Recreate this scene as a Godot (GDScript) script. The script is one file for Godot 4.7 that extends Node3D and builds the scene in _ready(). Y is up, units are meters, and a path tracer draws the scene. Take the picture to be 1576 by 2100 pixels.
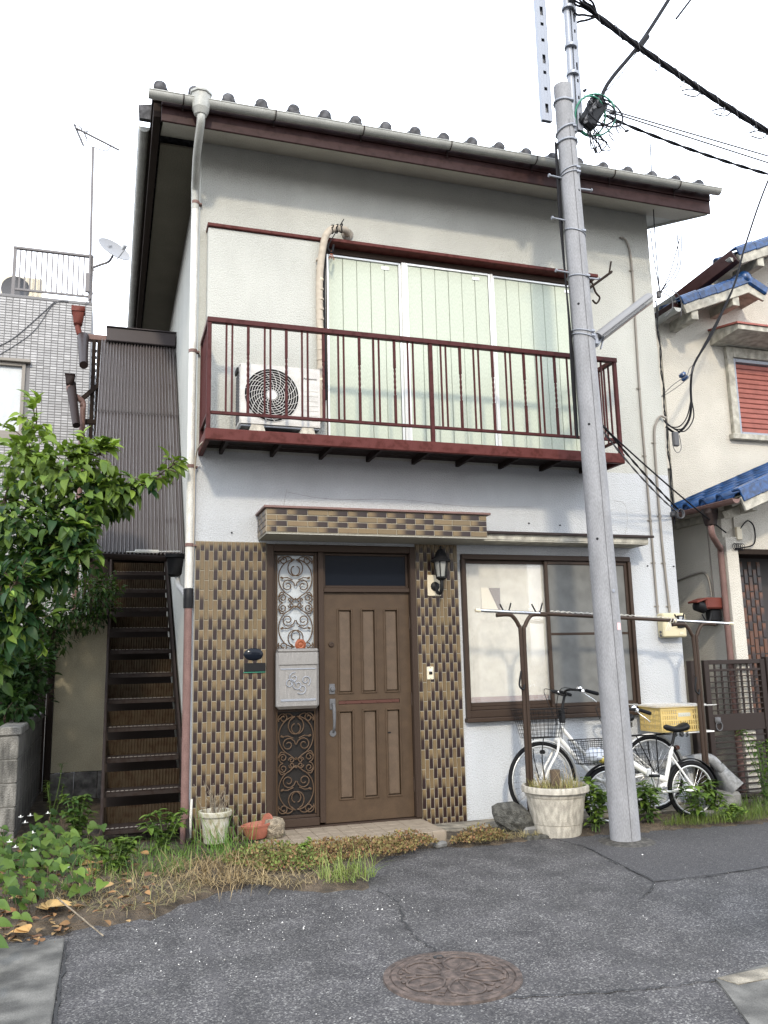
extends Node3D

var M := {}
var T := {}
var rng := RandomNumberGenerator.new()
var sg := 0

# ---------- naming and scene tree ----------
func numbered(parent: Node, called: String) -> String:
	var n: int = parent.get_meta("n_" + called, 0)
	parent.set_meta("n_" + called, n + 1)
	return called if n == 0 else "%s_%03d" % [called, n]

func thing(called: String, label: String, category: String, at := Vector3.ZERO, turn := 0.0, group := "") -> Node3D:
	var o := Node3D.new()
	o.name = numbered(self, called)
	add_child(o, true)
	o.position = at
	o.rotation.y = turn
	tag(o, label, category, group)
	return o

func tag(o: Node, label: String, category: String, group := "") -> Node:
	o.set_meta("label", label)
	o.set_meta("category", category)
	if group != "":
		o.set_meta("group", group)
	return o

# commits a SurfaceTool as one mesh; parts of an unturned thing are modelled in world axes, so shift them back
func obj(called: String, s: SurfaceTool, m: Material, parent: Node = null, local := false) -> MeshInstance3D:
	s.generate_normals()
	var o := MeshInstance3D.new()
	o.mesh = s.commit()
	o.material_override = m
	return hang(called, o, parent, local)

func hang(called: String, o: Node3D, parent: Node = null, local := false):
	if parent == null:
		parent = self
	o.name = numbered(parent, called)
	parent.add_child(o, true)
	if parent != self and parent.get_parent() == self and not local:
		o.position -= parent.position
	return o

func inst(called: String, mesh: Mesh, m: Material, xf: Transform3D, parent: Node, local := false) -> MeshInstance3D:
	var o := MeshInstance3D.new()
	o.mesh = mesh
	o.material_override = m
	o.transform = xf
	hang(called, o, parent, local)
	return o

func struct(called: String, s: SurfaceTool, m: Material, label: String) -> MeshInstance3D:
	var o := obj(called, s, m)
	o.set_meta("kind", "structure")
	o.set_meta("label", label)
	return o

func multi(called: String, mesh: Mesh, m: Material, xfs: Array, cols: Array, parent: Node = null) -> MultiMeshInstance3D:
	var mm := MultiMesh.new()
	mm.transform_format = MultiMesh.TRANSFORM_3D
	mm.use_colors = true
	mm.mesh = mesh
	mm.instance_count = xfs.size()
	for i in xfs.size():
		mm.set_instance_transform(i, xfs[i])
		mm.set_instance_color(i, cols[i])
	var o := MultiMeshInstance3D.new()
	o.multimesh = mm
	o.material_override = m
	hang(called, o, parent)
	o.set_meta("kind", "stuff")
	return o

# ---------- shapes ----------
func S() -> SurfaceTool:
	var s := SurfaceTool.new()
	s.begin(Mesh.PRIMITIVE_TRIANGLES)
	return s

func flat(s: SurfaceTool) -> void:
	s.set_smooth_group(-1)

func smooth(s: SurfaceTool) -> void:
	sg += 1
	s.set_smooth_group(sg)

func tri(s: SurfaceTool, a: Vector3, b: Vector3, c: Vector3) -> void:
	s.add_vertex(a); s.add_vertex(c); s.add_vertex(b)

func quad(s: SurfaceTool, a: Vector3, b: Vector3, c: Vector3, d: Vector3) -> void:
	tri(s, a, b, c); tri(s, a, c, d)

func face(s: SurfaceTool, p: Array, mid: Vector3) -> void:
	var n: Vector3 = (p[1] - p[0]).cross(p[2] - p[0])
	if n.dot(p[0] - mid) < 0.0:
		p = p.duplicate(); p.reverse()
	for i in range(1, p.size() - 1):
		tri(s, p[0], p[i], p[i + 1])

func box(s: SurfaceTool, c: Vector3, sz: Vector3, ch := 0.0, b := Basis.IDENTITY) -> void:
	flat(s)
	var h := sz * 0.5
	ch = minf(ch, minf(h.x, minf(h.y, h.z)) * 0.8)
	var P := func(sx: int, sy: int, sz2: int, ax: int) -> Vector3:
		var v := Vector3(sx * h.x, sy * h.y, sz2 * h.z)
		if ax != 0: v.x -= sx * ch
		if ax != 1: v.y -= sy * ch
		if ax != 2: v.z -= sz2 * ch
		return c + b * v
	for ax in 3:
		for sd in [-1, 1]:
			var q := []
			for k in [[-1, -1], [1, -1], [1, 1], [-1, 1]]:
				var w := [0, 0, 0]
				w[ax] = sd; w[(ax + 1) % 3] = k[0]; w[(ax + 2) % 3] = k[1]
				q.append(P.call(w[0], w[1], w[2], ax))
			face(s, q, c)
	if ch <= 0.0:
		return
	for ax in 3:
		var a1 := (ax + 1) % 3
		var a2 := (ax + 2) % 3
		for u in [-1, 1]:
			for v in [-1, 1]:
				var q := []
				for e in [[-1, a1], [1, a1], [1, a2], [-1, a2]]:
					var w := [0, 0, 0]
					w[ax] = e[0]; w[a1] = u; w[a2] = v
					q.append(P.call(w[0], w[1], w[2], e[1]))
				face(s, q, c)
	for x in [-1, 1]:
		for y in [-1, 1]:
			for z in [-1, 1]:
				face(s, [P.call(x, y, z, 0), P.call(x, y, z, 1), P.call(x, y, z, 2)], c)

# box given by its two corners
func bb(s: SurfaceTool, a: Vector3, b: Vector3, ch := 0.0) -> void:
	box(s, (a + b) * 0.5, (b - a).abs(), ch)

# straight bar of rectangular section between two points
func bar(s: SurfaceTool, a: Vector3, b: Vector3, w: float, h: float, ch := 0.0, up := Vector3.UP) -> void:
	var d := (b - a).normalized()
	if absf(d.dot(up)) > 0.98:
		up = Vector3.BACK
	var x := up.cross(d).normalized()
	box(s, (a + b) * 0.5, Vector3(w, h, a.distance_to(b)), ch, Basis(x, d.cross(x), d))

func tube(s: SurfaceTool, pts: Array, r, n := 8, closed := false, caps := true) -> void:
	var m := pts.size()
	var rings := []
	var u := Vector3.ZERO
	for i in m:
		var p: Vector3 = pts[i]
		var a: Vector3 = pts[(i - 1 + m) % m] if (i > 0 or closed) else p
		var c: Vector3 = pts[(i + 1) % m] if (i < m - 1 or closed) else p
		var t := (c - a).normalized()
		if u == Vector3.ZERO:
			u = t.cross(Vector3.UP if absf(t.y) < 0.9 else Vector3.RIGHT).normalized()
		u = (u - t * u.dot(t)).normalized()
		var v := t.cross(u)
		var rr: float = r[i] if r is Array else r
		var ring := []
		for k in n:
			var an := TAU * k / n
			ring.append(p + (u * cos(an) + v * sin(an)) * rr)
		rings.append(ring)
	smooth(s)
	for i in (m if closed else m - 1):
		var A: Array = rings[i]
		var B: Array = rings[(i + 1) % m]
		for k in n:
			quad(s, A[k], A[(k + 1) % n], B[(k + 1) % n], B[k])
	if caps and not closed:
		flat(s)
		for k in range(1, n - 1):
			tri(s, rings[0][0], rings[0][k + 1], rings[0][k])
			tri(s, rings[m - 1][0], rings[m - 1][k], rings[m - 1][k + 1])

func lathe(s: SurfaceTool, prof: Array, n := 20, xf := Transform3D.IDENTITY, smoothed := true) -> void:
	for i in prof.size() - 1:
		if smoothed and i > 0:
			var d0: Vector2 = (prof[i] - prof[i - 1]).normalized()
			var d1: Vector2 = (prof[i + 1] - prof[i]).normalized()
			if d0.dot(d1) < 0.75:
				smooth(s)
		else:
			smooth(s)
		for k in n:
			var a := TAU * k / n
			var b := TAU * (k + 1) / n
			var p := func(q: Vector2, an: float) -> Vector3: return xf * Vector3(q.x * cos(an), q.y, -q.x * sin(an))
			var A: Vector3 = p.call(prof[i], a); var B: Vector3 = p.call(prof[i], b)
			var C: Vector3 = p.call(prof[i + 1], b); var D: Vector3 = p.call(prof[i + 1], a)
			if prof[i].x > 1e-5: tri(s, A, B, C)
			if prof[i + 1].x > 1e-5: tri(s, A, C, D)

func prism(s: SurfaceTool, poly: PackedVector2Array, z0: float, z1: float, xf := Transform3D.IDENTITY) -> void:
	if Geometry2D.is_polygon_clockwise(poly):
		poly = poly.duplicate(); poly.reverse()
	var area := 0.0
	for i in poly.size():
		area += poly[i].cross(poly[(i + 1) % poly.size()])
	if area < 0.0:
		poly.reverse()
	flat(s)
	var id := Geometry2D.triangulate_polygon(poly)
	for i in range(0, id.size(), 3):
		var a := poly[id[i]]; var b := poly[id[i + 1]]; var c := poly[id[i + 2]]
		if (b - a).cross(c - a) < 0.0:
			var t := b; b = c; c = t
		tri(s, xf * Vector3(a.x, a.y, z1), xf * Vector3(b.x, b.y, z1), xf * Vector3(c.x, c.y, z1))
		tri(s, xf * Vector3(a.x, a.y, z0), xf * Vector3(c.x, c.y, z0), xf * Vector3(b.x, b.y, z0))
	for i in poly.size():
		var p := poly[i]; var q := poly[(i + 1) % poly.size()]
		quad(s, xf * Vector3(p.x, p.y, z0), xf * Vector3(q.x, q.y, z0), xf * Vector3(q.x, q.y, z1), xf * Vector3(p.x, p.y, z1))

# wall of some thickness in the x-y plane with rectangular holes [x0, y0, x1, y1]
func holed(s: SurfaceTool, x0: float, y0: float, x1: float, y1: float, zf: float, zb: float, holes: Array) -> void:
	flat(s)
	var xs := [x0, x1]; var ys := [y0, y1]
	for h in holes:
		for x in [h[0], h[2]]: if not xs.has(x): xs.append(x)
		for y in [h[1], h[3]]: if not ys.has(y): ys.append(y)
	xs.sort(); ys.sort()
	var solid := func(i: int, j: int) -> bool:
		if i < 0 or j < 0 or i >= xs.size() - 1 or j >= ys.size() - 1: return false
		var cx: float = (xs[i] + xs[i + 1]) / 2; var cy: float = (ys[j] + ys[j + 1]) / 2
		for h in holes:
			if cx > h[0] and cx < h[2] and cy > h[1] and cy < h[3]: return false
		return true
	for i in xs.size() - 1:
		for j in ys.size() - 1:
			if not solid.call(i, j): continue
			var a: float = xs[i]; var b: float = xs[i + 1]; var c: float = ys[j]; var d: float = ys[j + 1]
			quad(s, Vector3(a, c, zf), Vector3(b, c, zf), Vector3(b, d, zf), Vector3(a, d, zf))
			quad(s, Vector3(b, c, zb), Vector3(a, c, zb), Vector3(a, d, zb), Vector3(b, d, zb))
			if not solid.call(i - 1, j): quad(s, Vector3(a, c, zb), Vector3(a, c, zf), Vector3(a, d, zf), Vector3(a, d, zb))
			if not solid.call(i + 1, j): quad(s, Vector3(b, c, zf), Vector3(b, c, zb), Vector3(b, d, zb), Vector3(b, d, zf))
			if not solid.call(i, j - 1): quad(s, Vector3(a, c, zb), Vector3(b, c, zb), Vector3(b, c, zf), Vector3(a, c, zf))
			if not solid.call(i, j + 1): quad(s, Vector3(a, d, zf), Vector3(b, d, zf), Vector3(b, d, zb), Vector3(a, d, zb))

# frame of four bars round a rectangle
func frame(s: SurfaceTool, x0: float, y0: float, x1: float, y1: float, w: float, zf: float, zb: float, ch := 0.003) -> void:
	bb(s, Vector3(x0, y0, zb), Vector3(x0 + w, y1, zf), ch)
	bb(s, Vector3(x1 - w, y0, zb), Vector3(x1, y1, zf), ch)
	bb(s, Vector3(x0 + w, y0, zb), Vector3(x1 - w, y0 + w, zf - 0.001), ch)
	bb(s, Vector3(x0 + w, y1 - w, zb), Vector3(x1 - w, y1, zf - 0.001), ch)

# smooth curve through points
func curve(p: Array, n := 6) -> Array:
	var out := []
	for i in p.size() - 1:
		var a: Vector3 = p[maxi(i - 1, 0)]; var b: Vector3 = p[i]; var c: Vector3 = p[i + 1]; var d: Vector3 = p[mini(i + 2, p.size() - 1)]
		for k in n:
			out.append(b.cubic_interpolate(c, a, d, float(k) / n))
	out.append(p[p.size() - 1])
	return out

# hanging line
func sag(a: Vector3, b: Vector3, drop: float, n := 16) -> Array:
	var out := []
	for i in n + 1:
		var t := float(i) / n
		out.append(a.lerp(b, t) - Vector3(0, drop * 4.0 * t * (1.0 - t), 0))
	return out

# twisted strands round a path
func twisted(s: SurfaceTool, path: Array, r: float, strands: int, turn: float, wide: float, n := 5) -> void:
	for k in strands:
		var pts := []
		for i in path.size():
			var t: Vector3 = (path[mini(i + 1, path.size() - 1)] - path[maxi(i - 1, 0)]).normalized()
			var u := t.cross(Vector3.UP).normalized()
			if u.length() < 0.1: u = Vector3.RIGHT
			var v := t.cross(u)
			var a := TAU * k / strands + i * turn
			pts.append(path[i] + (u * cos(a) + v * sin(a)) * wide)
		tube(s, pts, r, n)

# ---------- textures and materials ----------
func noise_tex(kind: int, freq: float, oct: int, lo: float, hi: float, size := 512, ret := -1, seed_n := 1) -> NoiseTexture2D:
	var n := FastNoiseLite.new()
	n.noise_type = kind
	n.frequency = freq
	n.fractal_octaves = oct
	n.seed = seed_n
	if ret >= 0:
		n.cellular_return_type = ret
		n.fractal_type = FastNoiseLite.FRACTAL_NONE
	var t := NoiseTexture2D.new()
	t.width = size; t.height = size
	t.seamless = true
	t.noise = n
	var g := Gradient.new()
	g.offsets = PackedFloat32Array([0.0, 1.0])
	g.colors = PackedColorArray([Color(lo, lo, lo), Color(hi, hi, hi)])
	t.color_ramp = g
	return t

func ramp(t: NoiseTexture2D, offs: Array, cols: Array) -> NoiseTexture2D:
	var g := Gradient.new()
	g.offsets = PackedFloat32Array(offs)
	g.colors = PackedColorArray(cols)
	t.color_ramp = g
	return t

func lin(r: float, g: float, b: float) -> Color:
	return Color(r, g, b).linear_to_srgb()

func mat(called: String, r: float, g: float, b: float, rough := 0.8, o := {}) -> StandardMaterial3D:
	var m := StandardMaterial3D.new()
	m.resource_name = called
	m.albedo_color = lin(r, g, b)
	m.roughness = rough
	if o.has("metal"): m.metallic = o.metal
	if o.has("spec"): m.metallic_specular = o.spec
	if o.has("tex") or o.has("bump"):
		m.uv1_triplanar = true
		m.uv1_world_triplanar = o.get("world", true)
		m.uv1_scale = o.get("ts", Vector3.ONE)
		m.uv1_triplanar_sharpness = 4.0
	if o.has("tex"):
		m.albedo_texture = T[o.tex]
	if o.has("bump"):
		m.heightmap_enabled = true
		m.heightmap_texture = T[o.bump]
		m.heightmap_scale = o.get("bs", 0.3)
	if o.has("det"):
		m.detail_enabled = true
		m.detail_blend_mode = BaseMaterial3D.BLEND_MODE_MUL
		m.detail_albedo = T[o.det]
		m.detail_uv_layer = BaseMaterial3D.DETAIL_UV_2
		m.uv2_triplanar = true
		m.uv2_world_triplanar = o.get("world", true)
		m.uv2_scale = o.get("ds", Vector3.ONE)
		m.uv2_triplanar_sharpness = 4.0
	if o.get("vcol", false): m.vertex_color_use_as_albedo = true
	if o.has("back"):
		m.backlight_enabled = true
		m.backlight = o.back
	if o.has("alpha"):
		m.transparency = BaseMaterial3D.TRANSPARENCY_ALPHA
		m.albedo_color.a = o.alpha
	if o.has("coat"):
		m.clearcoat_enabled = true
		m.clearcoat = o.coat
		m.clearcoat_roughness = 0.15
	m.cull_mode = BaseMaterial3D.CULL_DISABLED
	M[called] = m
	return m

func make_materials() -> void:
	T.grain = noise_tex(FastNoiseLite.TYPE_SIMPLEX, 0.12, 4, 0.82, 1.0)
	T.mottle = noise_tex(FastNoiseLite.TYPE_SIMPLEX, 0.008, 5, 0.945, 1.01)
	T.stain = noise_tex(FastNoiseLite.TYPE_SIMPLEX, 0.012, 5, 0.5, 1.0, 512, -1, 9)
	T.soft = noise_tex(FastNoiseLite.TYPE_SIMPLEX, 0.01, 4, 0.9, 1.03, 512, -1, 4)
	T.patchy = noise_tex(FastNoiseLite.TYPE_SIMPLEX, 0.014, 5, 0.74, 1.06, 512, -1, 21)
	T.rough = noise_tex(FastNoiseLite.TYPE_SIMPLEX, 0.06, 4, 0.0, 1.0, 512, -1, 5)
	T.rust = ramp(noise_tex(FastNoiseLite.TYPE_SIMPLEX, 0.02, 5, 0, 1, 512, -1, 6), [0.0, 0.45, 0.62, 0.8], [Color(1, 1, 1), Color(0.95, 0.95, 0.95), Color(0.92, 0.88, 0.86), Color(0.8, 0.72, 0.68)])
	T.stones = ramp(noise_tex(FastNoiseLite.TYPE_CELLULAR, 0.13, 1, 0, 1, 1024, FastNoiseLite.RETURN_CELL_VALUE, 7), [0.0, 0.35, 0.7, 0.9, 0.97], [Color(0.4, 0.39, 0.4), Color(0.53, 0.52, 0.53), Color(0.64, 0.63, 0.63), Color(0.8, 0.79, 0.77), Color(1.0, 1.0, 0.98)])
	T.pits = noise_tex(FastNoiseLite.TYPE_CELLULAR, 0.13, 1, 1.0, 0.0, 1024, FastNoiseLite.RETURN_DISTANCE, 7)
	T.moss = ramp(noise_tex(FastNoiseLite.TYPE_SIMPLEX, 0.015, 5, 0, 1, 512, -1, 12), [0.0, 0.5, 0.8], [Color(1, 1, 1), Color(0.94, 0.93, 0.88), Color(0.74, 0.71, 0.58)])
	var v3 := func(a: float, b := 0.0, c := 0.0) -> Vector3: return Vector3(a, b if b > 0 else a, c if c > 0 else a)
	mat("plaster", 0.515, 0.515, 0.475, 0.92, {tex = "grain", ts = v3.call(1.4), det = "mottle", ds = Vector3(0.35, 0.16, 0.35), bump = "rough", bs = 0.45, spec = 0.2})
	mat("plaster_lower", 0.545, 0.56, 0.578, 0.92, {tex = "grain", ts = v3.call(1.4), det = "mottle", ds = Vector3(0.35, 0.16, 0.35), bump = "rough", bs = 0.45, spec = 0.2})
	mat("soffit", 0.42, 0.4, 0.34, 0.9, {tex = "grain", ts = v3.call(1.0), det = "mottle", ds = v3.call(0.4), bump = "rough", bs = 0.2})
	mat("soffit_dark", 0.14, 0.128, 0.1, 0.95, {tex = "grain", ts = v3.call(1.0), det = "mottle", ds = v3.call(0.4), bump = "rough", bs = 0.2, spec = 0.2})  # side soffit, darker and browner than the front one
	mat("concrete", 0.36, 0.35, 0.33, 0.92, {tex = "grain", ts = v3.call(1.2), det = "stain", ds = v3.call(0.6), bump = "rough", bs = 0.3})
	mat("slab", 0.19, 0.18, 0.16, 0.92, {tex = "grain", ts = v3.call(1.6), det = "stain", ds = v3.call(0.5), bump = "rough", bs = 0.3})
	mat("block", 0.3, 0.285, 0.255, 0.95, {tex = "grain", ts = v3.call(1.6), det = "stain", ds = Vector3(1.6, 0.35, 1.6), bump = "rough", bs = 0.6})
	mat("pole", 0.3, 0.3, 0.31, 0.8, {tex = "grain", ts = Vector3(1.5, 0.4, 1.5), det = "soft", ds = Vector3(1.5, 0.4, 1.5), bump = "rough", bs = 0.12})
	mat("asphalt", 0.205, 0.198, 0.194, 0.85, {tex = "stones", ts = v3.call(1.0), det = "patchy", ds = v3.call(0.28), bump = "pits", bs = 0.35})
	mat("asphalt_new", 0.15, 0.146, 0.147, 0.85, {tex = "stones", ts = v3.call(1.5), det = "mottle", ds = v3.call(0.3), bump = "pits", bs = 0.3})
	mat("crack", 0.02, 0.02, 0.02, 0.95)
	mat("soil", 0.15, 0.11, 0.07, 0.97, {tex = "grain", ts = v3.call(1.3), det = "stain", ds = v3.call(0.8), bump = "rough", bs = 1.2})
	mat("soil_grey", 0.14, 0.128, 0.11, 0.97, {tex = "grain", ts = v3.call(2.3), det = "stain", ds = v3.call(2.5), bump = "rough", bs = 0.8})
	mat("grout", 0.33, 0.3, 0.24, 0.95, {tex = "grain", ts = v3.call(2)})
	mat("tile", 1, 1, 1, 0.33, {vcol = true, tex = "grain", ts = v3.call(2.2), spec = 0.5})
	mat("steel_maroon", 0.075, 0.02, 0.02, 0.5, {tex = "grain", ts = v3.call(1.5), det = "rust", ds = v3.call(0.9), spec = 0.25})
	mat("steel_red", 0.11, 0.03, 0.026, 0.55, {tex = "grain", ts = v3.call(1.5), det = "rust", ds = v3.call(0.9), spec = 0.25})
	mat("fascia", 0.04, 0.0165, 0.0155, 0.5, {tex = "grain", ts = Vector3(0.5, 3, 3), det = "rust", ds = v3.call(0.8), spec = 0.3})
	mat("gutter", 0.42, 0.42, 0.385, 0.5, {tex = "grain", ts = v3.call(1.0), det = "soft", ds = Vector3(0.8, 0.8, 0.8)})
	mat("pvc_white", 0.68, 0.66, 0.6, 0.45, {tex = "grain", ts = v3.call(1), det = "soft", ds = v3.call(1)})
	mat("pvc_brown", 0.2, 0.12, 0.105, 0.5, {tex = "grain", ts = v3.call(1), det = "soft", ds = v3.call(1), spec = 0.3})
	mat("pvc_red", 0.17, 0.045, 0.033, 0.55, {tex = "grain", ts = v3.call(1), det = "soft", ds = v3.call(1), spec = 0.3})
	mat("pvc_dark", 0.03, 0.02, 0.018, 0.5, {tex = "grain", ts = v3.call(1), spec = 0.3})
	mat("pvc_grey", 0.45, 0.46, 0.47, 0.45, {tex = "grain", ts = v3.call(1), det = "soft", ds = v3.call(1)})
	mat("conduit_grey", 0.3, 0.305, 0.31, 0.6, {tex = "grain", ts = v3.call(1), det = "patchy", ds = v3.call(2)})
	mat("rooftile", 0.14, 0.138, 0.146, 0.6, {tex = "grain", ts = v3.call(2), det = "stain", ds = v3.call(2), spec = 0.3})
	mat("shutter", 0.53, 0.575, 0.48, 0.55, {tex = "grain", ts = Vector3(3, 0.4, 3), spec = 0.3})
	mat("aluminium", 0.72, 0.72, 0.7, 0.35, {metal = 0.6})
	mat("galvanised", 0.3, 0.315, 0.35, 0.5, {metal = 0.4, tex = "grain", ts = v3.call(2)})
	mat("bronze", 0.05, 0.033, 0.024, 0.45, {metal = 0.1, tex = "grain", ts = Vector3(4, 0.6, 4), spec = 0.3})
	mat("door", 0.078, 0.05, 0.03, 0.45, {tex = "grain", ts = Vector3(5, 0.5, 5), det = "soft", ds = v3.call(1.2), spec = 0.35})
	mat("door_panel", 0.115, 0.08, 0.054, 0.4, {tex = "grain", ts = Vector3(5, 0.5, 5), det = "soft", ds = v3.call(1.5), spec = 0.4})
	mat("wrought", 0.08, 0.05, 0.03, 0.5, {metal = 0.2, spec = 0.3})
	mat("black", 0.008, 0.008, 0.009, 0.5, {spec = 0.3})
	mat("rubber", 0.01, 0.01, 0.011, 0.8, {spec = 0.25})
	mat("dark_room", 0.012, 0.012, 0.013, 0.95, {spec = 0.1})
	mat("glass", 1, 1, 1, 0.03, {alpha = 0.12})
	mat("glass_dark", 0.006, 0.008, 0.013, 0.12, {spec = 0.28})
	mat("glass_smoke", 0.022, 0.02, 0.019, 0.15, {spec = 0.3})
	mat("frosted", 0.5, 0.53, 0.55, 0.35, {tex = "grain", ts = Vector3(5, 0.4, 5), det = "mottle", ds = Vector3(2, 0.6, 2)})
	mat("paper", 0.57, 0.53, 0.42, 0.95, {tex = "grain", ts = Vector3(6, 0.3, 6), det = "soft", ds = v3.call(1)})
	mat("wood_red", 0.16, 0.065, 0.04, 0.6, {tex = "grain", ts = Vector3(0.6, 4, 4)})
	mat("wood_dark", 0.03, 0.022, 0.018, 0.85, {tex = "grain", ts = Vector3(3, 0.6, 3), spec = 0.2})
	mat("mesh_screen", 0.18, 0.18, 0.172, 0.9, {tex = "grain", ts = v3.call(4), det = "soft", ds = v3.call(0.8), spec = 0.1})
	mat("doorstep_tile", 0.31, 0.25, 0.185, 0.6, {tex = "grain", ts = v3.call(2), det = "soft", ds = v3.call(1.5)})
	mat("ivory", 0.7, 0.62, 0.46, 0.5, {tex = "grain", ts = v3.call(2)})
	mat("meter_box", 0.62, 0.55, 0.36, 0.45, {tex = "grain", ts = v3.call(2)})
	mat("white_paint", 0.74, 0.73, 0.7, 0.35, {tex = "grain", ts = v3.call(2)})
	mat("ac_white", 0.68, 0.66, 0.63, 0.45, {tex = "grain", ts = v3.call(1.5), det = "soft", ds = v3.call(1.5)})
	mat("tape", 0.52, 0.45, 0.36, 0.8, {tex = "grain", ts = Vector3(2, 6, 2), det = "soft", ds = v3.call(2)})
	mat("stair_steel", 0.03, 0.022, 0.019, 0.6, {tex = "grain", ts = v3.call(1.5), det = "rust", ds = v3.call(1), spec = 0.25})
	mat("stair_rust", 0.042, 0.03, 0.018, 0.75, {tex = "grain", ts = Vector3(4, 1, 4), det = "rust", ds = v3.call(1), spec = 0.2})
	mat("polycarb", 0.105, 0.092, 0.09, 0.28, {alpha = 0.9, spec = 0.6})
	mat("lump", 0.15, 0.145, 0.125, 0.95, {tex = "grain", ts = v3.call(2), det = "stain", ds = v3.call(2.5), bump = "rough", bs = 1.0})
	mat("flashing", 0.06, 0.05, 0.052, 0.45, {tex = "grain", ts = v3.call(1), spec = 0.3})
	mat("bluetile", 0.014, 0.085, 0.27, 0.3, {tex = "grain", ts = v3.call(1.5), det = "stain", ds = v3.call(2), spec = 0.5})
	mat("cream_wall", 0.62, 0.585, 0.515, 0.93, {tex = "grain", ts = v3.call(1.4), det = "mottle", ds = v3.call(0.35), bump = "rough", bs = 0.6, spec = 0.2})
	mat("cream_trim", 0.52, 0.49, 0.41, 0.75, {tex = "grain", ts = v3.call(1), det = "patchy", ds = v3.call(0.9)})
	mat("shutter_red", 0.36, 0.125, 0.1, 0.6, {tex = "grain", ts = v3.call(2), det = "soft", ds = v3.call(1), spec = 0.3})
	mat("gatemetal", 0.032, 0.023, 0.02, 0.5, {tex = "grain", ts = v3.call(2), spec = 0.3})
	mat("grey_tile", 1, 1, 1, 0.5, {vcol = true})
	mat("grey_joint", 0.16, 0.155, 0.155, 0.9)
	mat("panel_cream", 0.5, 0.44, 0.31, 0.9, {tex = "grain", ts = v3.call(1), det = "mottle", ds = v3.call(0.6)})
	mat("board_grey", 0.3, 0.28, 0.26, 0.9, {tex = "grain", ts = Vector3(0.5, 4, 1), det = "stain", ds = v3.call(1)})
	mat("pot_white", 0.57, 0.525, 0.44, 0.7, {tex = "grain", ts = v3.call(1.2), det = "patchy", ds = Vector3(2.5, 0.9, 2.5)})
	mat("pot_grey", 0.5, 0.48, 0.43, 0.7, {tex = "grain", ts = v3.call(1.2), det = "moss", ds = Vector3(2.5, 1.2, 2.5)})
	mat("terracotta", 0.36, 0.12, 0.075, 0.65, {tex = "grain", ts = v3.call(2), det = "soft", ds = v3.call(3)})
	mat("stone", 0.42, 0.34, 0.24, 0.9, {tex = "grain", ts = v3.call(2), det = "stain", ds = v3.call(3), bump = "rough", bs = 0.8})
	mat("bark", 0.12, 0.085, 0.055, 0.95, {tex = "grain", ts = Vector3(4, 1, 4), bump = "rough", bs = 0.6})
	mat("leaf", 1, 1, 1, 0.5, {vcol = true, spec = 0.35, back = lin(0.55, 0.6, 0.25)})
	mat("dry", 1, 1, 1, 0.85, {vcol = true, back = lin(0.2, 0.18, 0.1)})
	mat("petal", 0.8, 0.8, 0.74, 0.6, {back = lin(0.4, 0.4, 0.35)})
	mat("iron_rust", 0.15, 0.108, 0.088, 0.7, {tex = "grain", ts = v3.call(2.5), det = "stain", ds = v3.call(2), bump = "rough", bs = 0.1})
	mat("frame_white", 0.66, 0.65, 0.62, 0.3, {coat = 0.4})
	mat("chrome", 0.7, 0.7, 0.7, 0.2, {metal = 1.0})
	mat("rim_metal", 0.58, 0.58, 0.57, 0.35, {metal = 0.7})
	mat("crate_yellow", 0.64, 0.47, 0.17, 0.5, {tex = "grain", ts = v3.call(2)})
	mat("crate_print", 0.42, 0.42, 0.36, 0.5)
	mat("bag_white", 0.72, 0.74, 0.78, 0.35)
	mat("bag_yellow", 0.7, 0.55, 0.12, 0.4)
	mat("cable", 0.009, 0.009, 0.011, 0.6, {spec = 0.25})
	mat("cable_grey", 0.1, 0.1, 0.105, 0.65, {spec = 0.25})
	mat("cable_green", 0.02, 0.16, 0.1, 0.5)
	mat("conduit", 0.27, 0.245, 0.215, 0.55, {tex = "grain", ts = v3.call(2), spec = 0.3})
	mat("rail_grey", 0.16, 0.15, 0.15, 0.6, {spec = 0.25})
	mat("dish_grey", 0.22, 0.22, 0.225, 0.6, {spec = 0.2})
	mat("stem", 0.07, 0.12, 0.025, 0.7)
	mat("sandy", 0.4, 0.35, 0.27, 0.95, {tex = "grain", ts = v3.call(1.5), det = "stain", ds = v3.call(0.8), bump = "rough", bs = 0.4})
	mat("lamp_glass", 0.25, 0.25, 0.23, 0.3)
	mat("lamp_cover", 0.14, 0.14, 0.14, 0.15, {alpha = 0.5})
	mat("copper", 0.2, 0.05, 0.015, 0.55, {metal = 0.2})
	mat("pink", 0.7, 0.45, 0.45, 0.8)
	mat("mailbox", 0.31, 0.295, 0.28, 0.4, {metal = 0.5, tex = "grain", ts = Vector3(6, 1, 6), bump = "mottle", bs = 3.0})
	mat("slot_dark", 0.07, 0.035, 0.02, 0.8, {spec = 0.1})
	mat("slot_red", 0.075, 0.035, 0.028, 0.6, {spec = 0.2})
	mat("entrance_dark", 0.02, 0.014, 0.012, 0.6)
	mat("pebble", 0.6, 0.58, 0.54, 0.8)

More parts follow.
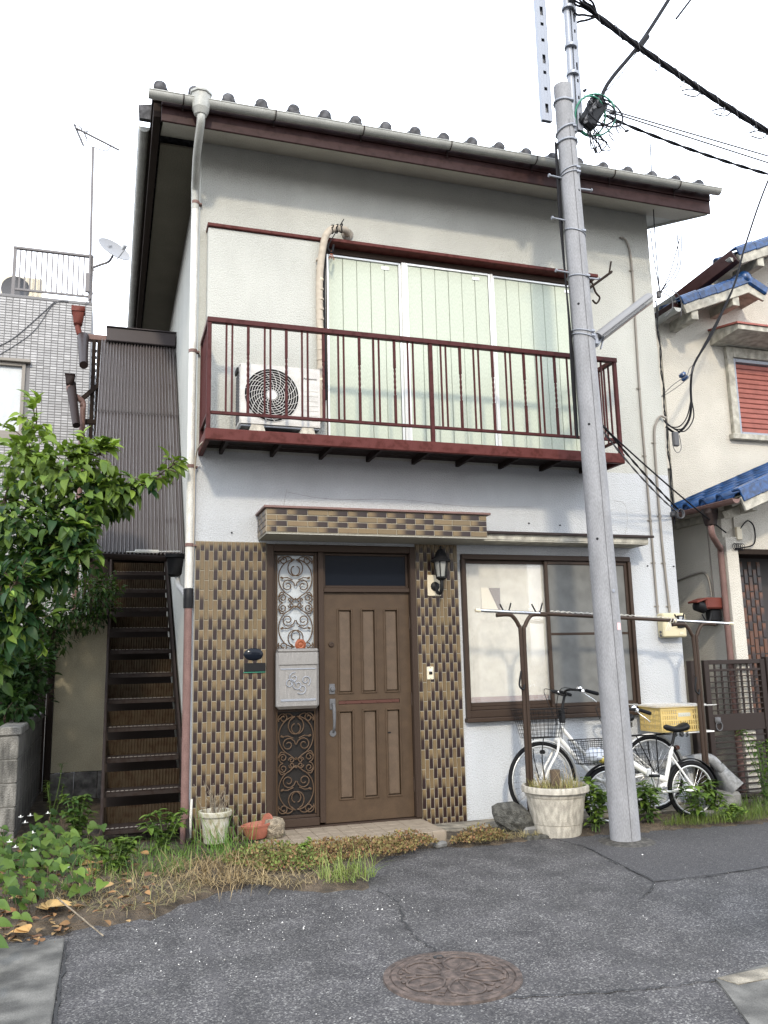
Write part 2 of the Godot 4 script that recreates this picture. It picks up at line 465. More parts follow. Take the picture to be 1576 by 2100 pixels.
# ---------- glazed tiles: tan with a dark burnt end ----------
func tile_mesh(w: float, h: float, d: float, kind: int, along_x: bool) -> ArrayMesh:
	# kind 0 tan, 1 dark at one end, 2 dark at the other, 3 mostly dark
	var s := S()
	flat(s)
	var tan_c := Color(0.168, 0.116, 0.058) * (0.8 + 0.35 * rng.randf())
	var drk := Color(0.02, 0.009, 0.009)
	var stops: Array = [[0.0, 0.0], [1.0, 0.0]]
	if kind == 1: stops = [[0.0, 1.0], [0.48, 0.98], [0.6, 0.66], [0.78, 0.14], [0.88, 0.0], [1.0, 0.0]]
	if kind == 2: stops = [[0.0, 0.0], [0.18, 0.02], [0.36, 0.4], [0.52, 0.94], [1.0, 1.0]]
	if kind == 3: stops = [[0.0, 0.0], [0.5, 0.12], [1.0, 0.0]]
	var b := 0.003
	var col := func(t: float) -> Color:
		for i in stops.size() - 1:
			if t <= stops[i + 1][0]:
				var u: float = (t - stops[i][0]) / (stops[i + 1][0] - stops[i][0])
				return tan_c.lerp(drk, lerpf(stops[i][1], stops[i + 1][1], u))
		return tan_c
	var P := func(u: float, v: float, z: float) -> Array:   # u along, v across, both -1..1
		var p := Vector3(v * w / 2, u * h / 2, z)
		if along_x: p = Vector3(u * h / 2, v * w / 2, z)
		return [p, col.call(clampf(u * 0.5 + 0.5, 0, 1))]
	var add := func(a: Array, bq: Array, c: Array, dq: Array) -> void:
		var n: Vector3 = (bq[0] - a[0]).cross(c[0] - a[0])
		var q := [a, bq, c, dq]
		if n.dot(a[0] + Vector3(0, 0, 1e-4) - Vector3(0, 0, -d)) < 0: q = [a, dq, c, bq]
		for k in [0, 2, 1, 0, 3, 2]:
			s.set_color(q[k][1]); s.add_vertex(q[k][0])
	var eu := 1.0 - 2.0 * b / h
	var ev := 1.0 - 2.0 * b / w
	for i in stops.size() - 1:
		var u0: float = clampf(stops[i][0] * 2 - 1, -eu, eu); var u1: float = clampf(stops[i + 1][0] * 2 - 1, -eu, eu)
		add.call(P.call(u0, -ev, d), P.call(u0, ev, d), P.call(u1, ev, d), P.call(u1, -ev, d))
	add.call(P.call(-1, -1, 0), P.call(-1, 1, 0), P.call(-eu, ev, d), P.call(-eu, -ev, d))
	add.call(P.call(1, -1, 0), P.call(1, 1, 0), P.call(eu, ev, d), P.call(eu, -ev, d))
	add.call(P.call(-1, -1, 0), P.call(1, -1, 0), P.call(eu, -ev, d), P.call(-eu, -ev, d))
	add.call(P.call(-1, 1, 0), P.call(1, 1, 0), P.call(eu, ev, d), P.call(-eu, ev, d))
	s.generate_normals()
	return s.commit()

func tile_kind(_c: int, _r: int) -> int:
	var u := rng.randf()
	return 0 if u < 0.13 else (3 if u > 0.95 else 1)

var wall_tiles := []     # meshes upright
var canopy_tiles := []   # meshes lying

# upright tiles in a panel; the first `many` are single parts, the rest one joined part
func tile_panel(parent: Node, x0: float, x1: float, y0: float, y1: float, z: float, single) -> void:
	var px := 0.0388; var py := 0.172
	var cols := int(floor((x1 - x0) / px + 0.3))
	px = (x1 - x0) / cols
	var rest := [[], [], [], [], [], [], [], []]
	for c in cols:
		var off := py * 0.5 if c % 2 else 0.0
		var r := 0
		var y := y1 + off
		while y > y0 + 0.01:
			var t := minf(y, y1) - 0.003; var bt := maxf(y - py, y0) + 0.003
			if t - bt > 0.02:
				var k := tile_kind(c, r) * 2 + (rng.randi() % 2)
				var xf := Transform3D(Basis().scaled(Vector3(1, (t - bt) / 0.166, 1)), Vector3(x0 + (c + 0.5) * px, (t + bt) / 2, z + rng.randf() * 0.0012))
				if single.call(Vector2(xf.origin.x, xf.origin.y)):
					inst("tile", wall_tiles[k], M.tile, xf, parent)
				else:
					rest[k].append(xf)
			y -= py; r += 1
	var s := S()
	var any := false
	for k in 8:
		for xf in rest[k]:
			s.append_from(wall_tiles[k], 0, xf); any = true
	if any:
		var o := MeshInstance3D.new()
		o.mesh = s.commit(); o.material_override = M.tile
		hang("tile_field", o, parent)
		o.set_meta("kind", "stuff")

func spiral(c: Vector2, r0: float, r1: float, a0: float, turns: float, z: float, n := 16) -> Array:
	var out := []
	for i in n + 1:
		var t := float(i) / n
		var a := a0 + TAU * turns * t
		var r := lerpf(r0, r1, pow(t, 0.8))
		out.append(Vector3(c.x + cos(a) * r, c.y + sin(a) * r, z))
	return out

# wrought scrollwork filling a rectangle
func scrollwork(s: SurfaceTool, x0: float, y0: float, x1: float, y1: float, z: float) -> void:
	var cx := (x0 + x1) / 2; var hw := (x1 - x0) / 2
	var hh := (y1 - y0) / 2
	var r := 0.0055
	for half in [1, -1]:
		for mx in [1, -1]:
			var L := func(pts: Array) -> Array:
				var q := []
				for p in pts: q.append(Vector3(cx + p.x * mx, (y0 + y1) / 2 + p.y * half, z + (0.004 if mx > 0 else 0.0)))
				return q
			var cy := hh * 0.53
			var R := hw * 0.93
			var Ry := hh * 0.4
			# great lyre curve: from the centre out round and curling in at the top
			var big := []
			for i in 15:
				var a := deg_to_rad(-80.0 + 165.0 * i / 14.0)
				big.append(Vector3(cos(a) * R, cy + sin(a) * Ry, 0))
			var tip := []
			for i in 16:
				var t := i / 15.0
				var a := deg_to_rad(95.0 + 330.0 * t)
				var q := lerpf(0.5, 0.17, t)
				tip.append(Vector3(hw * 0.0 + cos(a) * hw * q, cy + Ry * 0.46 + sin(a) * hw * q * 1.1, 0))
			tube(s, L.call(curve([Vector3(0.004, 0.045, 0), Vector3(0.004, cy - Ry * 1.18, 0)] + big.slice(1), 2)), r, 6)
			tube(s, L.call(tip), r, 6)
			# lower pair of scrolls inside the lyre
			tube(s, L.call(spiral(Vector2(hw * 0.42, cy - Ry * 0.42), hw * 0.4, hw * 0.1, PI, -1.4, 0)), r, 6)
			# leaf bud at the side
			box(s, L.call([Vector3(hw * 0.74, cy, 0)])[0], Vector3(0.03, 0.018, 0.01), 0.004, Basis(Vector3.BACK, 0.4 * mx * half))
			tube(s, L.call([Vector3(hw * 0.15, cy - Ry * 0.1, 0), Vector3(hw * 0.45, cy + Ry * 0.02, 0), Vector3(hw * 0.74, cy, 0)]), [r, r, r * 0.6], 6)
			# corner scroll at the top and side scroll by the middle
			tube(s, L.call(spiral(Vector2(hw * 0.68, hh * 0.9), hw * 0.3, hw * 0.08, -PI * 0.2, 1.5, 0)), r, 6)
			tube(s, L.call(curve([Vector3(hw * 0.97, hh * 0.86, 0), Vector3(hw * 0.55, hh * 0.98, 0), Vector3(hw * 0.28, hh * 0.97, 0), Vector3(hw * 0.16, hh * 0.9, 0), Vector3(hw * 0.3, hh * 0.86, 0)], 4)), r, 6)
			tube(s, L.call(spiral(Vector2(hw * 0.7, hh * 0.105), hw * 0.27, hw * 0.07, -PI * 0.5, 1.5, 0)), r, 6)
			tube(s, L.call(curve([Vector3(hw * 0.96, hh * 0.12, 0), Vector3(hw * 0.8, hh * 0.22, 0), Vector3(hw * 0.62, hh * 0.2, 0)], 4)), r, 6)
			tube(s, L.call(spiral(Vector2(hw * 0.24, hh * 0.05), hw * 0.17, hw * 0.05, 0.0, 1.3, 0)), r, 6)

func half_pipe(s: SurfaceTool, a: Vector3, b: Vector3, r: float, n := 10) -> void:
	var t := (b - a).normalized()
	var out := t.cross(Vector3.UP).normalized()
	smooth(s)
	for layer in 2:
		var rr := r - layer * 0.006
		for k in n:
			var f0 := PI * k / n; var f1 := PI * (k + 1) / n
			var d0 := out * cos(f0) * rr - Vector3.UP * sin(f0) * rr
			var d1 := out * cos(f1) * rr - Vector3.UP * sin(f1) * rr
			if layer == 0: quad(s, a + d1, a + d0, b + d0, b + d1)
			else: quad(s, a + d0, a + d1, b + d1, b + d0)
	flat(s)
	for sd in [-1, 1]:
		bar(s, a + out * sd * (r - 0.002), b + out * sd * (r - 0.002), 0.012, 0.012, 0.003)
	for e in [a, b]:
		for k in n:
			var f0 := PI * k / n; var f1 := PI * (k + 1) / n
			face(s, [e, e + out * cos(f0) * r - Vector3.UP * sin(f0) * r, e + out * cos(f1) * r - Vector3.UP * sin(f1) * r], (a + b) / 2)

func build_house() -> void:
	for k in 8:
		wall_tiles.append(tile_mesh(0.0345, 0.166, 0.006, k / 2, false))
		canopy_tiles.append(tile_mesh(0.045, 0.175, 0.006, k / 2, true))
	var H := thing("house", "two-storey house in pale grey plaster with maroon balcony and brown tiled entrance", "house", Vector3(3.165, 0, -3.5))
	var xl := 0.68; var xr := 5.65
	var s := S()
	holed(s, xl, -0.1, xr, 3.4, 0.0, -0.14, [[1.31, 0.1, 2.72, 2.565], [3.19, 0.965, 5.07, 2.5]])
	obj("wall", s, M.plaster_lower, H)
	s = S()
	holed(s, xl, 3.4, xr, 6.5, 0.0, -0.14, [[1.86, 3.46, 4.72, 5.46]])
	flat(s)
	bb(s, Vector3(xl, -0.1, -7.2), Vector3(xl + 0.14, 6.5, -0.141))
	bb(s, Vector3(xr - 0.14, -0.1, -7.2), Vector3(xr, 6.5, -0.141))
	bb(s, Vector3(xl + 0.14, -0.1, -7.2), Vector3(xr - 0.14, 6.5, -7.06))
	obj("wall", s, M.plaster, H)
	s = S()
	bb(s, Vector3(xl + 0.15, -0.05, -0.8), Vector3(xr - 0.15, 6.4, -0.7))
	bb(s, Vector3(xl + 0.15, 2.9, -0.69), Vector3(xr - 0.15, 3.1, -0.15))
	obj("interior", s, M.dark_room, H)
	s = S()
	for k in 3:   # hairline cracks in the plaster
		var p = [[Vector3(1.5, 3.05, 0.001), Vector3(1.9, 3.0, 0.001), Vector3(2.6, 3.02, 0.001), Vector3(3.3, 2.98, 0.001), Vector3(4.0, 3.0, 0.001)], [Vector3(1.5, 3.08, 0.001), Vector3(1.47, 2.9, 0.001), Vector3(1.52, 2.8, 0.001)], [Vector3(4.95, 3.1, 0.001), Vector3(5.08, 3.07, 0.001), Vector3(5.1, 2.9, 0.001), Vector3(5.06, 2.75, 0.001)]][k]
		s = S()
		tube(s, curve(p, 4), 0.0012, 4)
		obj("plaster_crack", s, M.conduit, H)
	# ---- roof
	s = S()
	flat(s)
	var ez := 0.52; var ey := 6.225; var ridge_y := 8.0; var ridge_z := -3.6
	quad(s, Vector3(0.298, ey, ez), Vector3(0.298, ey + 0.2, 0.01), Vector3(6.06, ey + 0.2, 0.01), Vector3(6.06, ey, ez))
	quad(s, Vector3(0.298, ey + 0.19, ez), Vector3(6.06, ey + 0.19, ez), Vector3(6.06, ey + 0.22, 0.01), Vector3(0.298, ey + 0.22, 0.01))
	obj("front_soffit", s, M.soffit, H)
	s = S()
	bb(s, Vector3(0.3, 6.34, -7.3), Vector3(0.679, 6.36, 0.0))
	obj("side_soffit", s, M.soffit_dark, H)
	s = S()
	bb(s, Vector3(0.28, ey - 0.005, ez), Vector3(6.075, ey + 0.135, ez + 0.022), 0.004)
	bb(s, Vector3(0.28, ey + 0.137, ez), Vector3(6.075, ey + 0.225, ez + 0.036), 0.004)
	obj("fascia", s, M.fascia, H)
	s = S()
	bb(s, Vector3(0.215, 6.29, -7.3), Vector3(0.279, 6.43, 0.48), 0.003)
	bb(s, Vector3(0.2, 6.432, -7.3), Vector3(0.279, 6.5, 0.5), 0.003)
	obj("side_fascia", s, M.wood_dark, H)
	s = S()
	flat(s)   # roof body: front slope, left hip, right verge
	var A := Vector3(0.26, 6.46, 0.55); var B := Vector3(6.09, 6.46, 0.55)
	var C := Vector3(6.09, ridge_y, ridge_z); var D := Vector3(3.2, ridge_y, ridge_z)
	var E2 := Vector3(0.26, 6.46, -7.4); var F := Vector3(6.09, 6.46, -7.4)
	quad(s, A, B, C, D)
	tri(s, A, D, E2)
	quad(s, F, E2, D, C)
	bb(s, Vector3(0.27, 6.451, -7.3), Vector3(5.6, 6.458, 0.53))
	obj("roof_deck", s, M.rooftile, H)
	s = S()
	quad(s, Vector3(5.66, ey + 0.22, 0.0), Vector3(5.66, ridge_y - 0.25, ridge_z), Vector3(6.05, ridge_y - 0.25, ridge_z), Vector3(6.05, ey + 0.03, 0.5))
	bar(s, Vector3(6.065, ey + 0.1, ez), Vector3(6.065, ridge_y - 0.15, ridge_z), 0.025, 0.2)
	obj("verge_soffit", s, M.plaster, H)
	# eave tiles: a wave with a round end disc
	s = S()
	var prof := []
	for i in 13:
		var x := -0.15 + 0.3 * i / 12.0
		var y := -0.012 + (0.062 * sqrt(maxf(0.0, 1.0 - pow((x + 0.098) / 0.058, 2))) if x < -0.04 else -0.028 * sin(PI * (x + 0.04) / 0.19) * 0.9)
		prof.append(Vector2(x, y))
	smooth(s)
	for i in 12:
		var p: Vector2 = prof[i]; var q: Vector2 = prof[i + 1]
		quad(s, Vector3(p.x, p.y, 0.1), Vector3(q.x, q.y, 0.1), Vector3(q.x, q.y + 0.16, -0.3), Vector3(p.x, p.y + 0.16, -0.3))
	flat(s)
	for i in 12:
		var p: Vector2 = prof[i]; var q: Vector2 = prof[i + 1]
		quad(s, Vector3(p.x, p.y - 0.03, 0.1), Vector3(q.x, q.y - 0.03, 0.1), Vector3(q.x, q.y, 0.1), Vector3(p.x, p.y, 0.1))
	lathe(s, [Vector2(0.0, 0.13), Vector2(0.046, 0.13), Vector2(0.054, 0.125), Vector2(0.057, 0.116), Vector2(0.057, 0.07), Vector2(0, 0.07)], 14, Transform3D(Basis(Vector3.RIGHT, PI / 2), Vector3(-0.098, 0.0, 0)))
	s.generate_normals()
	var tm := s.commit()
	for i in 20:
		var j := rng.randf_range(-0.006, 0.006)
		inst("roof_tile", tm, M.rooftile, Transform3D(Basis(Vector3.BACK, rng.randf_range(-0.02, 0.02)), Vector3(0.36 + 0.2978 * i, 6.518 + j, 0.475)), H)
	# ---- gutters and downspout
	s = S()
	half_pipe(s, Vector3(0.165, 6.405, 0.635), Vector3(6.13, 6.447, 0.635), 0.052)
	var gt := obj("gutter", s, M.gutter, H)
	for x in [0.46, 1.27, 2.1, 2.98, 3.9, 4.8, 5.6]:
		s = S()
		var arc := []
		for k in 9: arc.append(Vector3(x, 6.405 + 0.007 * x - sin(PI * k / 8) * 0.06, 0.635 + cos(PI * k / 8) * 0.059))
		tube(s, arc + [Vector3(x, 6.44, 0.56), Vector3(x, 6.33, 0.56)], 0.005, 5)
		obj("gutter_bracket", s, M.pvc_dark, gt)
	s = S()
	half_pipe(s, Vector3(0.15, 6.46, -7.3), Vector3(0.15, 6.46, 0.05), 0.05)
	obj("gutter", s, M.gutter, H)
	s = S()
	prism(s, PackedVector2Array([Vector2(-0.05, 0), Vector2(0.06, 0), Vector2(0.12, 0.09), Vector2(0.06, 0.16), Vector2(-0.06, 0.13)]), -0.05, 0.0, Transform3D(Basis(), Vector3(0.15, 6.47, 0.16)))
	obj("gutter_end_piece", s, M.rooftile, H)
	s = S()
	var hop := [Vector2(0.03, 0), Vector2(0.055, 0.015), Vector2(0.078, 0.07), Vector2(0.088, 0.2), Vector2(0.1, 0.205), Vector2(0.1, 0.225), Vector2(0.0, 0.225)]
	lathe(s, hop, 8, Transform3D(Basis(Vector3.UP, PI / 8), Vector3(0.61, 6.25, 0.64)), false)
	obj("rain_hopper", s, M.gutter, H)
	s = S()
	tube(s, curve([Vector3(0.612, 6.29, 0.64), Vector3(0.612, 6.2, 0.63), Vector3(0.605, 6.05, 0.4), Vector3(0.62, 5.92, 0.1), Vector3(0.625, 5.84, 0.05), Vector3(0.627, 5.7, 0.045)], 5), 0.036, 12)
	var dp := obj("downspout", s, M.gutter, H)
	s = S()
	tube(s, [Vector3(0.627, 5.86, 0.045), Vector3(0.629, 4.0, 0.045), Vector3(0.63, 2.1, 0.045)], 0.034, 12)
	obj("downspout_pipe", s, M.pvc_white, H)
	s = S()
	lathe(s, [Vector2(0.041, 0), Vector2(0.043, 0.08), Vector2(0.043, 0.16), Vector2(0.036, 0.17)], 12, Transform3D(Basis(), Vector3(0.63, 1.99, 0.045)))
	obj("pipe_collar", s, M.black, H)
	s = S()
	tube(s, [Vector3(0.63, 2.0, 0.045), Vector3(0.632, 0.0, 0.045)], 0.034, 12)
	obj("downspout_pipe", s, M.pvc_brown, H)
	for y in [5.78, 4.32, 3.25, 2.55]:
		s = S()
		tube(s, [Vector3(0.63, y, 0.045), Vector3(0.63, y - 0.03, 0.045)], 0.039, 12)
		bb(s, Vector3(0.64, y - 0.022, 0.0), Vector3(0.69, y - 0.008, 0.05))
		obj("pipe_band", s, M.pvc_brown, H)
	s = S()
	tube(s, curve([Vector3(0.72, 3.38, 0.5), Vector3(0.672, 3.36, 0.2), Vector3(0.664, 3.25, 0.08), Vector3(0.662, 3.1, 0.06), Vector3(0.664, 2.6, 0.05), Vector3(0.655, 2.0, 0.03)], 4), 0.008, 6)
	obj("drain_hose", s, M.tape, H)
	# ---- balcony
	var bz := 0.6; var bx0 := 0.695; var bx1 := 4.715
	s = S()
	bb(s, Vector3(bx0, 3.345, bz - 0.045), Vector3(bx1, 3.445, bz), 0.006)
	bb(s, Vector3(bx0, 3.346, 0.0), Vector3(bx0 + 0.045, 3.444, bz - 0.046), 0.006)
	bb(s, Vector3(bx1 - 0.045, 3.346, 0.0), Vector3(bx1, 3.444, bz - 0.046), 0.006)
	var bal := obj("balcony", s, M.steel_red, H)
	for k in 6:   # boards of the deck, with gaps that let slits of light through
		s = S()
		bb(s, Vector3(bx0 + 0.046, 3.424, 0.01 + k * 0.091), Vector3(bx1 - 0.046, 3.44, 0.088 + k * 0.091))
		obj("deck_board", s, M.stair_steel, bal)
	for k in 9:
		s = S()
		var x := bx0 + 0.2 + k * 0.46
		bb(s, Vector3(x - 0.015, 3.37, 0.0), Vector3(x + 0.015, 3.421, bz - 0.047))
		obj("joist", s, M.stair_steel, bal)
	var ry := 4.4; var ly := 3.585
	var rz := bz - 0.03
	for p in [0.72, 2.727, 4.69]:
		s = S()
		bb(s, Vector3(p - 0.018, 3.446, rz - 0.018), Vector3(p + 0.018, ry + 0.02, rz + 0.018), 0.003)
		obj("post", s, M.steel_maroon, bal)
	for p in [0.72, 4.69]:
		s = S()
		bb(s, Vector3(p - 0.018, 3.446, 0.001), Vector3(p + 0.018, ry - 0.022, 0.035), 0.003)
		obj("post", s, M.steel_maroon, bal)
	s = S()
	bb(s, Vector3(0.7, ry - 0.022, rz - 0.026), Vector3(4.712, ry + 0.024, rz + 0.026), 0.004)
	for p in [0.72, 4.69]:
		bb(s, Vector3(p - 0.02, ry - 0.021, 0.0), Vector3(p + 0.02, ry + 0.022, rz - 0.027), 0.004)
	obj("top_rail", s, M.steel_maroon, bal)
	for r in [[0.74, 2.708], [2.746, 4.671]]:
		s = S()
		bb(s, Vector3(r[0], ly - 0.014, rz - 0.012), Vector3(r[1], ly + 0.014, rz + 0.012), 0.003)
		obj("lower_rail", s, M.steel_maroon, bal)
	for p in [0.72, 4.69]:
		s = S()
		bb(s, Vector3(p - 0.012, ly - 0.014, 0.036), Vector3(p + 0.012, ly + 0.014, rz - 0.019), 0.003)
		obj("lower_rail", s, M.steel_maroon, bal)
	s = S()
	bb(s, Vector3(-0.008, -0.4, -0.008), Vector3(0.008, 0.4, 0.008), 0.002)
	s.generate_normals()
	var plain := s.commit()
	s = S()
	bb(s, Vector3(-0.0115, -0.4, -0.0115), Vector3(0.0115, -0.13, 0.0115), 0.002)
	bb(s, Vector3(-0.0115, 0.13, -0.0115), Vector3(0.0115, 0.4, 0.0115), 0.002)
	var lp := []
	for k in 27:
		var t := k / 26.0
		lp.append(Vector2(0.0075 + 0.0045 * absf(sin(t * PI * 5.0)) + 0.001 * sin(t * PI), -0.132 + 0.264 * t))
	lathe(s, lp, 8)
	s.generate_normals()
	var turned := s.commit()
	var bh := (ry - 0.022 - ly - 0.014) / 0.8
	var bm := (ry - 0.022 + ly + 0.014) / 2
	for k in 6:
		for d in [0.864 + 0.3285 * k, 0.914 + 0.3285 * k, 2.83 + 0.331 * k, 2.88 + 0.331 * k]:
			inst("baluster", plain, M.steel_maroon, Transform3D(Basis().scaled(Vector3(1, bh, 1)), Vector3(d, bm, rz)), bal)
	for k in 5:
		for d in [1.05 + 0.3315 * k, 3.022 + 0.3315 * k]:
			inst("baluster", turned, M.steel_maroon, Transform3D(Basis().scaled(Vector3(1, bh, 1)), Vector3(d, bm, rz)), bal)
	for p in [0.72, 4.69]:
		for z in [0.12, 0.2, 0.29, 0.38, 0.46]:
			inst("baluster", plain, M.steel_maroon, Transform3D(Basis().scaled(Vector3(1, bh, 1)), Vector3(p, bm, z)), bal)
	# ---- upper window: storm shutters beside a plastered shutter box
	s = S()
	bb(s, Vector3(0.745, 3.46, 0.0), Vector3(1.855, 5.5, 0.125), 0.006)
	obj("shutter_box", s, M.plaster, H)
	s = S()
	bb(s, Vector3(0.735, 5.502, 0.0), Vector3(1.86, 5.535, 0.15), 0.004)
	bb(s, Vector3(1.861, 5.5, 0.0), Vector3(4.85, 5.535, 0.17), 0.004)
	obj("window_hood", s, M.steel_red, H)
	s = S()
	bb(s, Vector3(1.861, 5.44, 0.001), Vector3(4.73, 5.498, 0.04), 0.003)
	bb(s, Vector3(4.722, 3.46, -0.05), Vector3(4.76, 5.439, 0.06), 0.003)
	bb(s, Vector3(1.861, 3.47, -0.05), Vector3(1.885, 5.439, 0.06), 0.003)
	bb(s, Vector3(1.886, 3.47, -0.06), Vector3(4.721, 3.5, 0.05), 0.003)
	obj("shutter_frame", s, M.bronze, H)
	var panels := [[1.888, 2.655, 5], [2.7, 3.63, 6], [3.66, 4.715, 7]]
	for pi in 3:
		var P: Array = panels[pi]
		var z0: float = [0.0, 0.022, 0.0][pi]
		s = S()
		frame(s, P[0], 3.502, P[1], 5.437, 0.022, z0 + 0.03, z0 - 0.01, 0.003)
		var sh := obj("storm_shutter", s, M.aluminium, H)
		var w: float = (P[1] - P[0] - 0.046) / P[2]
		for k in P[2]:
			s = S()
			var x: float = P[0] + 0.023 + k * w
			var wd: float = w - 0.004
			flat(s)
			bb(s, Vector3(x + 0.002, 3.526, z0 - 0.005), Vector3(x + 0.002 + wd, 5.413, z0 + 0.014 + (0.002 if k % 2 else 0.0)), 0.004)
			obj("board", s, M.shutter, sh)
		s = S()
		bb(s, Vector3(P[1] - 0.2, 5.35, z0 + 0.0165), Vector3(P[1] - 0.12, 5.385, z0 + 0.022), 0.002)
		obj("latch", s, M.aluminium, sh)
	s = S()
	bb(s, Vector3(2.656, 3.502, 0.02), Vector3(2.7, 5.437, 0.056), 0.004)
	bb(s, Vector3(3.632, 3.502, 0.02), Vector3(3.658, 5.437, 0.056), 0.004)
	obj("mullion", s, M.white_paint, H)
	# ---- entrance canopy
	var cz := 0.425
	s = S()
	bb(s, Vector3(1.235, 2.605, 0.0), Vector3(3.29, 2.815, cz), 0.003)
	var can := obj("canopy", s, M.grout, H)
	s = S()
	bb(s, Vector3(1.236, 2.596, 0.001), Vector3(3.289, 2.6035, cz - 0.001))
	obj("canopy_underside", s, M.soffit, can)
	s = S()
	bb(s, Vector3(1.21, 2.8165, 0.0), Vector3(3.325, 2.838, cz + 0.028), 0.004)
	obj("canopy_flashing", s, M.pvc_brown, can)
	var py := 0.0505
	for r in 4:
		var y := 2.609 + (r + 0.5) * py + 0.0015
		var off := 0.0 if r % 2 else 0.09
		var x := 1.236 - off
		var c := 0
		while x < 3.288:
			var a := maxf(x, 1.236) + 0.0025; var b := minf(x + 0.18, 3.289) - 0.0025
			if b - a > 0.02:
				inst("tile", canopy_tiles[[0, 2, 1, 3][tile_kind(c, r)] * 2 + rng.randi() % 2], M.tile, Transform3D(Basis().scaled(Vector3((b - a) / 0.175, 1, 1)), Vector3((a + b) / 2, y, cz)), can)
			x += 0.18; c += 1
		var z := cz - 0.003 - (off if r % 2 == 0 else 0.0) * 0.0
		c = 0
		while z > 0.02:
			var l := minf(0.175, z - 0.002)
			if r % 2 == 0 and c == 0: l = 0.085
			inst("tile", canopy_tiles[tile_kind(c + 3, r) * 2], M.tile, Transform3D(Basis(Vector3.UP, -PI / 2).scaled_local(Vector3(l / 0.175, 1, 1)), Vector3(1.235, y, z - l / 2)), can)
			z -= l + 0.0055; c += 1
	# ---- small eave over the ground floor window
	s = S()
	bb(s, Vector3(3.3, 2.6, 0.0), Vector3(5.13, 2.612, 0.285), 0.002)
	bb(s, Vector3(3.3, 2.6125, 0.265), Vector3(5.13, 2.672, 0.29), 0.003)
	bb(s, Vector3(5.105, 2.613, 0.0), Vector3(5.13, 2.672, 0.264), 0.003)
	var ev := obj("window_eave", s, M.cream_trim, H)
	s = S()
	flat(s)
	quad(s, Vector3(3.27, 2.676, 0.32), Vector3(5.18, 2.676, 0.32), Vector3(5.18, 2.72, 0.0), Vector3(3.27, 2.72, 0.0))
	bb(s, Vector3(3.27, 2.665, 0.3), Vector3(5.18, 2.69, 0.322), 0.003)
	obj("eave_flashing", s, M.pvc_dark, ev)
	# ---- ground floor window
	s = S()
	bb(s, Vector3(3.19, 2.455, -0.1), Vector3(5.07, 2.505, 0.045), 0.004)
	bb(s, Vector3(3.185, 0.965, -0.1), Vector3(3.222, 2.454, 0.045), 0.004)
	bb(s, Vector3(5.038, 0.965, -0.1), Vector3(5.075, 2.454, 0.045), 0.004)
	bb(s, Vector3(3.175, 0.925, -0.1), Vector3(5.085, 0.964, 0.075), 0.006)
	bb(s, Vector3(3.223, 0.965, -0.1), Vector3(5.037, 1.03, 0.03), 0.004)
	var win := obj("window", s, M.bronze, H)
	s = S()
	frame(s, 3.224, 1.032, 4.13, 2.452, 0.032, -0.012, -0.04)
	bb(s, Vector3(3.257, 1.065, -0.039), Vector3(4.097, 1.1, -0.013), 0.003)
	var sash := obj("sash", s, M.bronze, win)
	s = S()
	bb(s, Vector3(3.257, 1.066, -0.028), Vector3(4.097, 2.42, -0.024))
	obj("pane", s, M.glass, win)
	s = S()
	frame(s, 4.09, 1.033, 5.036, 2.451, 0.032, 0.022, -0.005)
	bb(s, Vector3(4.123, 1.72, -0.002), Vector3(5.003, 1.742, 0.012), 0.002)
	obj("screen_frame", s, M.bronze, win)
	s = S()
	bb(s, Vector3(4.123, 1.066, 0.006), Vector3(5.003, 1.719, 0.008))
	bb(s, Vector3(4.123, 1.743, 0.006), Vector3(5.003, 2.418, 0.008))
	obj("fly_screen", s, M.mesh_screen, win)
	s = S()   # pleated paper blind behind the glass
	flat(s)
	for k in 21:
		var x0 := 3.24 + k * 0.0425; var x1 := x0 + 0.0425
		var zz := -0.07
		quad(s, Vector3(x0, 1.1, zz), Vector3(x0 + 0.004, 1.1, zz - 0.009), Vector3(x0 + 0.004, 2.45, zz - 0.009), Vector3(x0, 2.45, zz))
		quad(s, Vector3(x0 + 0.004, 1.1, zz - 0.009), Vector3(x1, 1.1, zz), Vector3(x1, 2.45, zz), Vector3(x0 + 0.004, 2.45, zz - 0.009))
	obj("paper_blind", s, M.paper, win)
	s = S()
	bb(s, Vector3(3.258, 1.101, -0.062), Vector3(4.096, 1.15, -0.045), 0.003)
	obj("blind_rail", s, M.wood_red, win)
	s = S()   # torn spot: a white flap and the brown gap beside it
	prism(s, PackedVector2Array([Vector2(3.43, 1.945), Vector2(3.425, 2.19), Vector2(3.5, 2.19), Vector2(3.61, 1.96)]), 0.0, 0.004, Transform3D(Basis(), Vector3(0, 0, -0.066)))
	obj("torn_flap", s, M.ivory, win)
	s = S()
	prism(s, PackedVector2Array([Vector2(3.51, 2.188), Vector2(3.63, 2.188), Vector2(3.625, 1.955), Vector2(3.605, 1.97)]), 0.0, 0.003, Transform3D(Basis(), Vector3(0, 0, -0.0655)))
	obj("torn_gap", s, M.slot_dark, win)
	# ---- tiled cladding
	s = S()
	bb(s, Vector3(0.685, -0.05, 0.0), Vector3(1.308, 2.578, 0.016))
	var tw := obj("tile_cladding", s, M.grout, H)
	s = S()
	bb(s, Vector3(2.724, -0.05, 0.0), Vector3(3.155, 2.595, 0.016))
	var tp := obj("tile_cladding", s, M.grout, H)
	tile_panel(tw, 0.688, 1.306, 0.02, 2.577, 0.016, func(p): return p.y > 0.3 or p.x > 1.0)
	tile_panel(tp, 2.726, 3.153, 0.02, 2.594, 0.016, func(p): return p.y < 1.5 and p.y > 1.2)
	# ---- entrance
	s = S()
	bb(s, Vector3(1.31, 0.12, -0.14), Vector3(1.375, 2.565, 0.03), 0.004)
